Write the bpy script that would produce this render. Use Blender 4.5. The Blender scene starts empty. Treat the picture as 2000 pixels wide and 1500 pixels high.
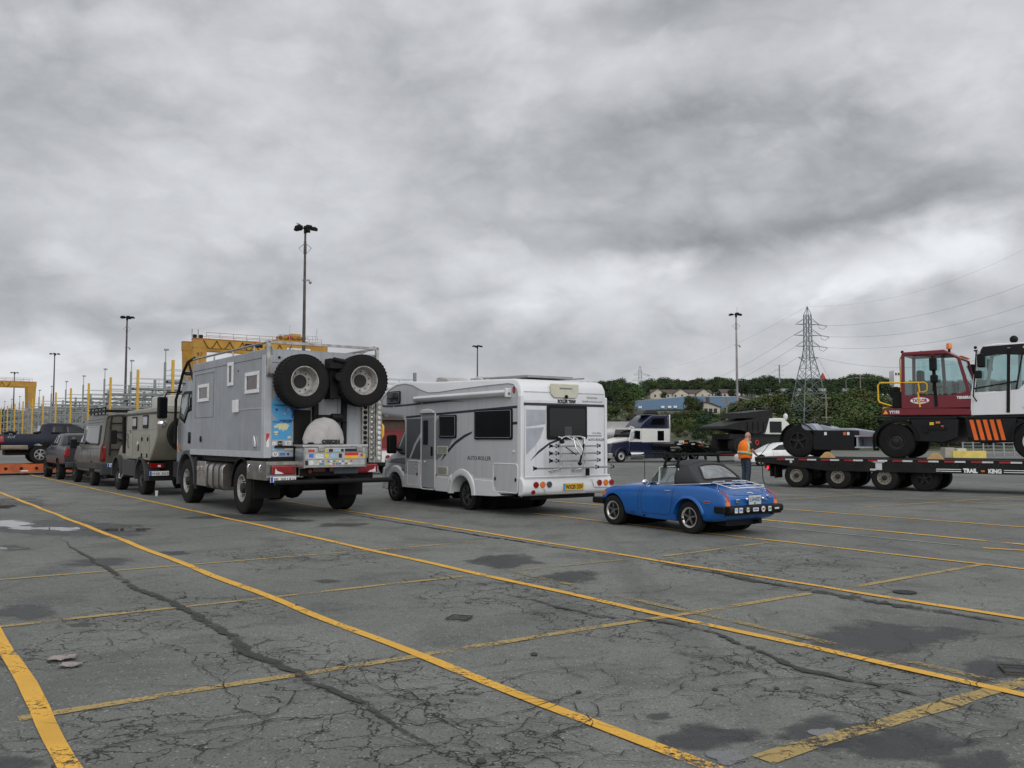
import bpy, bmesh, math, random
from mathutils import Vector, Matrix, noise
from mathutils.bvhtree import BVHTree
R = math.radians
S = bpy.context.scene
C = S.collection
# ---------------------------------------------------------------- camera
FOC, EYE = 1740.0, 1.7
PITCH = math.atan(105 / FOC)
cam = bpy.data.objects.new('camera', bpy.data.cameras.new('camera'))
C.objects.link(cam)
cam.location = (0, 0, EYE)
cam.rotation_euler = (R(90) + PITCH, 0, 0)
cam.data.sensor_width = 36
cam.data.lens = 36 * FOC / 2000
cam.data.clip_start = 0.1
cam.data.clip_end = 9000
S.camera = cam
# ---------------------------------------------------------------- exposure
S.view_settings.view_transform = 'Standard'
S.view_settings.look = 'None'
S.view_settings.exposure = 0.22
S.view_settings.gamma = 1
# ---------------------------------------------------------------- sun (behind heavy cloud)
SUN_EL, SUN_AZ = R(38), R(165)          # azimuth clockwise from +Y
sun = bpy.data.objects.new('sun', bpy.data.lights.new('sun', 'SUN'))
C.objects.link(sun)
sun.data.energy = 0.6
sun.data.angle = R(40)
sun.data.color = (1, .96, .9)
sd = Vector((math.sin(SUN_AZ) * math.cos(SUN_EL), math.cos(SUN_AZ) * math.cos(SUN_EL), math.sin(SUN_EL)))
sun.rotation_euler = sd.to_track_quat('Z', 'Y').to_euler()
# ---------------------------------------------------------------- overcast sky
W = bpy.data.worlds.new('World')
S.world = W
W.use_nodes = True
nt = W.node_tree
nt.nodes.clear()
def N(t, **k):
    n = nt.nodes.new(t)
    for a, v in k.items():
        setattr(n, a, v)
    return n
def LK(a, b):
    nt.links.new(a, b)
def MA(op, a, b=None, c=None, clamp=False):
    n = N('ShaderNodeMath', operation=op, use_clamp=clamp)
    for i, v in enumerate((a, b, c)):
        if v is None: continue
        if isinstance(v, (int, float)): n.inputs[i].default_value = v
        else: LK(v, n.inputs[i])
    return n.outputs[0]
def pixdir(px, py):
    a, b = (px - 1000) / FOC, (750 - py) / FOC
    c, s = math.cos(PITCH), math.sin(PITCH)
    return Vector((a, c - b * s, s + b * c)).normalized()
tc = N('ShaderNodeTexCoord')
sep = N('ShaderNodeSeparateXYZ')
LK(tc.outputs['Generated'], sep.inputs[0])
X, Y, Z = sep.outputs
zc = MA('MAXIMUM', Z, 0.0)
den = MA('ADD', zc, 0.38)
cmb = N('ShaderNodeCombineXYZ')
LK(MA('DIVIDE', X, den), cmb.inputs[0])
LK(MA('DIVIDE', Y, den), cmb.inputs[1])
cmb3 = N('ShaderNodeCombineXYZ')
LK(X, cmb3.inputs[0]); LK(Y, cmb3.inputs[1]); LK(MA('MULTIPLY', Z, 1.45), cmb3.inputs[2])
def clouds(scale, detail, rough, dist, off, sx=1, sy=1):
    mp = N('ShaderNodeMapping')
    mp.inputs['Location'].default_value = off
    mp.inputs['Rotation'].default_value = (0, R(14), 0)
    mp.inputs['Scale'].default_value = (sx, 1, sy)
    LK(cmb3.outputs[0], mp.inputs[0])
    n = N('ShaderNodeTexNoise')
    n.inputs['Scale'].default_value = scale
    n.inputs['Detail'].default_value = detail
    n.inputs['Roughness'].default_value = rough
    n.inputs['Distortion'].default_value = dist
    LK(mp.outputs[0], n.inputs['Vector'])
    return n.outputs['Fac']
def billow(x): return MA('ABSOLUTE', MA('SUBTRACT', x, .5))
big = clouds(2.3, 5, .5, 0, (3.1, 1.7, 0), 1, 1)
mid = clouds(4.6, 8, .52, .2, (7.3, 2.2, 0), 1, 1.1)
puff = clouds(8.5, 6, .5, .25, (2.3, 5.2, 0), 1, 1.25)
fine = clouds(19., 6, .6, .2, (1.3, 9.2, 0), 1, 1.2)
v = MA('MULTIPLY_ADD', MA('SUBTRACT', big, .5), 0.26, 0.535)
v = MA('MULTIPLY_ADD', MA('SUBTRACT', mid, .5), 0.44, v)
v = MA('MULTIPLY_ADD', MA('SUBTRACT', .16, billow(puff)), -0.42, v)
v = MA('MULTIPLY_ADD', MA('SUBTRACT', fine, .5), 0.15, v)
# broad thick and thin regions of the cloud deck: (pixel of the centre, spread az, spread el, amount)
warp = MA('MULTIPLY', MA('ADD', MA('SUBTRACT', mid, .5), MA('MULTIPLY', MA('SUBTRACT', puff, .5), .6)), 0.30)
def lobe(px, py, sa, se, amt):
    global v
    d = pixdir(px, py)
    az, el = math.atan2(d.x, d.y), math.asin(d.z)
    A = MA('DIVIDE', MA('SUBTRACT', MA('ADD', MA('ARCTAN2', X, Y), warp), az), R(sa))
    E = MA('DIVIDE', MA('SUBTRACT', MA('ADD', MA('ARCSINE', Z), MA('MULTIPLY', warp, .5)), el), R(se))
    g = MA('EXPONENT', MA('MULTIPLY', MA('ADD', MA('MULTIPLY', A, A), MA('MULTIPLY', E, E)), -1.0))
    v = MA('MULTIPLY_ADD', g, amt, v)
LOBES = [(60, 60, 5, 3, -.10), (350, 120, 7, 3, .07), (850, 90, 6, 3, -.10), (1380, -10, 8, 1.6, -.14), (1750, 120, 8, 3, .08), (1150, 170, 8, 2.5, .06),
         (1100, 330, 9, 2.2, -.06), (1450, 310, 11, 3, -.10), (1450, 450, 9, 1.7, -.17), (1850, 370, 6, 2.2, -.09), (1100, 560, 10, 1.7, .22), (1800, 520, 6, 1.7, .30),
         (1000, 640, 9, 1.6, .09), (250, 590, 10, 1.8, -.13), (500, 480, 7, 1.5, -.06), (80, 400, 6, 2, .07), (60, 730, 8, 1.5, .16), (1350, 690, 9, 1.2, -.02)]
for l in LOBES:
    lobe(*l)
v = MA('MAXIMUM', v, .12)
# the cloud is thinner, and brighter, overhead and around the hidden sun behind the photographer
dots = MA('ADD', MA('ADD', MA('MULTIPLY', X, sd.x), MA('MULTIPLY', Y, sd.y)), MA('MULTIPLY', Z, sd.z))
ze = MA('MULTIPLY_ADD', MA('POWER', MA('MAXIMUM', MA('MULTIPLY_ADD', dots, .62, .38), 0.), 2.5), 1.5, 1.0)
v = MA('MULTIPLY', v, ze)
tint = N('ShaderNodeMixRGB')
tint.inputs[1].default_value = (.895, .945, 1.04, 1)
tint.inputs[2].default_value = (.965, .985, 1.03, 1)
LK(MA('MULTIPLY', v, 2.0, clamp=True), tint.inputs[0])
cl = N('ShaderNodeVectorMath', operation='SCALE')
LK(tint.outputs[0], cl.inputs[0])
LK(v, cl.inputs[3])
sky = N('ShaderNodeTexSky', sky_type='NISHITA')
sky.sun_disc = False
sky.sun_elevation = SUN_EL
sky.sun_rotation = SUN_AZ
bg1 = N('ShaderNodeBackground'); LK(sky.outputs[0], bg1.inputs[0]); bg1.inputs[1].default_value = 0.05
bg2 = N('ShaderNodeBackground'); LK(cl.outputs[0], bg2.inputs[0]); bg2.inputs[1].default_value = 1.0
mx = N('ShaderNodeMixShader'); mx.inputs[0].default_value = .96
LK(bg1.outputs[0], mx.inputs[1]); LK(bg2.outputs[0], mx.inputs[2])
wo = N('ShaderNodeOutputWorld'); LK(mx.outputs[0], wo.inputs[0])
# ---------------------------------------------------------------- helpers: measuring
def ray(px, py):
    a, b = (px - 1000) / FOC, (750 - py) / FOC
    c, s = math.cos(PITCH), math.sin(PITCH)
    return Vector((a, c - b * s, s + b * c))
def G(px, py, z=0.0):                      # ground point seen at a pixel of the photograph
    r = ray(px, py)
    t = (z - EYE) / r.z
    return Vector((r.x * t, r.y * t, z))
def P(px, py, Yd):                         # point at a given distance
    r = ray(px, py)
    t = Yd / r.y
    return Vector((r.x * t, Yd, EYE + r.z * t))
# ---------------------------------------------------------------- helpers: materials
MATS = {}
def mat(name, col, rough=.5, metal=0., var=.10, scale=2.0, bump=0., bscale=40., coat=0., spec=.45, trans=0., emit=None, dirt=None, alpha=1., wave=None, rand=0., streak=0.):
    if name in MATS: return MATS[name]
    m = bpy.data.materials.new(name)
    m.use_nodes = True
    t = m.node_tree
    b = t.nodes['Principled BSDF']
    tcn = t.nodes.new('ShaderNodeTexCoord')
    no = t.nodes.new('ShaderNodeTexNoise')
    no.inputs['Scale'].default_value = scale
    no.inputs['Detail'].default_value = 6
    no.inputs['Roughness'].default_value = .65
    t.links.new(tcn.outputs['Object'], no.inputs['Vector'])
    mixn = t.nodes.new('ShaderNodeMixRGB')
    c = Vector(col)
    d = Vector(dirt) if dirt else c * (1 - 2 * var)
    mixn.inputs[1].default_value = (*(c * (1 + var)), 1)
    mixn.inputs[2].default_value = (*d, 1)
    mr = t.nodes.new('ShaderNodeMapRange')
    mr.inputs[1].default_value, mr.inputs[2].default_value = .35, .7
    t.links.new(no.outputs['Fac'], mr.inputs[0])
    t.links.new(mr.outputs[0], mixn.inputs[0])
    last = mixn.outputs[0]
    if rand:
        oi = t.nodes.new('ShaderNodeObjectInfo')
        hs = t.nodes.new('ShaderNodeHueSaturation')
        m1 = t.nodes.new('ShaderNodeMath'); m1.operation = 'MULTIPLY_ADD'
        m1.inputs[1].default_value = rand * 2; m1.inputs[2].default_value = 1 - rand
        t.links.new(oi.outputs['Random'], m1.inputs[0]); t.links.new(m1.outputs[0], hs.inputs['Value'])
        m2 = t.nodes.new('ShaderNodeMath'); m2.operation = 'MULTIPLY_ADD'
        m2.inputs[1].default_value = .06; m2.inputs[2].default_value = .47
        t.links.new(oi.outputs['Random'], m2.inputs[0]); t.links.new(m2.outputs[0], hs.inputs['Hue'])
        t.links.new(last, hs.inputs['Color']); last = hs.outputs[0]
    if streak:                             # rain streaks and road film
        mp_ = t.nodes.new('ShaderNodeMapping'); mp_.inputs['Scale'].default_value = (7, 7, .5)
        t.links.new(tcn.outputs['Object'], mp_.inputs[0])
        n3 = t.nodes.new('ShaderNodeTexNoise'); n3.inputs['Scale'].default_value = 1.6; n3.inputs['Detail'].default_value = 5
        t.links.new(mp_.outputs[0], n3.inputs['Vector'])
        m3 = t.nodes.new('ShaderNodeMapRange'); m3.inputs[1].default_value, m3.inputs[2].default_value, m3.inputs[4].default_value = .48, .72, streak
        t.links.new(n3.outputs['Fac'], m3.inputs[0])
        x3 = t.nodes.new('ShaderNodeMixRGB'); x3.inputs[2].default_value = (*(c * .5 + Vector((.02, .015, .0))), 1)
        t.links.new(m3.outputs[0], x3.inputs[0]); t.links.new(last, x3.inputs[1]); last = x3.outputs[0]
    t.links.new(last, b.inputs['Base Color'])
    rr = t.nodes.new('ShaderNodeMapRange')
    rr.inputs[3].default_value, rr.inputs[4].default_value = max(.02, rough - .06), min(1, rough + .1)
    t.links.new(no.outputs['Fac'], rr.inputs[0])
    t.links.new(rr.outputs[0], b.inputs['Roughness'])
    b.inputs['Metallic'].default_value = metal
    b.inputs['Specular IOR Level'].default_value = spec
    b.inputs['Coat Weight'].default_value = coat
    b.inputs['Coat Roughness'].default_value = .06
    b.inputs['Transmission Weight'].default_value = trans
    b.inputs['Alpha'].default_value = alpha
    if emit:
        b.inputs['Emission Color'].default_value = (*emit[:3], 1)
        b.inputs['Emission Strength'].default_value = emit[3]
    if bump or wave:
        bp = t.nodes.new('ShaderNodeBump')
        bp.inputs['Strength'].default_value = bump or .4
        bp.inputs['Distance'].default_value = .02
        if wave:
            n2 = t.nodes.new('ShaderNodeTexWave')
            n2.bands_direction = wave[0]
            n2.inputs['Scale'].default_value = wave[1]
            t.links.new(n2.outputs['Fac'], bp.inputs['Height'])
        else:
            n2 = t.nodes.new('ShaderNodeTexNoise')
            n2.inputs['Scale'].default_value = bscale
            n2.inputs['Detail'].default_value = 4
            t.links.new(n2.outputs['Fac'], bp.inputs['Height'])
        t.links.new(tcn.outputs['Object'], n2.inputs['Vector'])
        t.links.new(bp.outputs[0], b.inputs['Normal'])
    MATS[name] = m
    return m
def clear_glass(name, tint, refl=.12):
    if name in MATS: return MATS[name]
    m = bpy.data.materials.new(name); m.use_nodes = True
    t = m.node_tree; t.nodes.clear()
    tr = t.nodes.new('ShaderNodeBsdfTransparent'); tr.inputs[0].default_value = (*tint, 1)
    gl = t.nodes.new('ShaderNodeBsdfGlossy'); gl.inputs['Roughness'].default_value = .03
    lw = t.nodes.new('ShaderNodeLayerWeight'); lw.inputs[0].default_value = .25
    ma = t.nodes.new('ShaderNodeMath'); ma.operation = 'MULTIPLY_ADD'; ma.use_clamp = True
    ma.inputs[1].default_value = .6; ma.inputs[2].default_value = refl
    no = t.nodes.new('ShaderNodeTexNoise'); no.inputs['Scale'].default_value = 3
    mi = t.nodes.new('ShaderNodeMixShader'); ou = t.nodes.new('ShaderNodeOutputMaterial')
    t.links.new(lw.outputs['Facing'], ma.inputs[0]); t.links.new(ma.outputs[0], mi.inputs[0])
    t.links.new(tr.outputs[0], mi.inputs[1]); t.links.new(gl.outputs[0], mi.inputs[2]); t.links.new(mi.outputs[0], ou.inputs[0])
    MATS[name] = m
    return m
# ---------------------------------------------------------------- helpers: objects
def tag(o, label=None, cat=None, group=None, kind=None):
    if label: o['label'] = label
    if cat: o['category'] = cat
    if group: o['group'] = group
    if kind: o['kind'] = kind
    return o
def empty(name, loc=(0, 0, 0), rz=0., label=None, cat=None, group=None):
    o = bpy.data.objects.new(name, None)
    C.objects.link(o)
    o.location = loc; o.rotation_euler = (0, 0, rz)
    o.empty_display_size = .2
    return tag(o, label, cat, group)
def spl(pts, n):                           # Catmull-Rom through tuples
    out = []
    for i in range(len(pts) - 1):
        p0, p1, p2, p3 = pts[max(i - 1, 0)], pts[i], pts[i + 1], pts[min(i + 2, len(pts) - 1)]
        for k in range(n):
            t = k / n
            out.append(tuple(.5 * (2 * b + (c - a) * t + (2 * a - 5 * b + 4 * c - d) * t * t + (3 * b - a - 3 * c + d) * t ** 3)
                             for a, b, c, d in zip(p0, p1, p2, p3)))
    out.append(tuple(pts[-1]))
    return out
class MB:
    def __init__(s):
        s.v = []; s.f = []
    def add(s, vs, fs):
        o = len(s.v)
        s.v += [Vector(v) for v in vs]
        s.f += [[i + o for i in f] for f in fs]
        return s
    def box(s, x0, x1, y0, y1, z0, z1):
        return s.add([(x, y, z) for z in (z0, z1) for y in (y0, y1) for x in (x0, x1)],
                     [(0, 2, 3, 1), (4, 5, 7, 6), (0, 1, 5, 4), (2, 6, 7, 3), (0, 4, 6, 2), (1, 3, 7, 5)])
    def bar(s, a, b, w, h, up=(0, 0, 1)):
        a, b = Vector(a), Vector(b)
        d = (b - a).normalized()
        u = Vector(up)
        if abs(d.dot(u)) > .98: u = Vector((1, 0, 0))
        r = d.cross(u).normalized() * w / 2
        q = r.cross(d).normalized() * h / 2
        vs = [p + i * r + j * q for p in (a, b) for j in (-1, 1) for i in (-1, 1)]
        return s.add(vs, [(0, 2, 3, 1), (4, 5, 7, 6), (0, 1, 5, 4), (2, 6, 7, 3), (0, 4, 6, 2), (1, 3, 7, 5)])
    def cyl(s, a, b, r, n=12, r2=None):
        a, b = Vector(a), Vector(b)
        d = (b - a).normalized()
        u = Vector((0, 0, 1)) if abs(d.z) < .9 else Vector((1, 0, 0))
        p = d.cross(u).normalized(); q = d.cross(p)
        r2 = r if r2 is None else r2
        vs = [a + (p * math.cos(t) + q * math.sin(t)) * r for t in [2 * math.pi * i / n for i in range(n)]]
        vs += [b + (p * math.cos(t) + q * math.sin(t)) * r2 for t in [2 * math.pi * i / n for i in range(n)]]
        fs = [(i, (i + 1) % n, n + (i + 1) % n, n + i) for i in range(n)]
        fs += [tuple(range(n - 1, -1, -1)), tuple(range(n, 2 * n))]
        return s.add(vs, fs)
    def tube(s, pts, r, n=8, closed=False):
        pts = [Vector(p) for p in pts]
        m = len(pts)
        ref = None
        vs = []
        for i, p in enumerate(pts):
            if closed: d = pts[(i + 1) % m] - pts[i - 1]
            else: d = pts[min(i + 1, m - 1)] - pts[max(i - 1, 0)]
            d.normalize()
            if ref is None:
                u = Vector((0, 0, 1)) if abs(d.z) < .9 else Vector((1, 0, 0))
                ref = d.cross(u).normalized()
            ref = (ref - d * ref.dot(d)).normalized()
            q = d.cross(ref)
            rr_ = r[i] if isinstance(r, (list, tuple)) else r
            vs += [p + (ref * math.cos(2 * math.pi * k / n) + q * math.sin(2 * math.pi * k / n)) * rr_ for k in range(n)]
        fs = []
        for i in range(m if closed else m - 1):
            j = (i + 1) % m
            fs += [(i * n + k, i * n + (k + 1) % n, j * n + (k + 1) % n, j * n + k) for k in range(n)]
        if not closed:
            fs += [tuple(range(n - 1, -1, -1)), tuple((m - 1) * n + k for k in range(n))]
        return s.add(vs, fs)
    def lathe(s, prof, n=32, axis='y', c=(0, 0, 0), closed=False):   # prof: (radius, position along the axis)
        vs = []
        for r, h in prof:
            for k in range(n):
                t = 2 * math.pi * k / n
                a, b = r * math.cos(t), r * math.sin(t)
                p = {'x': (h, a, b), 'y': (a, h, b), 'z': (a, b, h)}[axis]
                vs.append(Vector(c) + Vector(p))
        m = len(prof)
        fs = []
        for i in range(m if closed else m - 1):
            j = (i + 1) % m
            fs += [(i * n + k, i * n + (k + 1) % n, j * n + (k + 1) % n, j * n + k) for k in range(n)]
        return s.add(vs, fs)
    def prism(s, poly, plane, a, b):       # poly in plane xz / yz / xy, pushed from a to b along the third axis
        n = len(poly)
        def pt(u, w, h):
            return {'xz': (u, h, w), 'yz': (h, u, w), 'xy': (u, w, h)}[plane]
        vs = [pt(u, w, a) for u, w in poly] + [pt(u, w, b) for u, w in poly]
        fs = [tuple(range(n)), tuple(range(2 * n - 1, n - 1, -1))] + [(i, n + i, n + (i + 1) % n, (i + 1) % n) for i in range(n)]
        return s.add(vs, fs)
    def loft(s, rings, caps=True, closed=True):
        n = len(rings[0]); o = []
        for r in rings: o += r
        fs = []
        for i in range(len(rings) - 1):
            for k in range(n if closed else n - 1):
                fs.append((i * n + k, i * n + (k + 1) % n, (i + 1) * n + (k + 1) % n, (i + 1) * n + k))
        if caps:
            fs += [tuple(range(n - 1, -1, -1)), tuple((len(rings) - 1) * n + k for k in range(n))]
        return s.add(o, fs)
    def ball(s, c, r, n=12, sc=(1, 1, 1)):
        c = Vector(c)
        m = n // 2
        vs = [c + Vector((0, 0, -r * sc[2]))]
        for i in range(1, m):
            f = -math.pi / 2 + math.pi * i / m
            vs += [c + Vector((r * sc[0] * math.cos(f) * math.cos(2 * math.pi * k / n), r * sc[1] * math.cos(f) * math.sin(2 * math.pi * k / n), r * sc[2] * math.sin(f))) for k in range(n)]
        vs.append(c + Vector((0, 0, r * sc[2])))
        fs = [(0, 1 + (k + 1) % n, 1 + k) for k in range(n)]
        for i in range(m - 2):
            fs += [(1 + i * n + k, 1 + i * n + (k + 1) % n, 1 + (i + 1) * n + (k + 1) % n, 1 + (i + 1) * n + k) for k in range(n)]
        t = len(vs) - 1
        fs += [(1 + (m - 2) * n + k, 1 + (m - 2) * n + (k + 1) % n, t) for k in range(n)]
        return s.add(vs, fs)
    def mesh(s, name, smooth=38, fix=True):
        me = bpy.data.meshes.new(name)
        me.from_pydata([tuple(v) for v in s.v], [], s.f)
        bm = bmesh.new(); bm.from_mesh(me)
        if fix: bmesh.ops.recalc_face_normals(bm, faces=bm.faces)
        sa = R(smooth)
        for f in bm.faces: f.smooth = True
        for e in bm.edges:
            if len(e.link_faces) == 2: e.smooth = e.calc_face_angle(0) < sa
        bm.to_mesh(me); bm.free()
        return me
    def build(s, name, m, parent=None, loc=None, bevel=0, seg=2, smooth=38, solid=0, sub=0, fix=True, rot=None):
        me = s.mesh(name, smooth, fix)
        me.materials.append(m)
        o = bpy.data.objects.new(name, me)
        C.objects.link(o)
        if parent: o.parent = parent
        if loc is not None: o.location = loc
        if rot is not None: o.rotation_euler = rot
        if solid:
            md = o.modifiers.new('solid', 'SOLIDIFY'); md.thickness = solid; md.offset = 0
        if bevel:
            md = o.modifiers.new('bevel', 'BEVEL'); md.width = bevel; md.segments = seg; md.limit_method = 'ANGLE'; md.angle_limit = R(35); md.harden_normals = True
        if sub:
            md = o.modifiers.new('sub', 'SUBSURF'); md.levels = md.render_levels = sub
        return o
def bake(o):                               # apply the modifiers
    dg = bpy.context.evaluated_depsgraph_get()
    me = bpy.data.meshes.new_from_object(o.evaluated_get(dg))
    o.modifiers.clear()
    o.data = me
    return o
def cut(o, cutter):                        # cut a shape out of a mesh for good
    me = cutter.mesh('cutter')
    c = bpy.data.objects.new('cutter', me)
    C.objects.link(c)
    c.parent = o.parent
    md = o.modifiers.new('cut', 'BOOLEAN'); md.operation = 'DIFFERENCE'; md.object = c; md.solver = 'EXACT'
    bpy.context.view_layer.update()
    bake(o)
    bpy.data.objects.remove(c)
    me = o.data
    bm = bmesh.new(); bm.from_mesh(me)
    for f in bm.faces: f.smooth = True
    for e in bm.edges:
        if len(e.link_faces) == 2: e.smooth = e.calc_face_angle(0) < R(38)
    bm.to_mesh(me); bm.free()
    return o
def bvh(o):
    bpy.context.view_layer.update()
    dg = bpy.context.evaluated_depsgraph_get()
    return BVHTree.FromObject(o, dg)       # local coordinates
def hit(b, p, side):                       # side: 'l','r' (y), 'b','f' (x), 't' (z); p: the two other coordinates
    if side in 'lr':
        s_ = 1 if side == 'l' else -1
        h = b.ray_cast(Vector((p[0], 5 * s_, p[1])), Vector((0, -s_, 0)))
    elif side in 'bf':
        s_ = 1 if side == 'f' else -1
        h = b.ray_cast(Vector((20 * s_, p[0], p[1])), Vector((-s_, 0, 0)))
    else:
        h = b.ray_cast(Vector((p[0], p[1], 9)), Vector((0, 0, -1)))
    return h[0], h[1]
def patch(b, poly, side, name, m, parent, off=.006, cuts=3, back=.02):   # a panel lying on a curved body
    bm = bmesh.new()
    bm.faces.new([bm.verts.new((p[0], p[1], 0)) for p in poly])
    bmesh.ops.triangulate(bm, faces=bm.faces)
    for _ in range(cuts):
        bmesh.ops.subdivide_edges(bm, edges=bm.edges, cuts=1, use_grid_fill=True)
        bmesh.ops.triangulate(bm, faces=bm.faces)
    top = []
    for vt in bm.verts:
        h, nn = hit(b, (vt.co.x, vt.co.y), side)
        if h is None: h, nn = None, None
        top.append((h, nn))
    good = [h for h, n in top if h is not None]
    if not good:
        bm.free(); return None
    bm.verts.ensure_lookup_table()
    src = [vt.co.copy() for vt in bm.verts]
    ok = [i for i, t in enumerate(top) if t[0] is not None]
    for i, vt in enumerate(bm.verts):
        h, nn = top[i]
        if h is None:
            j = min(ok, key=lambda k: (src[k] - src[i]).length)
            h, nn = top[j]
            h = h.copy()
            if side in 'lr': h.x, h.z = src[i].x, src[i].y
            elif side in 'bf': h.y, h.z = src[i].x, src[i].y
        vt.co = h + nn * off
    ax = {'l': Vector((0, 1, 0)), 'r': Vector((0, -1, 0)), 'b': Vector((-1, 0, 0)), 'f': Vector((1, 0, 0)), 't': Vector((0, 0, 1))}[side]
    for f in bm.faces:
        f.normal_update()
        if f.normal.dot(ax) < 0: f.normal_flip()
        f.smooth = True
    r_ = bmesh.ops.extrude_face_region(bm, geom=list(bm.faces))
    for e in r_['geom']:
        if isinstance(e, bmesh.types.BMVert): e.co += ax * .004
    me = bpy.data.meshes.new(name)
    bmesh.ops.recalc_face_normals(bm, faces=bm.faces)
    bm.to_mesh(me); bm.free()
    me.materials.append(m)
    o = bpy.data.objects.new(name, me)
    C.objects.link(o); o.parent = parent
    return o
def line_on(b, pts, side, name, m, parent, r=.006, step=.04, off=0):
    q = []
    for i in range(len(pts) - 1):
        a, c = pts[i], pts[i + 1]
        n = max(1, int(math.dist(a, c) / step))
        q += [(a[0] + (c[0] - a[0]) * k / n, a[1] + (c[1] - a[1]) * k / n) for k in range(n)]
    q.append(pts[-1])
    pp = []
    for p in q:
        h, nn = hit(b, p, side)
        if h is not None: pp.append(h + nn * off)
    if len(pp) < 2: return MB()
    mb = MB().tube(pp, r, 5)
    return mb.build(name, m, parent) if name else mb
def text(s, size, o, right, up, m, parent, name='lettering', depth=.004, width=None, align='LEFT', shear=0, bold=0):
    cu = bpy.data.curves.new('txt', 'FONT')
    cu.body = s; cu.size = size; cu.align_x = align; cu.extrude = depth / 2; cu.shear = shear; cu.offset = bold
    cu.resolution_u = 3
    ob = bpy.data.objects.new('txt', cu)
    C.objects.link(ob)
    bpy.context.view_layer.update()
    me = bpy.data.meshes.new_from_object(ob.evaluated_get(bpy.context.evaluated_depsgraph_get()))
    bpy.data.objects.remove(ob)
    r, u = Vector(right).normalized(), Vector(up).normalized()
    n = r.cross(u)
    k = 1
    if width:
        xs = [v_.co.x for v_ in me.vertices]
        k = width / max(1e-6, max(xs) - min(xs))
    for v_ in me.vertices:
        c = v_.co.copy()
        v_.co = Vector(o) + r * c.x * k + u * c.y + n * c.z
    me.materials.clear()
    me.materials.append(m)
    me.name = name
    t = bpy.data.objects.new(name, me)
    C.objects.link(t); t.parent = parent
    return t
WC = {}
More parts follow.
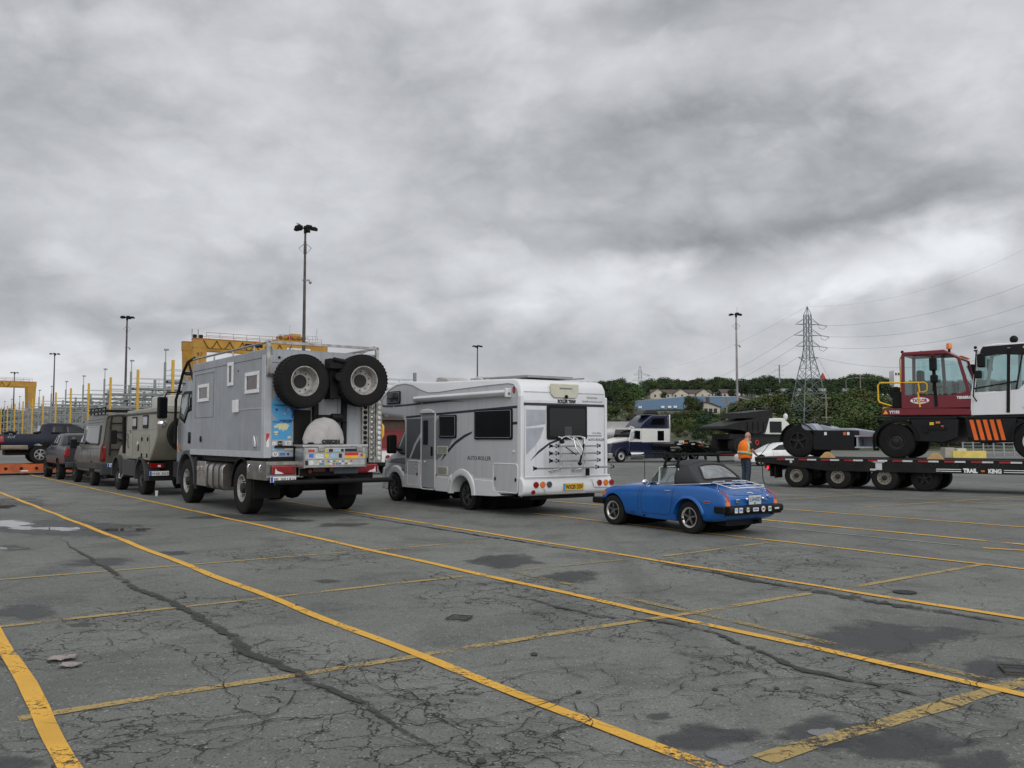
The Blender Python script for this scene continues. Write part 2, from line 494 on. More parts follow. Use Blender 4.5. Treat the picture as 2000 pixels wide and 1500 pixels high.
def wheel(parent, loc, Rw, w, rim, style, side=1, mt=None, mr=None, lugs=0, lab=None):
    """tyre with its rim and hub as sub-parts; side +1 faces local +y"""
    key = (Rw, w, rim, style, side, lugs)
    if key not in WC:
        h = w / 2
        pr = [(rim, -h * .86), (rim + .03 * Rw, -h), (Rw * .86, -h), (Rw * .95, -h * .94), (Rw, -h * .78), (Rw, h * .78), (Rw * .95, h * .94), (Rw * .86, h), (rim + .03 * Rw, h), (rim, h * .86)]
        t = MB().lathe([(r, y * side) for r, y in pr], 40, closed=True)
        if lugs:
            for i in range(lugs):
                a = 2 * math.pi * i / lugs
                for q in (-1, 1):
                    aa = a + (0 if q > 0 else math.pi / lugs)
                    ra = Vector((math.cos(aa), 0, math.sin(aa))); ta = Vector((-math.sin(aa), 0, math.cos(aa)))
                    for (y0, y1, g) in ((.50, .97, 0), (.06, .44, .5)):
                        c0 = ra * (Rw + .003) + Vector((0, q * h * y0, 0)) + ta * g * Rw * 2 / lugs
                        c1 = ra * (Rw - (.012 if y1 > .9 else -.003)) + Vector((0, q * h * y1, 0)) + ta * (g + .3) * Rw * 2 / lugs
                        t.bar(c0, c1, Rw * math.pi / lugs * 1.05, .016, up=ra)
        rb = MB(); hb = MB()
        if style == 'deep':
            rb.lathe([(rim * 1.02, side * h * .93), (rim * .95, side * h * .93), (rim * .92, side * h * .70), (rim * .86, side * h * .4), (rim * .84, -side * h * .25), (rim * .55, -side * h * .35), (rim * .53, -side * h * .35), (0, -side * h * .35)], 40)
            hb.lathe([(rim * .46, -side * h * .33), (rim * .44, -side * h * .2), (rim * .3, -side * h * .2), (0, -side * h * .22)], 24)
            for i in range(10):
                a = 2 * math.pi * i / 10
                hb.cyl((rim * .66 * math.cos(a), -side * h * .34, rim * .66 * math.sin(a)), (rim * .66 * math.cos(a), -side * h * .27, rim * .66 * math.sin(a)), rim * .05, 8)
        elif style == 'truck':
            rb.lathe([(rim * 1.02, side * h * .93), (rim * .93, side * h * .93), (rim * .88, side * h * .55), (rim * .72, side * h * .50), (rim * .6, side * h * .62), (rim * .5, side * h * .62), (rim * .42, side * h * .62), (0, side * h * .62)], 40)
            hb.lathe([(rim * .40, side * h * .62), (rim * .36, side * h * .95), (rim * .2, side * h * 1.02), (0, side * h * 1.02)], 20)
            for i in range(10):
                a = 2 * math.pi * i / 10
                hb.cyl((rim * .52 * math.cos(a), side * h * .6, rim * .52 * math.sin(a)), (rim * .52 * math.cos(a), side * h * .75, rim * .52 * math.sin(a)), rim * .05, 6)
                a += .3
                hb.cyl((rim * .80 * math.cos(a), side * h * .4, rim * .80 * math.sin(a)), (rim * .78 * math.cos(a), side * h * .56, rim * .78 * math.sin(a)), rim * .07, 8)
        else:
            rb.lathe([(rim * 1.02, side * h * .9), (rim * .92, side * h * .92), (rim * .88, side * h * .7), (rim * .86, side * h * .1)], 40)
            hb.lathe([(rim * .87, side * h * .1), (0, side * h * .1)], 32)
            ns = int(style[-1])
            for i in range(ns):
                a = 2 * math.pi * i / ns + .4
                for da in ((-.14, .14) if style.startswith('dbl') else (0,)):
                    p0 = Vector((math.cos(a) * rim * .12, side * h * .74, math.sin(a) * rim * .12))
                    p1 = Vector((math.cos(a + da * 1.6) * rim * .9, side * h * .78, math.sin(a + da * 1.6) * rim * .9))
                    wv = rim * (.11 if style.startswith('dbl') else .24 if style.startswith('wide') else .17)
                    rb.bar(p0, p1, wv, rim * .14, up=(0, 1, 0))
            rb.lathe([(rim * .26, side * h * .66), (rim * .24, side * h * .84), (rim * .1, side * h * .9), (0, side * h * .9)], 20)
        WC[key] = (t.mesh('wheel'), rb.mesh('rim'), hb.mesh('hub'))
        dark = mat('rim_dark', (.012, .012, .013), .6)
        WC[key][0].materials.append(mt or TYRE)
        WC[key][1].materials.append(mr or RIM)
        WC[key][2].materials.append(dark)
    out = None
    for nm, me in zip(('wheel', 'rim', 'hub'), WC[key]):
        o = bpy.data.objects.new(nm, me)
        C.objects.link(o)
        if out is None:
            o.parent = parent; o.location = loc; out = o
            if lab: o['label'] = lab
        else:
            o.parent = out
    return out
def rrect(x0, x1, z0, z1, r, n=4):
    out = []
    for cx, cz, a0 in ((x1 - r, z1 - r, 0), (x0 + r, z1 - r, 90), (x0 + r, z0 + r, 180), (x1 - r, z0 + r, 270)):
        for k in range(n + 1):
            a = R(a0 + 90 * k / n)
            out.append((cx + r * math.cos(a), cz + r * math.sin(a)))
    return out
def disc(c, r, side, d=.01, n=20, ry=None):  # round lamp or sticker on a face
    mb = MB()
    poly = [(c[1] if side in 'bf' else c[0], c[2])]
    q = [(poly[0][0] + r * math.cos(2 * math.pi * k / n), poly[0][1] + (ry or r) * math.sin(2 * math.pi * k / n)) for k in range(n)]
    if side in 'bf':
        a = c[0]; e = a + (d if side == 'f' else -d)
        return mb.prism(q, 'yz', a, e)
    a = c[1]; e = a + (d if side == 'l' else -d)
    return mb.prism(q, 'xz', a, e)
def copy_tree(o, parent=None):
    c = o.copy(); C.objects.link(c)
    if parent is not None: c.parent = parent
    for ch in list(o.children): copy_tree(ch, c)
    return c
def heading(deg):                          # root rotation for a thing whose local +x points deg left of +Y
    return R(90 + deg)
# ---------------------------------------------------------------- shared materials
TYRE = mat('tyre_rubber', (.008, .008, .008), .85, bump=.25, bscale=60, dirt=(.018, .017, .016), spec=.2)
RIM = mat('rim_metal', (.55, .54, .52), .35, .7, var=.12, dirt=(.2, .18, .15), scale=5)
RIMG = mat('rim_grey_paint', (.42, .41, .39), .5, .1, dirt=(.16, .14, .12), scale=6)
RIMK = mat('rim_black', (.02, .02, .021), .35, .3)
BLACK = mat('black_plastic', (.0055, .0055, .006), .55, bump=.1, spec=.22)
BLACKM = mat('black_chassis_metal', (.006, .006, .0065), .6, dirt=(.014, .013, .012), scale=4, spec=.2)
DGLASS = mat('dark_tinted_glass', (.004, .004, .005), .04, spec=.42, var=.05)
GLASS = clear_glass('clear_glass', (.72, .80, .78))
CHROME = mat('chrome', (.75, .75, .76), .12, 1., var=.04)
ALU = mat('aluminium', (.55, .55, .54), .35, .9, var=.1, scale=6)
WHITE = mat('white_paint', (.72, .72, .72), .3, var=.03, coat=.3, dirt=(.60, .59, .57), scale=1.5)
REDL = mat('red_lens', (.23, .006, .006), .15, coat=.5, var=.15, scale=20)
ORAL = mat('orange_lens', (.7, .16, .01), .2, coat=.5, var=.1, scale=20)
CLEARL = mat('clear_lens', (.65, .66, .68), .15, coat=.4, var=.1, scale=20)
INK = mat('black_lettering', (.02, .02, .022), .5)
WINK = mat('white_lettering', (.75, .75, .75), .5)
PLATEW = mat('plate_white', (.70, .70, .68), .4, var=.04)
BLUEP = mat('plate_blue', (.02, .07, .45), .4)
# ================================================================ SETTING: the yard
def nodes_of(name):
    m = bpy.data.materials.new(name); m.use_nodes = True
    t = m.node_tree
    return m, t, t.nodes['Principled BSDF']
def tn(t, kind, **inp):
    n = t.nodes.new(kind)
    for k, v_ in inp.items():
        k = k.replace('_', ' ')
        if k in n.inputs: n.inputs[k].default_value = v_
    return n
def tmath(t, op, a, b=None, c=None, clamp=False):
    n = t.nodes.new('ShaderNodeMath'); n.operation = op; n.use_clamp = clamp
    for i, q in enumerate((a, b, c)):
        if q is None: continue
        if isinstance(q, (int, float)): n.inputs[i].default_value = q
        else: t.links.new(q, n.inputs[i])
    return n.outputs[0]
def tmix(t, f, a, b):
    n = t.nodes.new('ShaderNodeMixRGB')
    for i, q in enumerate((f, a, b)):
        if isinstance(q, (int, float)): n.inputs[i].default_value = q
        elif isinstance(q, tuple): n.inputs[i].default_value = (*q, 1)
        else: t.links.new(q, n.inputs[i])
    return n.outputs[0]
def ramp(t, x, lo, hi, a=0., b=1.):
    n = t.nodes.new('ShaderNodeMapRange'); n.interpolation_type = 'SMOOTHSTEP'
    for i, q in enumerate((lo, hi, a, b)): n.inputs[i + 1].default_value = q
    t.links.new(x, n.inputs[0])
    return n.outputs[0]
def asphalt():
    m, t, b = nodes_of('worn_asphalt')
    co = t.nodes.new('ShaderNodeTexCoord').outputs['Object']
    def nz(scale, det=6, rough=.6, dist=0.):
        n = tn(t, 'ShaderNodeTexNoise', Scale=scale, Detail=det, Roughness=rough, Distortion=dist)
        t.links.new(co, n.inputs['Vector']); return n
    big = nz(.10, 5, .6, .6); mid = nz(.9, 7, .62, .4); sm = nz(9., 5, .6); gr = nz(70., 3, .7)
    vo = tn(t, 'ShaderNodeTexVoronoi', Scale=38.); t.links.new(co, vo.inputs['Vector'])
    vs = t.nodes.new('ShaderNodeSeparateColor'); t.links.new(vo.outputs['Color'], vs.inputs[0])
    c = tmix(t, ramp(t, big.outputs['Fac'], .38, .62), (.138, .143, .129), (.205, .211, .190))
    c = tmix(t, ramp(t, mid.outputs['Fac'], .45, .70, 0, .75), c, (.090, .094, .087))
    c = tmix(t, ramp(t, sm.outputs['Fac'], .5, .8, 0, .35), c, (.065, .066, .062))
    c = tmix(t, ramp(t, gr.outputs['Fac'], .42, .72, 0, .75), c, (.036, .036, .034))
    # pale stones of the aggregate showing through
    st = tmath(t, 'MULTIPLY', ramp(t, vs.outputs[0], .72, .84), ramp(t, vo.outputs['Distance'], .42, .22))
    c = tmix(t, tmath(t, 'MULTIPLY', st, .75), c, (.30, .295, .275))
    st2 = tmath(t, 'MULTIPLY', ramp(t, vs.outputs[1], .74, .84), ramp(t, vo.outputs['Distance'], .5, .25))
    c = tmix(t, tmath(t, 'MULTIPLY', st2, .7), c, (.035, .034, .032))
    # fine crazing, only in some places
    wp = tn(t, 'ShaderNodeTexNoise', Scale=2.2, Detail=5., Roughness=.6); t.links.new(co, wp.inputs['Vector'])
    av = t.nodes.new('ShaderNodeVectorMath'); av.operation = 'MULTIPLY_ADD'
    t.links.new(wp.outputs['Color'], av.inputs[0]); av.inputs[1].default_value = (.8, .8, 0); t.links.new(co, av.inputs[2])
    cr = None
    zone = None
    for cpx, r_z in (((700, 1345), 1.3), ((860, 1450), 1.0), ((500, 1285), .9), ((1500, 1315), 1.2), ((1000, 1150), 1.6), ((340, 1190), 1.2), ((250, 1440), .9), ((1200, 1200), 1.3), ((1460, 1100), 2.2), ((1750, 1360), 1.1), ((560, 1080), 2.0), ((100, 1280), .8)):
        dn_ = t.nodes.new('ShaderNodeVectorMath'); dn_.operation = 'DISTANCE'
        t.links.new(co, dn_.inputs[0]); dn_.inputs[1].default_value = G(*cpx)
        q_ = ramp(t, dn_.outputs['Value'], r_z * 1.3, r_z * .3)
        zone = q_ if zone is None else tmath(t, 'MAXIMUM', zone, q_)
    for sc, lo in ((1.5, .50), (3.4, .545)):
        ve = tn(t, 'ShaderNodeTexVoronoi', Scale=sc); ve.feature = 'DISTANCE_TO_EDGE'; ve.voronoi_dimensions = '2D'
        t.links.new(av.outputs[0], ve.inputs['Vector'])
        ln = ramp(t, ve.outputs['Distance'], .026 * sc / 2.4, .010 * sc / 2.4)
        mk = nz(.33 * sc / 1.5, 4, .65, .3)
        ln = tmath(t, 'MULTIPLY', ln, ramp(t, tmath(t, 'ADD', mk.outputs['Fac'], tmath(t, 'MULTIPLY', zone, .22)), lo + .08, lo + .16))
        cr = ln if cr is None else tmath(t, 'MAXIMUM', cr, ln)
    c = tmix(t, tmath(t, 'MULTIPLY', cr, .95), c, (.016, .015, .014))
    # dull tyre tracks and old damp along the parking lanes
    mpn = t.nodes.new('ShaderNodeMapping'); mpn.inputs['Rotation'].default_value = (0, 0, R(-35)); mpn.inputs['Scale'].default_value = (.9, .06, 1)
    t.links.new(co, mpn.inputs[0])
    tr = tn(t, 'ShaderNodeTexNoise', Scale=1., Detail=5., Roughness=.6); t.links.new(mpn.outputs[0], tr.inputs['Vector'])
    c = tmix(t, ramp(t, tr.outputs['Fac'], .52, .72, 0, .4), c, (.062, .064, .062))
    # sheets of damp far across the yard
    mp2 = t.nodes.new('ShaderNodeMapping'); mp2.inputs['Rotation'].default_value = (0, 0, R(8)); mp2.inputs['Scale'].default_value = (.05, .28, 1)
    t.links.new(co, mp2.inputs[0])
    dn = tn(t, 'ShaderNodeTexNoise', Scale=1., Detail=6., Roughness=.65); t.links.new(mp2.outputs[0], dn.inputs['Vector'])
    sy = t.nodes.new('ShaderNodeSeparateXYZ'); t.links.new(co, sy.inputs[0])
    dm = tmath(t, 'MULTIPLY', ramp(t, dn.outputs['Fac'], .53, .62), ramp(t, sy.outputs[1], 17., 30.))
    c = tmix(t, tmath(t, 'MULTIPLY', dm, .6), c, (.04, .042, .043))
    t.links.new(c, b.inputs['Base Color'])
    ro = tmath(t, 'SUBTRACT', ramp(t, sm.outputs['Fac'], .3, .7, .72, .9), tmath(t, 'MULTIPLY', dm, .35))
    t.links.new(ro, b.inputs['Roughness'])
    b.inputs['Specular IOR Level'].default_value = .35
    h = tmath(t, 'ADD', tmath(t, 'MULTIPLY', gr.outputs['Fac'], .5), tmath(t, 'MULTIPLY', vo.outputs['Distance'], -.6))
    h = tmath(t, 'SUBTRACT', h, tmath(t, 'MULTIPLY', cr, 1.2))
    bp = tn(t, 'ShaderNodeBump', Strength=.55, Distance=.012); t.links.new(h, bp.inputs['Height']); t.links.new(bp.outputs[0], b.inputs['Normal'])
    return m
def paint(name, col, wear, soft=.12):
    m, t, b = nodes_of(name)
    co = t.nodes.new('ShaderNodeTexCoord').outputs['Object']
    n1 = tn(t, 'ShaderNodeTexNoise', Scale=28., Detail=6., Roughness=.75); t.links.new(co, n1.inputs['Vector'])
    n2 = tn(t, 'ShaderNodeTexNoise', Scale=1.6, Detail=5., Roughness=.6); t.links.new(co, n2.inputs['Vector'])
    n3 = tn(t, 'ShaderNodeTexNoise', Scale=90., Detail=3., Roughness=.7); t.links.new(co, n3.inputs['Vector'])
    c = tmix(t, ramp(t, n2.outputs['Fac'], .35, .7, 0, .8), col, tuple(q * .72 for q in col))
    c = tmix(t, ramp(t, n3.outputs['Fac'], .5, .75, 0, .5), c, tuple(q * .45 for q in col))
    t.links.new(c, b.inputs['Base Color']); b.inputs['Roughness'].default_value = .75
    s = tmath(t, 'ADD', tmath(t, 'MULTIPLY', n1.outputs['Fac'], .5), tmath(t, 'MULTIPLY', n2.outputs['Fac'], .5))
    s = tmath(t, 'ADD', s, tmath(t, 'MULTIPLY', tmath(t, 'SUBTRACT', n3.outputs['Fac'], .5), .25))
    t.links.new(ramp(t, s, wear - soft, wear + .02), b.inputs['Alpha'])
    return m
def patch_mat(name, col, rough, top=1., spec=.5, edge=.25, nsc=1.6):
    m, t, b = nodes_of(name)
    co = t.nodes.new('ShaderNodeTexCoord').outputs['Object']
    at = t.nodes.new('ShaderNodeAttribute'); at.attribute_name = 'spread'
    n1 = tn(t, 'ShaderNodeTexNoise', Scale=nsc, Detail=8., Roughness=.65); t.links.new(co, n1.inputs['Vector'])
    n3 = tn(t, 'ShaderNodeTexNoise', Scale=60., Detail=3., Roughness=.7); t.links.new(co, n3.inputs['Vector'])
    s = tmath(t, 'ADD', at.outputs['Fac'], tmath(t, 'MULTIPLY', tmath(t, 'SUBTRACT', n1.outputs['Fac'], .5), 2.3))
    t.links.new(ramp(t, s, .5 - edge, .5 + edge, 0, top), b.inputs['Alpha'])
    c = tmix(t, ramp(t, n3.outputs['Fac'], .4, .7), tuple(q * 1.25 for q in col), tuple(q * .7 for q in col))
    t.links.new(c, b.inputs['Base Color'])
    b.inputs['Roughness'].default_value = rough; b.inputs['Specular IOR Level'].default_value = spec
    return m
g = MB().add([(-4000, -400, -.05), (4000, -400, -.05), (4000, 7000, -.05), (-4000, 7000, -.05)], [(0, 1, 2, 3)]).build('ground', mat('rough_grass', (.07, .085, .045), .95, scale=.05, dirt=(.11, .10, .07)))
tag(g, kind='structure')
yd = MB().add([(-330, -30, 0), (170, -30, 0), (170, 110, 0), (60, 330, 0), (-330, 420, 0)], [(0, 1, 2, 3, 4)]).build('parking_yard', asphalt())
tag(yd, kind='structure')
PY = paint('yellow_lane_paint', (.72, .395, .045), .45, .05)
PYW = paint('worn_yellow_paint', (.40, .285, .10), .49, .07)
PYF = paint('faint_yellow_paint', (.33, .25, .11), .545, .07)
PW = paint('white_thin_paint', (.36, .36, .31), .45, .06)
rnd = random.Random(4)
def stripe(px0, px1, w, m, z, name='painted_line', jit=.006):
    a, b = G(*px0), G(*px1)
    d = (b - a); L_ = d.length; d.normalize(); q = Vector((-d.y, d.x, 0))
    n = max(6, int(L_ / .35)); vs = []
    j0 = j1 = 0
    for i in range(n + 1):
        p = a + d * L_ * i / n
        j0 = .6 * j0 + rnd.uniform(-jit, jit); j1 = .6 * j1 + rnd.uniform(-jit, jit)
        sway = .012 * math.sin(i * .7) if n > 12 else 0
        vs += [p + q * (w / 2 + j0 + sway) + Vector((0, 0, z)), p + q * (-w / 2 + j1 + sway) + Vector((0, 0, z))]
    o = MB().add(vs, [(2 * i, 2 * i + 1, 2 * i + 3, 2 * i + 2) for i in range(n)]).build(name, m)
    return tag(o, kind='structure')
# lane lines running away, then the fainter stall lines across them
stripe((-260, 849 + 12), (1405, 1510), .105, PY, .009)
stripe((-40, 905.5), (2060, 1371.5), .105, PY, .009)
stripe((470, 965), (2050, 1218), .10, PY, .009, jit=.012)
stripe((-80, 1103), (152, 1523), .115, PY, .009)
stripe((1040, 1003), (2060, 1119), .09, PY, .009)
stripe((1440, 1011), (2080, 1071.5), .13, PY, .009)
stripe((1440, 1023), (1880, 1066.5), .05, PW, .009)
stripe((1500, 992.5), (2060, 1034.5), .09, PY, .009)
stripe((1920, 1071), (2060, 1079.5), .11, PY, .009)
stripe((1480, 957), (2060, 991.5), .09, PYW, .009)
stripe((1076, 979), (1210, 990), .12, PY, .009)
stripe((1079, 985), (1260, 1002), .05, PW, .009)
stripe((1520, 976), (1700, 965.5), .12, PYW, .006)
stripe((1690, 990.5), (2060, 966), .12, PYW, .006)
stripe((36, 1405), (1585, 1160), .10, PYW, .006, jit=.01)
stripe((-60, 1231.5), (942, 1122), .095, PYW, .006, jit=.01)
stripe((942, 1122), (1214, 1094), .09, PYF, .006)
stripe((-60, 1138), (985, 1054), .09, PYW, .006)
stripe((18, 1073), (268, 1056), .08, PYF, .006)
stripe((400, 1047.5), (556, 1037.5), .08, PYF, .006)
stripe((48, 1005), (300, 992.5), .09, PW, .006)
stripe((10, 979), (280, 974), .09, PW, .006)
stripe((1490, 1486), (2060, 1312), .13, PYW, .006, jit=.02)
stripe((1296, 1087), (1500, 1060), .09, PYW, .006)
stripe((1670, 1146.5), (1925, 1102), .10, PYW, .006)
stripe((1030, 1050), (1250, 1031), .08, PYF, .006)
stripe((1000, 1117), (2060, 1357), .10, PYF, .0075)
# damp stains, patches of newer tar and puddles
DAMP = patch_mat('damp_asphalt', (.022, .023, .024), .42, .66, edge=.34, nsc=3.4)
DAMPS = patch_mat('faint_damp', (.045, .045, .047), .6, .6, edge=.4)
POOL = patch_mat('pale_puddle', (.12, .122, .125), .03, .95, .8, .09, 5.)  # pale base stands for silt and for sky reflection painted in
POOLF = patch_mat('puddle_water', (.06, .06, .062), .03, .8, .35, .14, 4.)
def blob(name, cpx, w, h, m, z, seed, kind='structure'):
    r_ = random.Random(seed)
    c = G(*cpx)
    u = (G(cpx[0] + w / 2, cpx[1]) - G(cpx[0] - w / 2, cpx[1])) / 2
    t_ = (G(cpx[0], cpx[1] - h / 2) - G(cpx[0], cpx[1] + h / 2)) / 2
    n = 40; ph = [r_.uniform(0, 6.3) for _ in range(5)]; am = [r_.uniform(.04, .16) for _ in range(5)]
    vs = [c + Vector((0, 0, z))]; at = [1.]
    for rr_, val in ((.45, .95), (.8, .6), (1.15, .1), (1.3, -.4)):
        for k in range(n):
            a = 2 * math.pi * k / n
            q = rr_ * (1 + sum(am[j] * math.sin((j + 1) * a + ph[j]) for j in range(5)))
            vs.append(c + u * q * math.cos(a) + t_ * q * math.sin(a) + Vector((0, 0, z))); at.append(val)
    fs = [(0, 1 + k, 1 + (k + 1) % n) for k in range(n)]
    for i in range(3):
        fs += [(1 + i * n + k, 1 + (i + 1) * n + k, 1 + (i + 1) * n + (k + 1) % n, 1 + i * n + (k + 1) % n) for k in range(n)]
    o = MB().add(vs, fs).build(name, m)
    a = o.data.attributes.new('spread', 'FLOAT', 'POINT')
    a.data.foreach_set('value', at)
    return tag(o, kind=kind)
for i, (c, w, h) in enumerate([((990, 1096), 165, 24), ((1110, 1127), 130, 22), ((1730, 1250), 330, 62), ((1950, 1306), 160, 50), ((1370, 1440), 190, 56),
                               ((1640, 1430), 220, 66), ((1780, 1455), 330, 60), ((45, 1195), 120, 30), ((190, 1098), 150, 16), ((665, 1025), 90, 9),
                               ((550, 1016), 120, 8), ((340, 1080), 60, 8), ((120, 1030), 330, 30), ((40, 980), 110, 16), ((900, 1208), 46, 9), ((160, 1220), 60, 12),
                               ((20, 1070), 60, 12), ((640, 1135), 60, 8), ((20, 1490), 110, 34), ((1290, 1400), 60, 14), ((480, 1010), 260, 12), ((1900, 1490), 190, 40)]):
    blob('damp_patch', c, w, h, DAMP if i not in (8, 9, 10, 14, 15, 17, 20) else DAMPS, .0030 + .00005 * i, i)
for i, (c, w, h) in enumerate([((40, 1031), 60, 9), ((10, 1022), 120, 14), ((130, 1033), 140, 8), ((0, 988), 60, 10), ((4, 1071), 24, 5), ((1418, 1478), 84, 34), ((1614, 1437), 66, 24), ((1998, 1340), 30, 12), ((250, 1035), 120, 7)]):
    blob('puddle', c, w, h, POOL if c[1] > 1200 else POOLF, .0045 + .0001 * i, 60 + i)
# cracks
CRK = mat('crack_dark', (.014, .013, .012), .95, var=.2, scale=30)
SEAM = paint('crumbled_tar', (.034, .032, .029), .49, .08)
def ribbon(pts, w0, w1, z, r_, ends=True, rough=.3):
    mb = MB(); n = len(pts); vs = []
    for i, p in enumerate(pts):
        d = (pts[min(i + 1, n - 1)] - pts[max(i - 1, 0)]).normalized(); q = Vector((-d.y, d.x, 0))
        w = (w0 + (w1 - w0) * i / (n - 1)) * (1 + r_.uniform(-rough, rough))
        if ends: w *= min(1, 4 * (i + .3) / n, 4 * (n - i - .7) / n)
        s_ = r_.uniform(.3, .7)
        vs += [p + q * w * s_ + Vector((0, 0, z)), p - q * w * (1 - s_) + Vector((0, 0, z))]
    return vs, [(2 * i, 2 * i + 1, 2 * i + 3, 2 * i + 2) for i in range(n - 1)]
def wander(a, b, r_, step=.07, amp=.35):
    L_ = (b - a).length; n = max(5, int(L_ / step)); d = (b - a) / n
    q = Vector((-d.y, d.x, 0)).normalized()
    o = 0; out = []
    seed = r_.uniform(0, 99)
    for i in range(n + 1):
        e = math.sin(math.pi * i / n)
        o = amp * e * (noise.noise(Vector((i * step * 1.3, seed, 0))) + .45 * noise.noise(Vector((i * step * 4.5, seed, 3))) + .2 * noise.noise(Vector((i * step * 14, seed, 7))))
        out.append(a + d * i + q * o + d * r_.uniform(-.3, .3))
    return out
def crack_net():
    r_ = random.Random(11)
    mb = MB(); sm_ = MB()
    def dense(pxs, step=.06, amp=.06):
        g_ = [G(*p) for p in pxs]; out = []
        for i in range(len(g_) - 1):
            out += wander(g_[i], g_[i + 1], r_, step, amp)[:-1]
        return out
    S1 = dense([(107, 1047), (160, 1082), (222, 1118), (262, 1149), (290, 1160), (330, 1174), (352, 1188), (388, 1207), (430, 1231), (470, 1264), (518, 1290), (565, 1310), (600, 1334), (650, 1351), (700, 1371), (740, 1400), (785, 1428), (860, 1470), (930, 1515)])
    vs, fs = ribbon(S1, .025, .12, .0115, r_, rough=.35); sm_.add(vs, fs)
    S2 = dense([(1270, 1098), (1350, 1112), (1420, 1124), (1560, 1150), (1700, 1175), (1850, 1198), (2030, 1227)])
    vs, fs = ribbon(S2, .08, .19, .0112, r_, rough=.7); sm_.add(vs, fs)
    S2b = dense([(560, 985), (700, 1008), (870, 1036), (1050, 1064), (1270, 1098)])
    vs, fs = ribbon(S2b, .02, .07, .0112, r_, rough=.6); mb.add(vs, fs)
    S3 = dense([(940, 1152), (1040, 1172), (1085, 1186), (1170, 1206), (1280, 1214), (1400, 1238), (1500, 1280), (1560, 1308), (1640, 1327), (1740, 1346), (1850, 1376), (2030, 1424)])
    vs, fs = ribbon(S3, .035, .07, .0115, r_, rough=.8); sm_.add(vs, fs)
    S4 = dense([(75, 1412), (160, 1425), (280, 1418), (420, 1412), (520, 1400), (560, 1380), (575, 1350), (600, 1335)], amp=.1)
    S5 = dense([(60, 1490), (140, 1478), (260, 1448), (400, 1430), (480, 1420), (560, 1405), (650, 1410), (730, 1420)], amp=.1)
    S6 = dense([(700, 1310), (740, 1345), (800, 1350), (830, 1395), (885, 1420), (990, 1395), (1080, 1372), (1180, 1345), (1250, 1330)], amp=.1)
    S7 = dense([(885, 1420), (920, 1450), (960, 1470), (1020, 1500), (1060, 1520)], amp=.08)
    S8 = dense([(1300, 1265), (1390, 1292), (1450, 1300), (1520, 1325), (1620, 1325)], amp=.1)
    S9 = dense([(780, 1100), (850, 1120), (950, 1145), (1060, 1165), (1150, 1160), (1280, 1158), (1310, 1150), (1320, 1130)], amp=.1)
    S10 = dense([(1560, 1350), (1650, 1372), (1800, 1390), (1900, 1420), (2020, 1450)], amp=.1)
    S11 = dense([(1330, 1108), (1400, 1095), (1480, 1096), (1600, 1080), (1640, 1070)], amp=.1)
    S12 = dense([(1400, 1044), (1520, 1066), (1640, 1088), (1800, 1105), (1900, 1130), (2020, 1150)], amp=.06)
    for s_ in (S4, S5, S6, S7, S8, S9, S10, S11, S12):
        vs, fs = ribbon(s_, .009, .009, .0110, r_, rough=.8); mb.add(vs, fs)
    mains = [S1] * 5 + [S2, S2b, S3, S3, S3, S3, S4, S5, S6, S6, S7, S8, S9, S9, S10, S11]
    kids = []
    for k in range(90):
        s_ = r_.choice(mains if k < 60 or not kids else kids)
        p = r_.choice(s_[2:-2]) if len(s_) > 6 else s_[1]
        a = r_.uniform(0, 6.28); L_ = r_.uniform(.2, 1.1) * (1 if k < 60 else .5) * min(1.6, p.y / 6)
        e = p + Vector((math.cos(a) * L_, math.sin(a) * L_, 0))
        kd = wander(p.copy(), e, r_, .04, .22)
        kids.append(kd)
        vs, fs = ribbon(kd, .007, .002, .0108 + .00001 * k, r_, rough=.8); mb.add(vs, fs)
    for k in range(70):
        p = G(r_.uniform(0, 2000), r_.uniform(1010, 1500)); a = r_.choice((r_.uniform(-.4, .4), R(125) + r_.uniform(-.4, .4), R(35) + r_.uniform(-.3, .3)))
        L_ = r_.uniform(.5, 3.)
        kd = wander(p, p + Vector((math.cos(a) * L_, math.sin(a) * L_, 0)), r_, .06, .3)
        vs, fs = ribbon(kd, .007, .003, .0104 + .00001 * k, r_, rough=.8); mb.add(vs, fs)
    tag(mb.build('asphalt_crack', CRK, fix=False), kind='structure')
    tag(sm_.build('tar_seam', SEAM, fix=False), kind='structure')
crack_net()
# small square cover and a pit in the asphalt
for c, w in (((897, 1209), .26), ((1990, 1311), .3)):
    p = G(*c)
    o = MB().lathe([(w * .5, .012), (w * .56, .012), (w * .56, .02), (w * .5, .02)], 4, 'z', closed=True).build('drain_frame', mat('rusty_iron', (.06, .045, .035), .8, .3), loc=p, rot=(0, 0, R(28)))
    tag(o, 'small rusty square frame sunk in the asphalt, ' + ('between two long yellow lines' if w < .28 else 'in a damp patch at the right edge'), 'ground cover')
p = G(1767, 1158)
tag(MB().lathe([(.0, .012), (.09, .013), (.12, .014), (.125, .006)], 20, 'z').build('manhole_cover', mat('old_iron', (.012, .012, .012), .6, .3), loc=p), 'small round dark iron cover beside the cracked tar seam', 'ground cover')
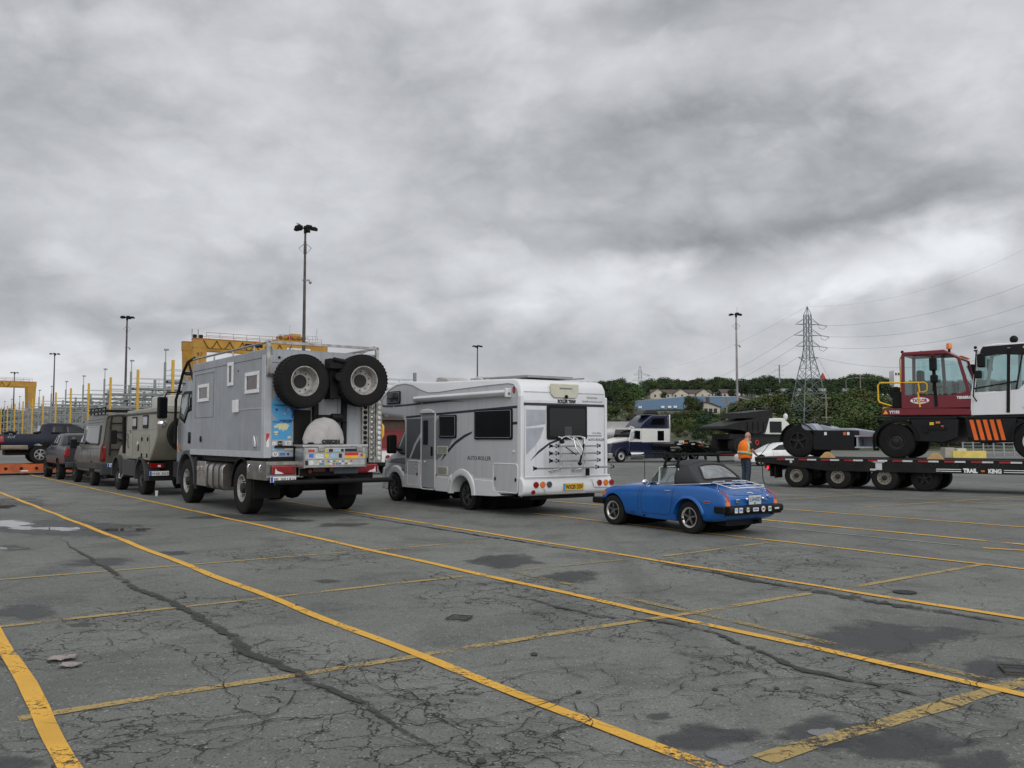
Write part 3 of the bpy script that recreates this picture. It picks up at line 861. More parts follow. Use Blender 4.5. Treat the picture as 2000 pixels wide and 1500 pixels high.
# crumpled paper
r_ = random.Random(3)
for c, rz, lab in (((122, 1289), .3, 'crumpled greyish paper scrap on the asphalt, the farther and more wrinkled one'), ((137, 1303), .1, 'flat greyish paper scrap on the asphalt, the nearer and smaller one')):
    n = 7; vs = []
    for i in range(n):
        for j in range(n):
            k = 1. if c[1] < 1300 else .75
            vs.append(((i / 6 - .5) * .19 * k + r_.uniform(-.008, .008), (j / 6 - .5) * .13 * k + r_.uniform(-.008, .008), .018 + r_.uniform(-.006, .014)))
    o = MB().add(vs, [(i * n + j, i * n + j + 1, i * n + n + j + 1, i * n + n + j) for i in range(n - 1) for j in range(n - 1)]).build('paper_scrap', mat('dirty_paper', (.33, .29, .27), .9, dirt=(.13, .11, .10), scale=18), loc=G(*c), rot=(0, 0, rz), solid=.003)
    tag(o, lab, 'paper scrap', 'paper scraps on the asphalt')
for i, (c, s_) in enumerate((((1043, 1281), .03), ((1130, 1354), .02), ((580, 1184), .022), ((1397, 1349), .022), ((1517, 1347), .02), ((940, 1491), .03), ((362, 1167), .02), ((882, 1370), .016))):
    o = MB().ball((0, 0, s_ * .4), s_, 8, (1, .8, .6)).build('pebble', mat('dark_stone', (.05, .05, .05), .9, bump=.4), loc=G(*c))
    tag(o, 'small dark loose stone lying on the asphalt', 'stone', 'loose stones on the asphalt')
o = MB().lathe([(0, 0), (.035, 0), (.045, .16), (.04, .16), (.032, .01)], 14, 'z').build('paper_cup', mat('cup_white', (.6, .6, .58), .6), loc=G(306, 969))
tag(o, 'white paper cup standing on the asphalt under the beige camper tail', 'cup')
# ================================================================ SETTING: the hill
def hillz(x, y):
    if y < 100: return -.3
    f = x / y
    k = max(0, min(1, (f + .13) / .15)); k = k * k * (3 - 2 * k)
    z = max(0, y - 112) * .066
    if y > 420: z = 20.3 + (y - 420) * .06
    if y > 560: z = 28.7 + (y - 560) * .005
    z += 1.6 * noise.noise(Vector((x * .012, y * .012, 1))) * min(1, max(0, y - 130) / 120)
    return -.3 + k * (z + .1)
mb = MB(); nx, ny = 70, 60
vs = []
for j in range(ny + 1):
    yy = 95 + (j / ny) ** 1.6 * 1500
    for i in range(nx + 1):
        xx = yy * (-.25 + 1.3 * i / nx)
        vs.append((xx, yy, hillz(xx, yy)))
mb.add(vs, [(j * (nx + 1) + i, j * (nx + 1) + i + 1, (j + 1) * (nx + 1) + i + 1, (j + 1) * (nx + 1) + i) for j in range(ny) for i in range(nx)])
tag(mb.build('hill', mat('hill_scrub', (.045, .06, .028), .95, scale=.08, dirt=(.075, .07, .045))), kind='structure')
# ---------------------------------------------------------------- trees
BARK = mat('tree_bark', (.09, .075, .06), .9, bump=.4)
def leafmat(name, a, b):
    m = mat(name, a, .75, scale=.35, dirt=b, spec=.25, rand=.28)
    return m
LEAFS = [leafmat('leaf_dark_green', (.030, .05, .018), (.017, .029, .012)), leafmat('leaf_mid_green', (.055, .085, .022), (.028, .046, .013)),
         leafmat('leaf_olive', (.085, .10, .030), (.042, .056, .018)), leafmat('leaf_brown_green', (.09, .082, .042), (.045, .048, .024))]
def tree_mesh(seed, wide=.42, leaves=1700, trunk_h=.22, size=.040, bush=False):
    r_ = random.Random(seed)
    tk = MB()
    tk.tube([(0, 0, -.08), (.01, 0, trunk_h * .6), (-.01, .01, trunk_h * 1.3), (.01, 0, .6)], [.030, .024, .018, .006], 6)
    lobes = []
    for i in range(9 if not bush else 7):
        a = r_.uniform(0, 6.28); rr_ = r_.uniform(.1, 1) ** .6 * wide * .72
        z = r_.uniform(trunk_h + .12, .86) if not bush else r_.uniform(.2, .8)
        sz = r_.uniform(.13, .24) * (1.15 - .5 * abs(z - .5))
        lobes.append((Vector((rr_ * math.cos(a) * (1.25 - z * .7), rr_ * math.sin(a) * (1.25 - z * .7), z)), sz))
        c = lobes[-1][0]
        tk.tube([(0, 0, max(.08, z * .45)), (c.x * .5, c.y * .5, z * .75), (c.x, c.y, c.z)], [.012, .008, .003], 5)
    lobes.append((Vector((0, 0, .80)), .19))
    lf = MB()
    for k in range(leaves):
        c, sz = r_.choice(lobes)
        d = Vector((r_.gauss(0, 1), r_.gauss(0, 1), r_.gauss(0, 1))).normalized()
        p = c + d * sz * r_.uniform(.55, 1.08) * Vector((1, 1, .8)).length / 1.6
        if p.z < .04: p.z = .04 + abs(p.z) * .3
        n_ = (d + Vector((r_.gauss(0, .5), r_.gauss(0, .5), .45 + r_.gauss(0, .4)))).normalized()
        u = n_.orthogonal().normalized(); w_ = n_.cross(u)
        a = r_.uniform(0, 6.28)
        u, w_ = u * math.cos(a) + w_ * math.sin(a), w_ * math.cos(a) - u * math.sin(a)
        s_ = size * r_.uniform(.5, 1.25)
        lf.add([p - u * s_ - w_ * s_ * .35, p + w_ * s_ * .5 - u * s_ * .2, p + u * s_, p - w_ * s_ * .6 + u * s_ * .1], [(0, 1, 2, 3)])
    return tk.mesh('trunk'), lf.mesh('crown', fix=False)
TREES = [tree_mesh(1), tree_mesh(2, .36), tree_mesh(3, .5), tree_mesh(7, .46, 1800), tree_mesh(4, .55, 1900, .08, .037, True), tree_mesh(5, .62, 1900, .06, .037, True), tree_mesh(6, .30, 1500, .1, .036)]
for a, b in TREES: a.materials.append(BARK)
CROWNS = {}
def plant(x, y, h, kind, leaf, label, group, name='broadleaf_tree', wide=1., base=None):
    e = empty(name, (x, y, hillz(x, y) - .05 if base is None else base), rnd.uniform(0, 6.28), label, 'tree' if 'tree' in name else 'shrub', group)
    tm, cm = TREES[kind]
    if (kind, leaf) not in CROWNS:
        c2 = cm.copy(); c2.materials.append(LEAFS[leaf]); CROWNS[(kind, leaf)] = c2
    for nm, me in (('trunk', tm), ('crown', CROWNS[(kind, leaf)])):
        o = bpy.data.objects.new(nm, me); C.objects.link(o); o.parent = e; o.scale = (h * wide, h * wide, h)
    return e
rt = random.Random(21)
def interp(tab, x):
    for (x0, a), (x1, b) in zip(tab, tab[1:]):
        if x0 <= x <= x1: return a + (b - a) * (x - x0) / (x1 - x0)
    return tab[-1][1] if x > tab[-1][0] else tab[0][1]
SKYL = [(1100, 752), (1180, 744), (1215, 741), (1240, 754), (1265, 742), (1300, 737), (1330, 742), (1360, 741), (1400, 738), (1440, 741), (1480, 737), (1500, 732), (1530, 741), (1560, 740), (1600, 738), (1640, 742), (1670, 726), (1700, 730), (1740, 742), (1800, 744), (1900, 742), (2100, 744)]
k = 0
for px in range(1110, 2110, 8):
    for row in range(2):
        Yd = (rt.uniform(500, 560), rt.uniform(440, 500))[row]
        x_ = (px + rt.uniform(-5, 5) - 1000) / FOC * Yd
        top = EYE + (855 - interp(SKYL, px) - rt.uniform(-3, 2) - row * rt.uniform(4, 14)) * Yd / FOC
        h = top - hillz(x_, Yd)
        if h < 4: continue
        h = min(h, 13)
        lf = rt.choice((0, 0, 0, 1))
        plant(x_, Yd, h, rt.choice((0, 1, 2, 3)), lf, 'dark green leafy tree in the belt along the far hilltop' if lf == 0 else 'mid green leafy tree in the belt along the far hilltop', 'trees along the far hilltop', wide=rt.uniform(1.1, 1.5))
# trees between the houses and the shed
for k in range(130):
    px = rt.uniform(1150, 1470); Yd = rt.uniform(190, 330)
    x_ = (px - 1000) / FOC * Yd
    h = rt.uniform(4, 7)
    lim = 786 if px < 1236 else 803
    zt = hillz(x_, Yd) + h
    if 855 - (zt - EYE) * FOC / Yd < lim: h = EYE + (855 - lim - rt.uniform(0, 8)) * Yd / FOC - hillz(x_, Yd)
    if h < 2.5: continue
    lf = rt.choice((0, 0, 1, 2))
    plant(x_, Yd, h, rt.choice((4, 5, 2)), lf, ('dark green', 'mid green', 'yellowish olive')[lf] + ' bush on the slope below the terraces', ('dark green', 'mid green', 'yellowish olive')[lf] + ' bushes on the slope', 'leafy_shrub', wide=rt.uniform(1.2, 1.8))
for px, py, Yd, h in ((1192, 775, 400, 7), (1232, 790, 330, 9), (1247, 800, 300, 8), (1205, 800, 300, 7), (1225, 808, 250, 7), (1262, 778, 420, 7), (1190, 812, 240, 6), (1240, 776, 430, 6), (1296, 780, 395, 4), (1357, 800, 232, 5), (1430, 778, 405, 5), (1345, 808, 228, 5), (1460, 770, 420, 7), (1475, 776, 400, 7), (1404, 781, 410, 3), (1552, 757, 385, 6), (1572, 757, 380, 5.5), (1590, 757, 385, 6.5), (1622, 757, 380, 6), (1640, 757, 385, 5.5), (1490, 757, 400, 6), (1515, 757, 405, 6)):
    x_ = (px - 1000) / FOC * Yd
    plant(x_, Yd, h, rt.choice((0, 2, 3)), rt.choice((0, 0, 1)), 'dark rounded tree on the slope around the pale terraces', 'trees on the slope around the terraces', wide=1.2)
MIDL = [(1160, 812), (1200, 816), (1240, 822), (1262, 806), (1290, 801), (1318, 806), (1330, 802), (1352, 796), (1380, 797), (1400, 806), (1425, 798), (1440, 784), (1470, 772), (1500, 768), (1540, 766), (1565, 768), (1600, 764), (1640, 764), (1670, 757), (1700, 764), (1740, 778), (1800, 770), (1900, 765), (2100, 765)]
for px in range(1150, 2100, 13):
    for row in range(3):
        Yd = (rt.uniform(165, 200), rt.uniform(140, 165), rt.uniform(120, 140))[row]
        q = px + rt.uniform(-7, 7)
        if 1535 < q < 1628: Yd = 168 + (Yd - 120) * .4
        x_ = (q - 1000) / FOC * Yd
        drop = (0, rt.uniform(8, 24), rt.uniform(26, 50))[row]
        top = EYE + (855 - interp(MIDL, q) - rt.uniform(-2, 4) - drop) * Yd / FOC
        h = top - hillz(x_, Yd)
        if h < 2: continue
        lf = rt.choice((1, 2, 0, 3) if 1430 < q < 1620 else (0, 1, 1, 2) if q > 1620 else (0, 1, 2))
        nm = ('dark green', 'mid green', 'yellowish olive', 'thin brownish green')[lf]
        big_ = h > 6.5
        plant(x_, Yd, h, rt.choice((0, 3, 2, 4)) if big_ else rt.choice((4, 5)), lf, nm + (' tree' if big_ else ' bush') + ' in the thicket at the edge of the yard', nm + (' trees' if big_ else ' bushes') + ' in the thicket', 'broadleaf_tree' if big_ else 'leafy_shrub', wide=rt.uniform(.95, 1.25) if big_ else rt.uniform(1.1, 1.6))
# trees beyond the racks, far left
for px, py, Yd, h in ((4, 800, 430, 12), (18, 799, 430, 14), (30, 801, 430, 12), (44, 804, 440, 11), (58, 803, 430, 11)):
    x_ = (px - 1000) / FOC * Yd
    plant(x_, Yd, EYE + (855 - py) * Yd / FOC + .3, rt.choice((0, 2)), 0, 'dark distant tree behind the steel racks at the far left', 'distant trees behind the racks', wide=1.2, base=-.1)
# ================================================================ houses and the blue shed
WALLB = mat('beige_siding', (.50, .46, .38), .8, var=.05, wave=('Z', 6.))
ROOFB = mat('brown_shingles', (.085, .065, .06), .9, bump=.4)
WIND = mat('house_window', (.03, .035, .04), .15)
BLUEW = mat('blue_cladding', (.12, .20, .31), .6, var=.06, scale=.3, wave=('X', 2.5), dirt=(.13, .21, .31))
GREYR = mat('pale_grey_roof', (.30, .31, .31), .7)
def terrace(px0, px1, pyb, pye, pyr, Yd, gables, label, chim=False):
    a, b = P(px0, pyb, Yd), P(px1, pyb, Yd)
    L_ = b.x - a.x; zb = a.z - 2.5; ze = EYE + (855 - pye) * Yd / FOC - a.z; zr = EYE + (855 - pyr) * Yd / FOC - a.z
    e = empty('terrace_house', (a.x, Yd, a.z), R(3), label, 'house', 'pale houses on the hillside')
    D = 9.
    MB().box(0, L_, 0, D, -4, ze).build('wall', WALLB, e)
    MB().prism([(-.4, ze - .1), (D + .4, ze - .1), (D / 2, zr)], 'yz', -.4, L_ + .4).build('roof', ROOFB, e)
    for f in gables:
        x0 = f * L_; w = 3.6
        MB().prism([(x0 - w, 0 - 4), (x0 + w, -4), (x0 + w, ze), (x0, zr - .1), (x0 - w, ze)], 'xz', -1.1, .6).build('gable', WALLB, e)
        MB().add([(x0 - w - .4, -1.5, ze - .35), (x0, -1.5, zr + .12), (x0 + w + .4, -1.5, ze - .35), (x0 - w - .4, D / 2, ze - .35), (x0, D / 2, zr + .12), (x0 + w + .4, D / 2, ze - .35)], [(0, 1, 4, 3), (1, 2, 5, 4)]).build('gable_roof', ROOFB, e, solid=.2)
    n = max(3, int(L_ / 3.2))
    for i in range(n):
        x0 = (i + .5) * L_ / n
        yy = -1.14 if any(abs(x0 - f * L_) < 3.2 for f in gables) else -.04
        for z0 in ((.3, ze - 1.9) if ze > 3.4 else (ze - 1.9,)):
            MB().box(x0 - .45, x0 + .45, yy - .03, yy + .05, z0, z0 + 1.2).build('window', WIND, e)
    if chim: MB().box(L_ * .6, L_ * .6 + .8, D / 2 - .4, D / 2 + .4, zr - .6, zr + 1.6).build('chimney', ROOFB, e)
    return e
terrace(1186, 1243, 781, 771, 764, 430, (.35, 1.0), 'beige terrace with a brown roof, partly behind the motorhome rear corner')
terrace(1272, 1392, 777, 768, 760, 425, (.1, .48, .86), 'long beige terrace with three gables above the blue shed')
terrace(1410, 1443, 774, 767, 759, 430, (), 'small beige house with a hipped brown roof beside the tall lamp mast')
terrace(1372, 1400, 801, 793, 786, 236, (.2,), 'small cream house with a red-brown roof below the blue shed', True)
terrace(1337, 1360, 759, 757, 753.5, 500, (), 'brown-roofed house half hidden among the hilltop trees')
terrace(1456, 1470, 772, 766, 761, 470, (.5,), 'small pale house with one gable among trees right of the lamp mast')
# shed
A, Bm, Cc = P(1239, 784, 268), P(1350, 774, 262), P(1442, 775.5, 300)
e = empty('blue_shed', (Bm.x, Bm.y, hillz(Bm.x, Bm.y)), 0, 'long pale blue metal shed on the slope below the terraces', 'warehouse')
o0 = Vector((Bm.x, Bm.y, hillz(Bm.x, Bm.y)))
def shedwall(p, q, zp, zq, m, name):
    p, q = Vector((p.x, p.y, 0)) - Vector((o0.x, o0.y, 0)), Vector((q.x, q.y, 0)) - Vector((o0.x, o0.y, 0))
    d = (q - p).normalized(); nn = Vector((d.y, -d.x, 0)) * .15
    b_ = P(1300, 800, 265).z - o0.z
    vs = [(p.x, p.y, b_), (q.x, q.y, b_), (q.x, q.y, zq - o0.z), (p.x, p.y, zp - o0.z)]
    vs += [(x + nn.x * -2, y + nn.y * -2, z) for x, y, z in vs]
    return MB().add(vs, [(0, 1, 2, 3), (7, 6, 5, 4), (0, 4, 5, 1), (1, 5, 6, 2), (2, 6, 7, 3), (3, 7, 4, 0)]).build(name, m, e)
shedwall(A, Bm, A.z, Bm.z, BLUEW, 'wall'); shedwall(Bm, Cc, Bm.z, Cc.z, BLUEW, 'wall')
off = Vector((14, 34, 0))
MB().add([A - o0, Bm - o0, Cc - o0, Cc - o0 + off, A - o0 + off], [(0, 1, 2, 3, 4)]).build('roof', GREYR, e, solid=.4)
for i, f in enumerate((.1, .5, .62, .72, .9)):
    p = A.lerp(Bm, f) - o0
    MB().box(p.x - .5, p.x + .5, p.y - .35, p.y + .2, P(1300, 797, 265).z - o0.z, P(1300, 793, 265).z - o0.z).build('window' if i != 2 else 'door', WHITE, e)
for f in (.02, .3, .6, .85):
    p = A.lerp(Bm, f) - o0
    MB().box(p.x - .2, p.x + .2, p.y + 1, p.y + 1.4, -3, P(1300, 800, 265).z - o0.z).build('column', GREYR, e)
# far pale roof and red spire on the hilltop
p = P(1607, 741, 520)
sc_ = .62
e = empty('church_tower', (p.x, p.y, p.z - 6), 0, 'small tower with a pointed red roof rising over the hilltop trees', 'tower')
MB().lathe([(2.2, 0), (2.2, 10)], 8, 'z').build('wall', mat('tower_wall', (.35, .33, .3), .9), e)
MB().lathe([(3.4, 9.6), (3.2, 10), (1.2, 14.4), (.05, 16.2)], 8, 'z').build('roof', mat('red_tower_roof', (.30, .04, .03), .7), e)
e.scale = (sc_, sc_, sc_)
p = P(1560, 795, 330)
for (px0, px1, py, Yd, col, lab) in ((1545, 1665, 757, 400, (.24, .26, .25), 'long low building with a pale grey-green roof on the hill behind the pylon'), (1475, 1540, 757, 415, (.2, .23, .26), 'low building with a pale grey roof among trees left of the pylon')):
    a, b = P(px0, py + 11, Yd), P(px1, py + 11, Yd)
    e = empty('low_building', (a.x, Yd, a.z), 0, lab, 'building')
    MB().box(0, b.x - a.x, 0, 10, -5, 1.).build('wall', mat('grey_wall', (.28, .28, .27), .9), e)
    MB().prism([(-.5, .9), (10.5, .9), (5, 2.4)], 'yz', -.5, b.x - a.x + .5).build('roof', mat('roof_' + str(px0), col, .7), e)
p = P(1753, 744, 470)
e = empty('white_building', (p.x, p.y, p.z - 8), 0, 'small pale flat-roofed block on the hilltop behind the red tractor handrail', 'building')
MB().box(-1.8, 1.8, 0, 6, 0, 13.5).build('wall', WHITE, e)
for i in range(2): MB().box(-1.2 + i * 1.4, -.3 + i * 1.4, -.08, .1, 11, 12.3).build('window', WIND, e)
# brown building and red container seen in the gap between the truck and the motorhome
a = P(735, 862, 95)
e = empty('brown_building', (a.x, 95, 0), R(8), 'low brown industrial building in the gap behind the motorhome cab', 'building')
MB().box(-8, 6, 0, 14, 0, 3.6).build('wall', mat('brown_cladding', (.075, .045, .035), .85, wave=('X', 3.)), e)
MB().prism([(-.4, 3.6), (14.4, 3.6), (7, 5.2)], 'yz', -8.3, 6.3).build('roof', mat('brown_roof', (.065, .045, .04), .9), e)
a = P(765, 866, 70)
e = empty('shipping_container', (a.x, 70, 0), R(4), 'dark red shipping container behind the motorhome windscreen', 'container')
MB().box(-3, 3, 0, 2.4, .1, 2.3).build('shell', mat('container_red', (.17, .018, .02), .6, wave=('X', 5.)), e)
MB().box(-3.03, -2.9, -.03, .1, .05, 2.33).box(2.9, 3.03, -.03, .1, .05, 2.33).box(-2.9, 2.9, -.03, .08, 2.2, 2.33).build('frame', mat('container_frame', (.12, .015, .016), .6), e)
tag(MB().tube([P(738, 830, 40), P(746, 829.5, 40), P(748, 832, 40), P(748, 850, 40), P(742, 860, 40)], .06, 8).build('yellow_handrail', mat('yellow_rail_paint', (.72, .40, .02), .4)), 'bent yellow handrail showing between the grey truck and motorhome', 'handrail')
# ================================================================ GREY EXPEDITION TRUCK
def sp(poly, y, th, name, m, par, **k):
    return MB().prism(poly, 'xz', y, y + th).build(name, m, par, **k)
def rp(poly, x, th, name, m, par, **k):
    return MB().prism(poly, 'yz', x - th, x).build(name, m, par, **k)
GREYT = mat('grey_truck_paint', (.27, .283, .305), .42, var=.05, coat=.1, scale=1.2, dirt=(.22, .23, .245), streak=.35)
GREYL = mat('grey_box_rear_lit', (.36, .375, .40), .45, var=.05, scale=1.2, dirt=(.29, .30, .31), streak=.4)  # lighter copy of the truck grey: stronger light on the rear painted in
GREYTRIM = mat('light_grey_trim', (.40, .415, .435), .45, var=.06, scale=3)
SEAMM = mat('panel_seam', (.07, .072, .078), .7)
STEEL = mat('brushed_steel', (.42, .41, .39), .32, .9, var=.15, scale=4, dirt=(.22, .2, .17))
GREYG = mat('cab_window_glass', (.16, .19, .19), .06, spec=.8)  # opaque pane: sky seen through and reflected is painted into its grey-teal
CURT = mat('red_curtain', (.10, .035, .035), .8, var=.4, scale=9)
T = empty('expedition_truck', (-5.004, 20.788, 0), heading(35.8), 'grey expedition truck with two big spare wheels on its square box body', 'truck')
MB().box(-1.43, 3.86, -1.31, 1.31, 1.28, 3.60).build('camper_box', GREYT, T, bevel=.025)
MB().box(-1.440, -1.432, -1.19, 1.17, 1.30, 3.585).build('rear_panel', GREYL, T)
t_ = MB().box(-1.46, -1.27, 1.17, 1.335, 1.27, 3.46).build('corner_trim', GREYTRIM, T, bevel=.012)
MB().box(-1.27, 3.87, 1.311, 1.335, 1.27, 1.41).build('lower_rail', GREYTRIM, T, bevel=.006)
MB().box(-1.46, -1.27, -1.335, -1.19, 1.27, 3.46).build('corner_trim', GREYTRIM, T, bevel=.012)
sm_ = MB()
sm_.box(-1.27, 3.85, 1.3105, 1.314, 3.405, 3.417)
sm_.box(-1.445, -1.4405, -1.19, 1.17, 3.30, 3.31).box(-1.445, -1.4405, .10, .11, 1.3, 3.3).box(-1.445, -1.4405, -.35, -.34, 1.3, 3.3)
for a, b, c, d in ((3.55, 3.56, 2.2, 3.32), (2.06, 2.07, 2.2, 3.32), (2.06, 3.56, 2.2, 2.21)): sm_.box(a, b, 1.3105, 1.314, c, d)
sm_.build('panel_seam', SEAMM, T)
MB().box(2.05, 3.56, 1.311, 1.33, 3.315, 3.335).build('drip_rail', GREYTRIM, T)
MB().box(-1.27, .22, 1.311, 1.322, 2.325, 2.345).build('cable_duct', GREYTRIM, T)
MB().box(.20, .52, 1.311, 1.37, 2.27, 2.56).build('junction_box', WHITE, T, bevel=.015)
for x0, x1, z0, z1 in ((2.40, 3.27, 2.60, 3.04), (.60, .98, 2.90, 3.45), (-1.09, -.23, 2.67, 3.14)):
    f = MB()
    w_ = .085
    f.box(x0, x1, 1.311, 1.345, z1 - w_, z1).box(x0, x1, 1.311, 1.345, z0, z0 + w_).box(x0, x0 + w_, 1.311, 1.345, z0 + w_, z1 - w_).box(x1 - w_, x1, 1.311, 1.345, z0 + w_, z1 - w_)
    f = f.build('window', WHITE, T, bevel=.008)
    MB().box(x0 + w_, x1 - w_, 1.311, 1.322, z0 + w_, z1 - w_).build('pane', DGLASS if x0 == .6 else mat('curtained_pane', (.05, .018, .02), .08, var=.5, scale=7, spec=.6), f)
for x_, z_, a in ((3.0, 1.66, .06), (-.86, 1.60, .10)):
    MB().prism([(x_ - a * .9, z_ - a), (x_ + a * .4, z_ - a * 1.1), (x_ + a * .7, z_ + a * .2), (x_, z_ + a * 1.5), (x_ - a * .8, z_ + a * .2)], 'xz', 1.311, 1.345).build('vent_cowl', BLACK if a < .1 else CHROME, T, bevel=.01)
for p in ((.75, 3.5), (-.2, 3.30)):
    pass
MB().cyl((0.30, 1.30, 3.22), (.30, 1.32, 3.22), .018).build('marker', BLACK, T)
MB().cyl((-1.43, 1.02, 3.42), (-1.46, 1.02, 3.42), .028).build('marker', BLACK, T)
# roof rails
rl = MB()
for s_ in (1, -1):
    rl.tube([(-1.5, s_ * 1.27, 3.735), (1.5, s_ * 1.27, 3.735), (3.9, s_ * 1.27, 3.735)], .028)
    for x_ in (-.6, .8, 2.2, 3.6): rl.tube([(x_, s_ * 1.27, 3.60), (x_, s_ * 1.27, 3.735)], .02)
    rl.bar((-1.49, s_ * 1.28, 3.02), (-1.49, s_ * 1.28, 3.76), .07, .07)
rl.bar((-1.5, 1.3, 3.735), (-1.5, -1.3, 3.735), .05, .055)
rl.bar((-1.5, 1.3, 3.04), (-1.5, -1.3, 3.04), .05, .055)
rl.bar((-1.2, -1.0, 3.62), (-1.45, -1.25, 3.78), .04, .04).bar((-1.0, 1.0, 3.62), (-1.3, 1.22, 3.78), .04, .04)
rl.build('roof_rail', STEEL, T)
MB().box(.2, 2.2, -.9, .9, 3.605, 3.70).build('solar_panel', mat('solar_blue_black', (.012, .014, .022), .15), T)
bb = MB()
for s_ in (1, -1):
    bb.tube([(3.9, s_ * 1.25, 3.78), (4.5, s_ * 1.25, 3.72), (4.95, s_ * 1.25, 3.45), (5.35, s_ * 1.25, 2.95), (5.50, s_ * 1.27, 2.75), (5.52, s_ * 1.27, 1.55)], .038)
    bb.tube([(4.0, s_ * 1.1, 3.35), (4.9, s_ * 1.2, 3.42)], .03)
    bb.tube([(4.45, s_ * 1.25, 3.72), (4.15, s_ * 1.2, 3.2)], .03)
bb.tube([(4.95, 1.25, 3.45), (4.95, -1.25, 3.45)], .035)
bb.tube([(5.35, 1.25, 2.95), (5.35, -1.25, 2.95)], .035)
bb.build('branch_guard', BLACKM, T)
# cab
cab = MB().prism([(3.93, 1.15), (3.93, 3.16), (4.15, 3.26), (4.85, 3.22), (5.22, 3.02), (5.50, 2.3), (5.60, 1.75), (5.62, 1.0), (5.55, .85), (3.93, .95)], 'xz', -1.2, 1.2).build('cab', GREYT, T, bevel=.07, seg=3)
bake(cab)
cut(cab, MB().cyl((4.25, -1.5, .57), (4.25, 1.5, .57), .74, 32))
cb = bvh(cab)
patch(cb, [(4.05, 2.45), (4.05, 2.93), (4.9, 2.95), (5.15, 2.85), (5.36, 2.25), (4.85, 2.08), (4.55, 2.38)], 'l', 'window_frame', BLACK, T, .004, 2)
patch(cb, [(4.15, 2.47), (4.15, 2.85), (4.45, 2.87), (4.45, 2.45)], 'l', 'side_window', DGLASS, T, .012, 2)
patch(cb, [(4.55, 2.50), (4.5, 2.87), (4.9, 2.88), (5.07, 2.8), (5.25, 2.28), (4.88, 2.18), (4.6, 2.42)], 'l', 'side_window', GREYG, T, .012, 2)
rp([(-1.0, 2.2), (1.0, 2.2), (.95, 2.9), (-.95, 2.9)], 5.56, .02, 'windscreen', DGLASS, T)
line_on(cb, [(4.05, 2.4), (4.05, 1.35), (5.3, 1.35)], 'l', 'door_seam', SEAMM, T)
patch(cb, [(4.28, 1.55), (4.5, 1.55), (4.5, 1.85), (4.28, 1.85)], 'l', 'door_handle', BLACK, T, .01, 1)
lv = MB()
for i in range(6): lv.box(3.94, 4.03, 1.195, 1.225, 2.22 + .12 * i, 2.28 + .12 * i)
lv.build('air_louver', GREYTRIM, T)
# front mudguard and step
fg = MB()
for i in range(13):
    a0, a1 = R(-8 + 16 * i), R(-8 + 16 * (i + 1))
    if i > 11: break
    pts = [(4.25 + r_ * math.cos(a), y_, .57 + r_ * math.sin(a)) for a in (a0, a1) for r_ in (.72, .80) for y_ in (.78, 1.33)]
    fg.add(pts, [(0, 1, 3, 2), (4, 6, 7, 5), (0, 2, 6, 4), (1, 5, 7, 3), (0, 4, 5, 1), (2, 3, 7, 6)])
fg.build('front_mudguard', mat('dark_grey_plastic', (.05, .052, .058), .55), T)
MB().box(3.30, 3.52, .9, 1.32, .40, 1.22).build('mud_panel', BLACK, T, bevel=.02)
MB().box(4.98, 5.6, .9, 1.28, .62, 1.05).build('step_panel', BLACK, T, bevel=.02)
MB().box(5.05, 5.09, 1.28, 1.32, 1.38, 1.50).build('side_marker', ORAL, T)
for s_ in (1, -1):
    m_ = MB().tube([(5.3, s_ * 1.2, 2.92), (5.5, s_ * 1.5, 2.95), (5.52, s_ * 1.62, 2.7)], .022).build('mirror_arm', BLACKM, T)
    mm = MB().box(5.44, 5.60, s_ * 1.62 - .13, s_ * 1.62 + .13, 2.22, 2.82).build('mirror', BLACK, T, bevel=.05, seg=3)
    MB().box(5.43, 5.435, s_ * 1.62 - .10, s_ * 1.62 + .10, 2.27, 2.77).build('mirror_glass', DGLASS, mm)
    MB().ball((5.5, s_ * 1.62, 2.08), .13, 12, (.8, 1, .9)).build('round_mirror', CHROME, T)
MB().tube([(5.15, 1.23, 1.3), (5.22, 1.27, 1.4), (5.22, 1.27, 2.0), (5.15, 1.23, 2.1)], .02).build('grab_handle', STEEL, T)
# running gear
for x_ in (0, 4.25):
    for s_ in (1, -1):
        wheel(T, (x_, s_ * 1.12, .575), .575, .36, .30, 'truck', s_, mr=RIMG)
ch = MB()
ch.box(-1.3, 5.4, -.42, -.30, .85, 1.12).box(-1.3, 5.4, .30, .42, .85, 1.12).box(-1.42, 3.85, -1.2, 1.2, 1.14, 1.28)
for x_ in (0, 4.25):
    ch.cyl((x_, -1., .575), (x_, 1., .575), .11).ball((x_, .1, .56), .26, 12)
ch.box(1.1, 3.4, -1.15, -.5, .55, 1.12).box(.6, 3.8, -.3, .3, .62, 1.0)
ch.box(-1.5, -.7, -1.2, -.6, .7, 1.13)
ch.build('chassis', BLACKM, T)
for s_ in (1, -1):
    rg = MB()
    for i in range(10):
        a0, a1 = R(0 + 17 * i), R(0 + 17 * (i + 1))
        pts = [(r_ * math.cos(a), y_ * s_, .575 + r_ * math.sin(a)) for a in (a0, a1) for r_ in (.66, .69) for y_ in (.72, 1.31)]
        rg.add(pts, [(0, 1, 3, 2), (4, 6, 7, 5), (0, 2, 6, 4), (1, 5, 7, 3), (0, 4, 5, 1), (2, 3, 7, 6)])
    rg.build('rear_mudguard', BLACK, T)
for s_ in (1, -1):
    MB().box(-.78, -.75, s_ * 1.0 - .3, s_ * 1.0 + .3, .38, .95).build('mud_flap', BLACK, T)
b_ = MB().box(2.62, 3.38, .75, 1.31, .50, 1.12).build('battery_box', STEEL, T, bevel=.02)
for x_ in (2.85, 3.15): MB().box(x_ - .05, x_ + .05, 1.31, 1.35, .88, .99).build('latch', CHROME, b_, bevel=.01)
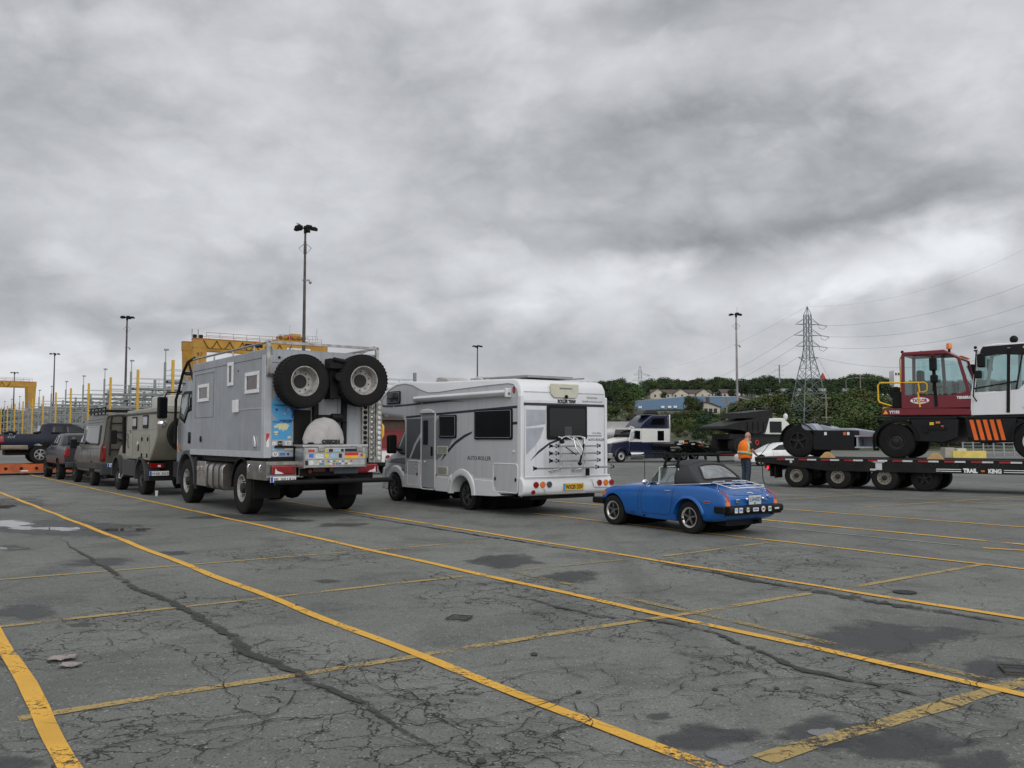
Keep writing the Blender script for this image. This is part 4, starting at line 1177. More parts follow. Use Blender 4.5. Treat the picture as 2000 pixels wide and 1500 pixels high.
MB().prism(rrect(.80, 1.34, .46, 1.10, .16, 5), 'yz', 1.22, 2.56).build('fuel_tank', STEEL, T, bevel=.02)
for x_ in (1.42, 1.86, 2.3): MB().prism(rrect(.79, 1.355, .45, 1.115, .165, 5), 'yz', x_, x_ + .05).build('tank_strap', mat('dark_strap', (.05, .05, .05), .5, .4), T)
b_ = MB().box(-1.60, -.42, .66, 1.33, .80, 1.20).build('tool_box', mat('dark_steel_box', (.30, .29, .27), .3, .85, dirt=(.12, .11, .1), scale=3), T, bevel=.012)
for x_ in (-.62, -1.32): MB().tube([(x_, 1.34, 1.12), (x_, 1.37, 1.09), (x_, 1.37, 1.0), (x_, 1.34, .97)], .014).build('latch', CHROME, b_)
MB().box(-1.63, -1.602, .52, 1.33, 1.13, 1.20).box(-1.63, -1.602, .52, 1.33, .86, .90).box(-1.63, -1.602, .52, .62, .90, 1.13).build('lamp_bracket', STEEL, T)
for s_ in (1, -1):
    l_ = MB().box(-1.69, -1.632, s_ * .97 - .26, s_ * .97 + .26, .925, 1.115).build('tail_light', REDL, T, bevel=.03)
    MB().prism([(s_ * 1.17, .94), (s_ * .98, .94), (s_ * 1.03, .975), (s_ * 1.12, 1.0), (s_ * 1.16, 1.06)], 'yz', -1.7, -1.68).build('reversing_light', CLEARL, l_)
pl = MB().box(-1.68, -1.66, .70, 1.26, .765, .885).build('number_plate', PLATEW, T)
MB().box(-1.684, -1.6805, 1.205, 1.255, .77, .88).build('plate_band', BLUEP, pl)
text('MI  WU 816', .11, (-1.6835, 1.185, .785), (0, -1, 0), (0, 0, 1), INK, pl, width=.46)
MB().tube([(-1.98, 1.28, .77), (-1.98, -1.42, .77)], .055, 10).build('rear_bumper', BLACKM, T)
MB().bar((-1.3, .38, .9), (-1.95, .38, .77), .1, .12).bar((-1.3, -.38, .9), (-1.95, -.38, .77), .1, .12).bar((-1.62, .6, .96), (-1.62, -.75, .96), .1, .16).build('bumper_bracket', BLACKM, T)
MB().cyl((-1.68, .40, .98), (-1.72, .40, .98), .045).build('red_reflector', REDL, T)
MB().box(-1.72, -1.68, -.14, -.05, .97, 1.07).build('red_reflector', REDL, T)
MB().box(-1.70, -1.675, .05, .32, .97, 1.06).build('red_reflector', mat('dull_red_lens', (.14, .02, .015), .4), T)
MB().box(-1.72, -1.67, -.72, -.15, .92, 1.06).build('tow_beam', mat('grey_beam', (.10, .11, .13), .5, .3), T)
MB().box(-1.45, -1.4, -1.2, -.6, .72, .98).build('rear_locker', mat('dull_blue_grey', (.12, .15, .2), .4), T)
# spare wheels and their hoist
for y_, z_, tz in ((.66, 2.90, 0), (-.74, 2.965, 0)):
    w_ = wheel(T, (-1.80, y_, z_), .570, .37, .315, 'deep', 1, mr=RIMG, lugs=44)
    w_.rotation_euler = (0, R(17 if y_ > 0 else -20), R(90 + (4 if y_ > 0 else -3)))
hs = MB()
hs.box(-1.56, -1.44, .16, .26, 1.5, 3.0).box(-1.56, -1.44, -.52, -.42, 1.5, 3.0).box(-1.75, -1.45, -.22, -.02, 2.55, 3.38)
hs.bar((-1.62, 1.0, 2.9), (-1.62, -1.1, 2.95), .12, .14).box(-1.9, -1.6, -.28, .05, 3.2, 3.42).bar((-1.7, -.1, 3.35), (-1.95, -.45, 3.3), .07, .07)
hs.cyl((-1.95, -.16, 3.02), (-1.7, -.16, 3.02), .10).cyl((-1.9, -.3, 3.36), (-1.9, -.02, 3.4), .05).box(-1.6, -1.45, -.5, .2, 2.05, 2.2).cyl((-1.66, -.1, 2.15), (-1.66, -.35, 2.15), .08)
hs.box(-1.48, -1.44, .3, .68, 1.28, 2.3)
hs.build('spare_wheel_hoist', BLACKM, T, bevel=.008)
MB().bar((-1.46, .95, 2.52), (-1.5, .55, 2.50), .03, .05).build('bracket', BLACKM, T)
# aluminium chest with travel stickers, and the covered motorbike wheel
Bx = MB().box(-1.98, -1.50, -.80, .66, 1.06, 1.50).build('alu_chest', ALU, T, bevel=.02)
MB().box(-2.0, -1.48, -.83, .69, 1.50, 1.555).build('lid', ALU, Bx, bevel=.012)
rib = MB()
for z_ in (1.10, 1.235, 1.38): rib.box(-1.99, -1.981, -.79, .65, z_, z_ + .018)
for y_ in (.63, -.79): rib.box(-1.995, -1.981, y_, y_ + .03, 1.06, 1.5)
rib.build('rib', STEEL, Bx)
for y_ in (.27, -.62):
    MB().box(-2.015, -1.981, y_ - .07, y_ + .07, 1.40, 1.51).build('latch', STEEL, Bx, bevel=.015)
MB().box(-1.9825, -1.981, -.60, -.28, 1.255, 1.375).build('flag_sticker', mat('flag_gold', (.75, .42, .02), .5), Bx)
MB().box(-1.9850, -1.9826, -.60, -.28, 1.32, 1.40).build('flag_sticker', mat('flag_red', (.55, .02, .02), .5), Bx)
MB().box(-1.9875, -1.9851, -.60, -.28, 1.40, 1.465).build('flag_sticker', mat('flag_black', (.012, .012, .012), .5), Bx)
rs = random.Random(8)
STC = [mat('sticker_' + n_, c_, .5, var=.2, scale=30) for n_, c_ in (('white', (.65, .65, .65)), ('red', (.5, .03, .03)), ('yellow', (.65, .5, .04)), ('blue', (.05, .18, .5)), ('green', (.04, .25, .08)), ('black', (.015, .015, .015)), ('orange', (.6, .2, .02)), ('pale_blue', (.3, .5, .65)))]
def sticker(y0, y1, z0, z1, k, x=-1.983, rnd_=False, par=Bx):
    if rnd_: disc((x + .002, (y0 + y1) / 2, (z0 + z1) / 2), (z1 - z0) / 2, 'b', .0035, 14).build('sticker', STC[k], par)
    else: MB().box(x - .0015, x + .002, y0, y1, z0, z1).build('sticker', STC[k], par)
for y0, y1, z0, z1, k, rr_ in ((.12, .20, 1.39, 1.47, 2, 1), (.0, .09, 1.40, 1.46, 5, 0), (-.14, -.05, 1.40, 1.46, 7, 0), (-.25, -.19, 1.39, 1.46, 5, 0), (.42, .56, 1.39, 1.45, 1, 0), (.44, .54, 1.28, 1.36, 3, 0), (.22, .40, 1.26, 1.36, 0, 0),
                               (.10, .19, 1.27, 1.365, 2, 1), (-.08, .06, 1.28, 1.36, 7, 0), (-.21, -.14, 1.27, 1.36, 5, 0), (.03, .09, 1.36, 1.40, 6, 1), (-.72, -.65, 1.29, 1.36, 1, 1), (-.78, -.70, 1.27, 1.33, 2, 0), (.56, .63, 1.12, 1.22, 5, 0), (.44, .54, 1.12, 1.22, 0, 0)):
    sticker(y0, y1, z0, z1, k, rnd_=rr_)
for row, z0 in ((0, 1.18), (1, 1.125)):
    y_ = .36
    while y_ > -.45:
        w_ = rs.uniform(.035, .06)
        sticker(y_ - w_, y_, z0, z0 + .034, rs.choice((0, 1, 1, 2, 3, 4, 7)))
        y_ -= w_ + rs.uniform(.004, .03)
cv = MB(); n_, m_ = 36, 14; vs = []
for j in range(m_ + 1):
    f = j / m_
    for i in range(n_):
        a = 2 * math.pi * i / n_
        k = math.sqrt(max(0, 1 - f ** 2.2)) * (1 + .05 * math.sin(a * 5 + f * 2) * (1 - f) + .035 * noise.noise(Vector((math.cos(a) * 3, math.sin(a) * 3, f * 4))))
        vs.append((-1.74 + .22 * k * math.cos(a), .10 + .47 * k * math.sin(a) * (1 - .04 * (f < .1)), 1.575 + f * .57))
cv.add(vs, [(j * n_ + i, j * n_ + (i + 1) % n_, (j + 1) * n_ + (i + 1) % n_, (j + 1) * n_ + i) for j in range(m_) for i in range(n_)])
c_ = cv.build('fabric_cover', mat('grey_cover_fabric', (.40, .38, .37), .9, var=.08, bump=.7, bscale=7, scale=5), T)
MB().lathe([(.95, 0), (1.0, .03), (.98, .05)], 36, 'z').build('cover_hem', BLACK, c_).scale = (1, 1, 1)
for o in c_.children:
    o.location = (-1.74, .10, 1.555); o.scale = (.21, .45, 1)
text('ORION', .10, (-1.975, .25, 1.585), (0, -1, 0), (0, 0, 1), INK, c_, width=.42, bold=.01)
# sand ladders
for i in range(3):
    y_ = -.92 - .165 * i
    p = MB().box(-1.50 - .02 * i, -1.46 - .02 * i, y_ - .155, y_, 1.24 if i == 0 else 1.14, 2.95).build('sand_ladder', mat('worn_alu', (.38, .37, .34), .45, .7, dirt=(.2, .19, .16), scale=8), T, bevel=.01)
    h_ = MB()
    for k in range(15):
        z_ = 1.24 + .115 * k
        h_.lathe([(.045, 0), (.045, .012), (.03, .004), (0, .0)], 12, 'x', (-1.513 - .02 * i, y_ - .078, z_))
    h_.build('holes', WHITE if i == 2 else BLACKM if i == 0 else STEEL, p)
# stickers on the rear wall
XB = -1.4405
BL1 = mat('sticker_sea_blue', (.07, .32, .60), .45, var=.06); BL2 = mat('sticker_navy', (.015, .06, .22), .45); SANDM = mat('sticker_land', (.62, .58, .36), .5)
c1 = disc((XB, .84, 2.35), .33, 'b', .003, 40).build('travel_sticker', BL1, T)
c1.name = 'travel_sticker'
c1['label'] = 'round blue sticker with a navy map'
rp([(.72, 2.52), (.60, 2.48), (.545, 2.40), (.56, 2.33), (.66, 2.24), (.70, 2.12), (.73, 2.13), (.72, 2.24), (.76, 2.34), (.80, 2.42), (.90, 2.48), (.92, 2.56), (.80, 2.60)], XB - .0035, .002, 'printed_map', BL2, c1)
text('Panamericana', .08, (XB - .0058, 1.12, 2.375), (0, -1, 0), (0, 0, 1), BL2, c1, width=.34)
text('www.panamericana.com', .05, (XB - .0058, 1.0, 2.065), (0, -1, 0), (0, 0, 1), BL2, c1, width=.34)
for y_, z_, k in ((1.0, 2.52, 0), (.94, 2.52, 1), (.88, 2.52, 0), (1.0, 2.48, 1), (.93, 2.48, 0), (.85, 2.30, 1), (.80, 2.30, 0), (.88, 2.20, 0)):
    MB().box(XB - .0055, XB - .0036, y_ - .022, y_ + .022, z_, z_ + .022).build('flag_print', STC[k], c1)
rp([(1.10, 2.32), (1.02, 2.32), (1.06, 2.25)], XB - .0035, .002, 'triangle_print', BL2, c1)
c2 = rp(rrect(.71, 1.15, 1.66, 2.08, .02, 2), XB, .003, 'travel_sticker', BL1, T)
rp([(1.12, 1.95), (1.02, 2.0), (.85, 2.01), (.77, 1.97), (.80, 1.92), (.84, 1.86), (.88, 1.88), (.90, 1.83), (.95, 1.88), (1.0, 1.86), (1.02, 1.92), (1.1, 1.90)], XB - .0035, .002, 'printed_map', SANDM, c2)
rp([(.80, 1.73), (.74, 1.74), (.72, 1.70), (.77, 1.68), (.82, 1.69)], XB - .0035, .002, 'printed_map', SANDM, c2)
rp([(1.11, 1.84), (1.02, 1.84), (1.02, 1.78), (1.06, 1.75), (1.11, 1.78)], XB - .0035, .002, 'printed_map', SANDM, c2)
MB().box(XB - .0056, XB - .0036, .98, 1.13, 1.785, 1.797).build('route_print', STC[1], c2)
text('Europa - Australia', .05, (XB - .0058, 1.13, 2.025), (0, -1, 0), (0, 0, 1), BL2, c2, width=.40)
rp([(.68, 1.76), (.66, 1.80), (.60, 1.81), (.55, 1.78), (.55, 1.74), (.60, 1.73), (.61, 1.70), (.63, 1.70), (.64, 1.73)], XB, .003, 'red_animal_sticker', STC[1], T)
for k, (y0, y1, z0, z1, cc) in enumerate(((1.15, 1.05, 1.54, 1.62, 0), (1.02, .92, 1.53, 1.63, 5), (.86, .72, 1.54, 1.63, 0), (.69, .60, 1.55, 1.61, 5), (.98, .85, 1.32, 1.38, 3), (.70, .60, 1.33, 1.37, 7), (1.15, .88, 1.43, 1.48, 7))):
    MB().box(XB - .003, XB, y1, y0, z0, z1).build('sticker', STC[cc], T)
disc((XB, .79, 1.35), .03, 'b', .003).build('sticker', BL2, T)
disc((XB, .53, 1.35), .055, 'b', .003).build('sticker', STC[1], T)
rp([(.58, 1.355), (.48, 1.365), (.50, 1.40), (.56, 1.40)], XB - .0035, .001, 'sticker', STC[0], T)
d_ = disc((XB, 1.07, 1.35), .075, 'b', .003, 24, .05).build('country_oval', STC[0], T)
text('D', .08, (XB - .0045, 1.10, 1.322), (0, -1, 0), (0, 0, 1), INK, d_)
text('D', .08, (XB - .0045, .82, 1.555), (0, -1, 0), (0, 0, 1), INK, T)
text('4x4', .06, (XB - .0045, 1.01, 1.56), (0, -1, 0), (0, 0, 1), STC[2], T, width=.08)
MB().box(-1.4665, -1.4605, 1.22, 1.28, 1.50, 1.79).build('reflector_strip', PLATEW, T)
MB().prism([(1.215, 1.79), (1.29, 1.79), (1.285, 1.62), (1.23, 1.70)], 'yz', -1.469, -1.467).build('reflector_strip', STC[1], T)
MB().bar((-1.48, 1.1, 1.515), (-1.5, .3, 1.49), .04, .05).build('light_bar', BLACKM, T)
MB().box(-1.46, -1.442, .62, .88, 1.43, 1.475).build('chrome_bar', CHROME, T)
# ================================================================ MOTORHOME
RVW = mat('motorhome_white', (.66, .665, .675), .28, var=.02, coat=.4, scale=.8, dirt=(.60, .60, .60))
RVS = mat('motorhome_silver', (.52, .525, .54), .35, .1, var=.03, scale=.8, coat=.3, streak=.22)
RVR = mat('motorhome_rear_panel', (.63, .635, .655), .32, var=.025, coat=.3, scale=.8, streak=.25)
RVD = mat('motorhome_dark_grey', (.10, .105, .115), .35, .2, var=.05, coat=.3)
RVM = mat('motorhome_mid_grey', (.24, .25, .27), .35, .2, var=.05, coat=.3)
RVB = mat('motorhome_plum_stripe', (.035, .028, .05), .4)
CREAM = mat('aged_cream_plastic', (.55, .53, .42), .5, var=.06, scale=4)
VENT = mat('vent_cream', (.55, .54, .47), .5)
V_ = empty('motorhome', (-.1815, 21.782, 0), heading(35.3), 'white and silver motorhome with a bike rack on its rear wall', 'motorhome')
HW = 1.22
prof = [(-2.34, .78), (-2.36, 2.60), (-2.33, 2.80), (-2.24, 2.93), (-2.08, 2.99), (-.5, 3.04), (1.4, 3.09), (2.3, 3.15), (2.9, 3.19), (3.4, 3.17), (3.8, 3.06), (4.1, 2.88), (4.3, 2.62), (4.36, 2.45), (4.28, 2.36), (4.0, 2.31), (3.3, 2.25), (2.96, 2.22), (2.86, 2.12), (2.82, .50), (.95, .40), (-.9, .42), (-2.3, .50)]
bd = MB().prism(prof, 'xz', -HW, HW).build('body', RVW, V_, bevel=.055, seg=3)
bake(bd)
cut(bd, MB().cyl((0, -1.6, .36), (0, 1.6, .36), .46, 32))
y0 = HW
# silver side skin with a dipping upper edge
up = [(-2.20, .98), (-2.27, 2.55), (-2.22, 2.74), (-2.10, 2.86), (-1.9, 2.89), (-1.0, 2.88), (.3, 2.85), (1.1, 2.82), (1.6, 2.83), (2.0, 2.92), (2.4, 3.05), (2.8, 3.11), (3.25, 3.10), (3.7, 2.99), (4.05, 2.80), (4.24, 2.60), (4.28, 2.47), (4.1, 2.40), (3.3, 2.32), (2.86, 2.28), (2.76, 2.15), (2.74, .92), (2.60, .80), (.62, .78), (.55, .80), (.50, .86), (-.50, .86), (-.55, .80), (-1.32, .80), (-1.40, .98)]
sp(up, y0 - .004, .008, 'side_skin', RVS, V_)
tr = MB().tube([(x, y0 + .004, z) for x, z in up[1:16]], .012, 5)
tr.build('edge_trim', mat('rv_grey_trim', (.22, .22, .23), .4), V_)
MB().box(-2.385, -2.25, y0 - .06, y0 + .012, .80, 2.62).build('corner_moulding', RVW, V_, bevel=.025, seg=3)
MB().box(-2.385, -2.25, -y0 - .012, -y0 + .06, .80, 2.62).build('corner_moulding', RVW, V_, bevel=.025, seg=3)
# dark grey swoosh around the door
sp([(2.72, 2.19), (1.0, 2.18), (.24, 2.25), (.22, 2.1), (.35, 1.75), (.62, 1.45), (1.0, 1.22), (1.25, 1.13), (1.75, 1.14), (2.72, 1.17)], y0 + .004, .003, 'grey_graphic', RVM, V_)
sp([(2.70, 2.19), (1.98, 2.19), (1.98, 1.17), (2.70, 1.17)], y0 + .0072, .0015, 'grey_graphic', RVD, V_)
sp([(2.56, 1.17), (2.48, 1.17), (2.2, 1.52), (1.85, 1.80), (1.5, 2.0), (1.1, 2.16), (1.2, 2.17), (1.6, 2.04), (1.95, 1.85), (2.3, 1.53)], y0 + .0092, .0015, 'pale_graphic', RVS, V_)
# plum belt stripe
st = MB()
def band(pts, w, y, th, mb):
    a = [(x, z + w / 2) for x, z in pts] + [(x, z - w / 2) for x, z in reversed(pts)]
    return mb.prism(a, 'xz', y, y + th)
for a, b, za, zb in ((2.74, 1.93, 2.235, 2.255), (1.86, 1.28, 2.26, 2.275), (1.20, -2.24, 2.28, 2.37)):
    band([(a, za), (b, zb)], .055, y0 + .0045, .003, st)
band([(4.22, 2.66), (4.18, 2.60), (4.0, 2.56), (3.6, 2.545), (3.47, 2.545)], .05, y0 + .0045, .003, st)
band([(3.42, 2.545), (2.6, 2.555), (1.95, 2.575)], .05, y0 + .0045, .003, st)
st.prism([(1.90, 2.60), (.6, 2.60), (-.2, 2.55), (.6, 2.575), (1.9, 2.55)], 'xz', y0 + .0045, y0 + .0075)
st.prism([(-1.98, 1.98), (-2.24, 1.99), (-2.24, 2.05), (-2.0, 2.04)], 'xz', y0 + .0045, y0 + .0075)
st.prism([(.98, 1.12), (.75, 1.35), (.3, 1.62), (-.1, 1.77), (-.45, 1.85), (-.42, 1.80), (-.1, 1.70), (.3, 1.54), (.72, 1.28)], 'xz', y0 + .0045, y0 + .0075)
st.build('stripe', RVB, V_)
# windows
def rvwin(x0, x1, z0, z1, r=.05, par=V_):
    f = sp(rrect(x0, x1, z0, z1, r), y0 + .004, .03, 'side_window', BLACK, par, bevel=.008)
    sp(rrect(x0 + .05, x1 - .05, z0 + .05, z1 - .04, r * .7), y0 + .034, .006, 'pane', DGLASS, f)
    MB().tube([(x, y0 + .036, z) for x, z in rrect(x0 + .045, x1 - .045, z0 + .045, z1 - .035, r * .8)], .007, 5, True).build('seal_highlight', RVM, f)  # grey loop: highlight along the rubber frame put into its colour
    return f
rvwin(.23, 1.03, 1.69, 2.25)
rvwin(-2.08, -.56, 1.66, 2.34)
rvwin(3.05, 3.80, 2.60, 2.94)
# entrance door
d_ = sp(rrect(1.27, 1.90, .46, 2.30, .06), y0 + .010, .010, 'entrance_door', mat('door_skin', (.40, .405, .42), .35, .15, var=.03), V_, bevel=.004)
fr = MB()
for poly in (rrect(1.24, 1.93, .42, 2.34, .08),):
    pts = [(x, y0 + .012, z) for x, z in poly]
    fr.tube(pts, .016, 6, closed=True)
fr.build('door_frame', RVW, d_)
sp([(1.28, 1.18), (1.89, 1.15), (1.89, 2.2), (1.28, 2.2)], y0 + .0205, .002, 'grey_graphic', RVM, d_)
sp(rrect(1.57, 1.80, 1.53, 2.14, .03), y0 + .023, .014, 'door_window', DGLASS, d_, bevel=.004)
sp(rrect(1.33, 1.41, 1.25, 1.48, .02), y0 + .0225, .02, 'door_handle', BLACK, d_, bevel=.006)
for x_ in (1.70, 1.98): MB().box(x_, x_ + .05, y0 + .012, y0 + .05, 1.09, 1.12).build('hinge', WHITE, d_)
MB().prism([(1.22, 2.31), (1.26, 2.37), (1.4, 2.41), (1.58, 2.425), (1.76, 2.41), (1.90, 2.37), (1.94, 2.31)], 'xz', y0 + .01, y0 + .09).build('rain_hood', mat('rain_hood_white', (.6, .6, .58), .4), V_, bevel=.02)
# vents, hatches, small fittings
for z0 in (1.30, .80):
    f = sp(rrect(.64, 1.14, z0, z0 + .20, .02), y0 + .004, .012, 'fridge_vent', VENT, V_, bevel=.004)
    s_ = MB()
    for k in range(6): s_.box(.68, 1.10, y0 + .0165, y0 + .019, z0 + .025 + .027 * k, z0 + .036 + .027 * k)
    s_.build('slats', mat('vent_gap', (.13, .125, .11), .7), f)
f = sp(rrect(-2.26, -1.34, .52, 1.12, .07), y0 + .006, .012, 'locker_door', RVS, V_, bevel=.004)
MB().tube([(x, y0 + .012, z) for x, z in rrect(-2.27, -1.33, .51, 1.13, .07)], .014, 6, True).build('locker_frame', RVW, f)
for x_ in (-1.42, -2.2): MB().box(x_ - .025, x_ + .025, y0 + .018, y0 + .03, .76, .83).build('locker_lock', BLACK, f)
f = sp(rrect(2.05, 2.62, .50, 1.10, .07), y0 + .006, .012, 'locker_door', RVS, V_, bevel=.004)
MB().tube([(x, y0 + .012, z) for x, z in rrect(2.04, 2.63, .49, 1.11, .07)], .014, 6, True).build('locker_frame', RVW, f)
disc((2.18, y0 + .018, .97), .05, 'l', .003).build('warning_sticker', STC[0], f)
MB().lathe([(.042, 0), (.05, 0), (.05, .003), (.042, .003)], 18, 'y', (2.18, y0 + .022, .97), True).build('warning_ring', STC[1], f)
MB().box(2.10, 2.14, y0 + .018, y0 + .03, .74, .81).build('locker_lock', BLACK, f)
MB().ball((.46, y0 + .01, .70), .09, 14, (1, .5, 1.2)).build('water_filler', RVW, V_)
MB().box(1.16, 1.20, y0 + .005, y0 + .008, .62, .80).build('small_print', BLACK, V_)
text('AUTO-ROLLER', .13, (-.24, y0 + .006, 1.19), (-1, 0, 0), (0, 0, 1), INK, V_, width=.98)
disc((-2.12, y0 + .004, 2.74), .05, 'l', .012, 20, .075).build('side_marker', REDL, V_)
for x_ in (2.72, 1.03 - .6 + .2, -1.9): MB().box(x_ - .04, x_ + .04, y0 - .03, y0 + .006, .50, .535).build('side_marker', ORAL, V_)
MB().box(-2.14, -2.08, y0 + .004, y0 + .03, 1.39, 1.43).build('hook', WHITE, V_)
# skirt and arch mouldings
for q_ in ([(2.84, .74), (1.95, .74), (1.95, .42), (2.84, .42)], [(1.22, .76), (.60, .74), (.56, .40), (1.22, .40)],
           [(-.56, .74), (-1.28, .74), (-1.48, .50), (-1.6, .44), (-2.38, .44), (-2.36, .48), (-1.36, .40), (-.56, .38)]):
    MB().prism(q_, 'xz', y0 - .02, y0 + .02).build('skirt', RVW, V_, bevel=.006)
for x_, r_ in ((0, .5), (3.72, .42)): MB().cyl((x_, .55, .36), (x_, -.55, .36), r_).build('wheel_well', BLACKM, V_)
ar = MB(); rings = []
for k in range(21):
    a = R(2 + 176 * k / 20)
    rings.append([Vector((r_ * math.cos(a) * 1.0, y_, .36 + r_ * math.sin(a) * 1.0)) for r_, y_ in ((.46, y0 - .06), (.46, y0 + .035), (.50, y0 + .05), (.60, y0 + .03), (.62, y0 - .01))])
ar.loft(rings)
ar.build('wheel_arch', RVW, V_)
# awning
aw = MB().prism([(y0, 2.60), (y0 + .11, 2.62), (y0 + .13, 2.70), (y0 + .10, 2.75), (y0, 2.76)], 'yz', -1.95, 2.19).build('awning', RVW, V_, bevel=.015)
for k in range(3): MB().box(-1.95, 2.19, y0 + .105 + .006 * k, y0 + .125 + .003 * k, 2.635 + .022 * k, 2.639 + .022 * k).build('groove', mat('rv_grey_trim', (.2, .2, .2), .4), aw)
MB().box(-2.02, -1.951, y0, y0 + .145, 2.58, 2.78).build('awning_end', RVW, aw, bevel=.02)
MB().cyl((-2.03, y0 + .07, 2.66), (-2.02, y0 + .07, 2.66), .035).build('crank_eye', RVM, aw)
# roof
for x_, l_, h_ in ((1.35, .8, .17), (-.3, .5, .12)):
    zz = 3.03 if x_ < 1 else 3.07
    MB().prism([(x_ - l_ / 2, zz), (x_ + l_ / 2, zz), (x_ + l_ / 2 - .08, zz + h_ * .9), (x_ + l_ / 4, zz + h_), (x_ - l_ / 2 + .25, zz + h_ * .7)], 'xz', .30, .95).build('roof_light', mat('roof_light_smoke', (.38, .36, .34), .2), V_, bevel=.03)
MB().box(-1.9, -.2, -.6, .7, 3.05, 3.10).tube([(-2.0, .85, 3.07), (0.2, .85, 3.11)], .018).tube([(-2.0, -.85, 3.07), (0.2, -.85, 3.11)], .018).build('roof_rail', mat('roof_rack_grey', (.3, .3, .3), .4, .4), V_)
# cab
RVC = mat('van_cab_silver', (.38, .385, .40), .3, .2, var=.03, coat=.4)
cab = MB().prism([(2.80, .45), (2.80, 2.22), (2.95, 2.20), (3.15, 2.12), (3.78, 1.36), (4.15, 1.22), (4.42, 1.02), (4.50, .72), (4.48, .35), (4.2, .27)], 'xz', -.99, .99).build('cab', RVC, V_, bevel=.10, seg=4)
bake(cab)
cut(cab, MB().cyl((3.72, -1.6, .355), (3.72, 1.6, .355), .43, 32))
cb = bvh(cab)
patch(cb, [(2.92, 1.30), (2.92, 2.04), (3.05, 2.08), (3.2, 1.98), (3.70, 1.36), (3.45, 1.26), (3.15, 1.24)], 'l', 'cab_window', BLACK, V_, .004, 2)
patch(cb, [(3.18, 1.30), (3.18, 1.93), (3.62, 1.37), (3.4, 1.3)], 'l', 'cab_pane', GREYG, V_, .011, 2)
patch(cb, [(2.96, 1.34), (2.96, 2.0), (3.05, 2.03), (3.14, 1.97), (3.14, 1.31)], 'l', 'cab_pane', DGLASS, V_, .011, 2)
patch(cb, [(2.84, 1.0), (2.84, 1.22), (3.4, 1.2), (4.1, 1.13), (4.2, 1.02), (3.6, 1.02)], 'l', 'grey_graphic', RVM, V_, .004, 2)
MB().add([(3.20, -.86, 2.11), (3.20, .86, 2.11), (3.78, .92, 1.40), (3.78, -.92, 1.40)], [(0, 1, 2, 3)]).build('windscreen', DGLASS, V_, solid=.02, loc=(.03, 0, .03))
line_on(cb, [(2.9, 2.1), (2.9, .6), (3.25, .5)], 'l', 'door_seam', SEAMM, V_)
patch(cb, [(2.95, 1.06), (3.15, 1.06), (3.15, 1.28), (2.95, 1.28)], 'l', 'door_handle', BLACK, V_, .01, 1)
text('746', .09, (3.50, 1.0, .82), (-1, 0, 0), (0, 0, 1), INK, V_, width=.2)
ar = MB(); rings = []
for k in range(21):
    a = R(-5 + 180 * k / 20)
    rings.append([Vector((3.72 + r_ * math.cos(a), y_, .355 + r_ * math.sin(a))) for r_, y_ in ((.43, .9), (.43, 1.035), (.47, 1.05), (.57, 1.04), (.62, .98))])
ar.loft(rings)
ar.build('front_arch', RVW, V_)
MB().prism([(4.30, .28), (4.56, .30), (4.58, .62), (4.5, .9), (4.4, .9)], 'xz', -1.0, 1.0).build('front_bumper', RVW, V_, bevel=.06)
for s_ in (1, -1):
    MB().bar((3.4, s_ * .98, 1.36), (3.45, s_ * 1.22, 1.42), .06, .06).build('mirror_arm', BLACK, V_)
    MB().box(3.38, 3.54, s_ * 1.27 - .13, s_ * 1.27 + .13, 1.28, 1.78).build('mirror', BLACK, V_, bevel=.05, seg=3)
    MB().box(4.12, 4.44, s_ * .86 - .12, s_ * .86 + .12, 1.0, 1.12).build('headlight', CLEARL, V_, bevel=.03)
for x_ in (0, 3.72):
    for s_ in (1, -1):
        wheel(V_, (x_, s_ * (.95 if x_ else .97), .352), .352, .225, .235, 'dbl5', s_, mr=mat('alloy_black_silver', (.12, .12, .125), .3, .6, var=.5, scale=9))
MB().box(-2.3, 4.2, -.9, .9, .36, .5).cyl((0, -1, .36), (0, 1, .36), .06).build('chassis', BLACKM, V_)
# rear wall
XR = -2.36
rp([(1.12, .84), (1.12, 2.52), (-1.12, 2.52), (-1.12, .84)], XR - .004, .005, 'rear_skin', RVR, V_)
rp([(1.14, 2.40), (-1.14, 2.40), (-1.14, 2.46), (1.14, 2.46)], XR - .0095, .004, 'stripe', RVB, V_)
rp([(1.08, 2.31), (.55, 2.31), (.56, 2.0), (.9, 1.96), (1.08, 1.94)], XR - .0095, .003, 'grey_graphic', mat('rv_pale_grey', (.37, .385, .42), .4), V_)
rp([(1.08, 1.90), (.60, 1.93), (.70, 1.70), (.85, 1.52), (1.0, 1.40), (1.08, 1.34)], XR - .0095, .003, 'grey_graphic', mat('rv_pale_grey', (.36, .38, .42), .4), V_)
rp([(.98, 1.20), (.75, 1.42), (.45, 1.60), (.10, 1.70), (.10, 1.66), (.45, 1.55), (.75, 1.36)], XR - .0095, .003, 'stripe', RVB, V_)
rp([(-.62, 1.73), (-1.06, 1.73), (-1.06, 1.76), (-.62, 1.76)], XR - .0095, .003, 'stripe', RVM, V_)
f = rp(rrect(-.61, .53, 1.66, 2.42, .05), XR - .01, .03, 'rear_window', BLACK, V_, bevel=.01)
rp(rrect(-.55, .47, 1.72, 2.35, .04), XR - .04, .006, 'pane', DGLASS, f)
MB().box(-2.41, -2.37, -.15, .05, 1.74, 1.95).build('painted_reflection', mat('dark_reflex', (.05, .045, .045), .4), f).location = (.0, 0, 0)  # dull reflection in the rear pane, painted as a thin patch
f = rp([(.43, 2.90), (-.38, 2.90), (-.36, 2.66), (-.28, 2.58), (.33, 2.58), (.41, 2.66)], XR + .01, .045, 'camera_hatch', CREAM, V_, bevel=.02)
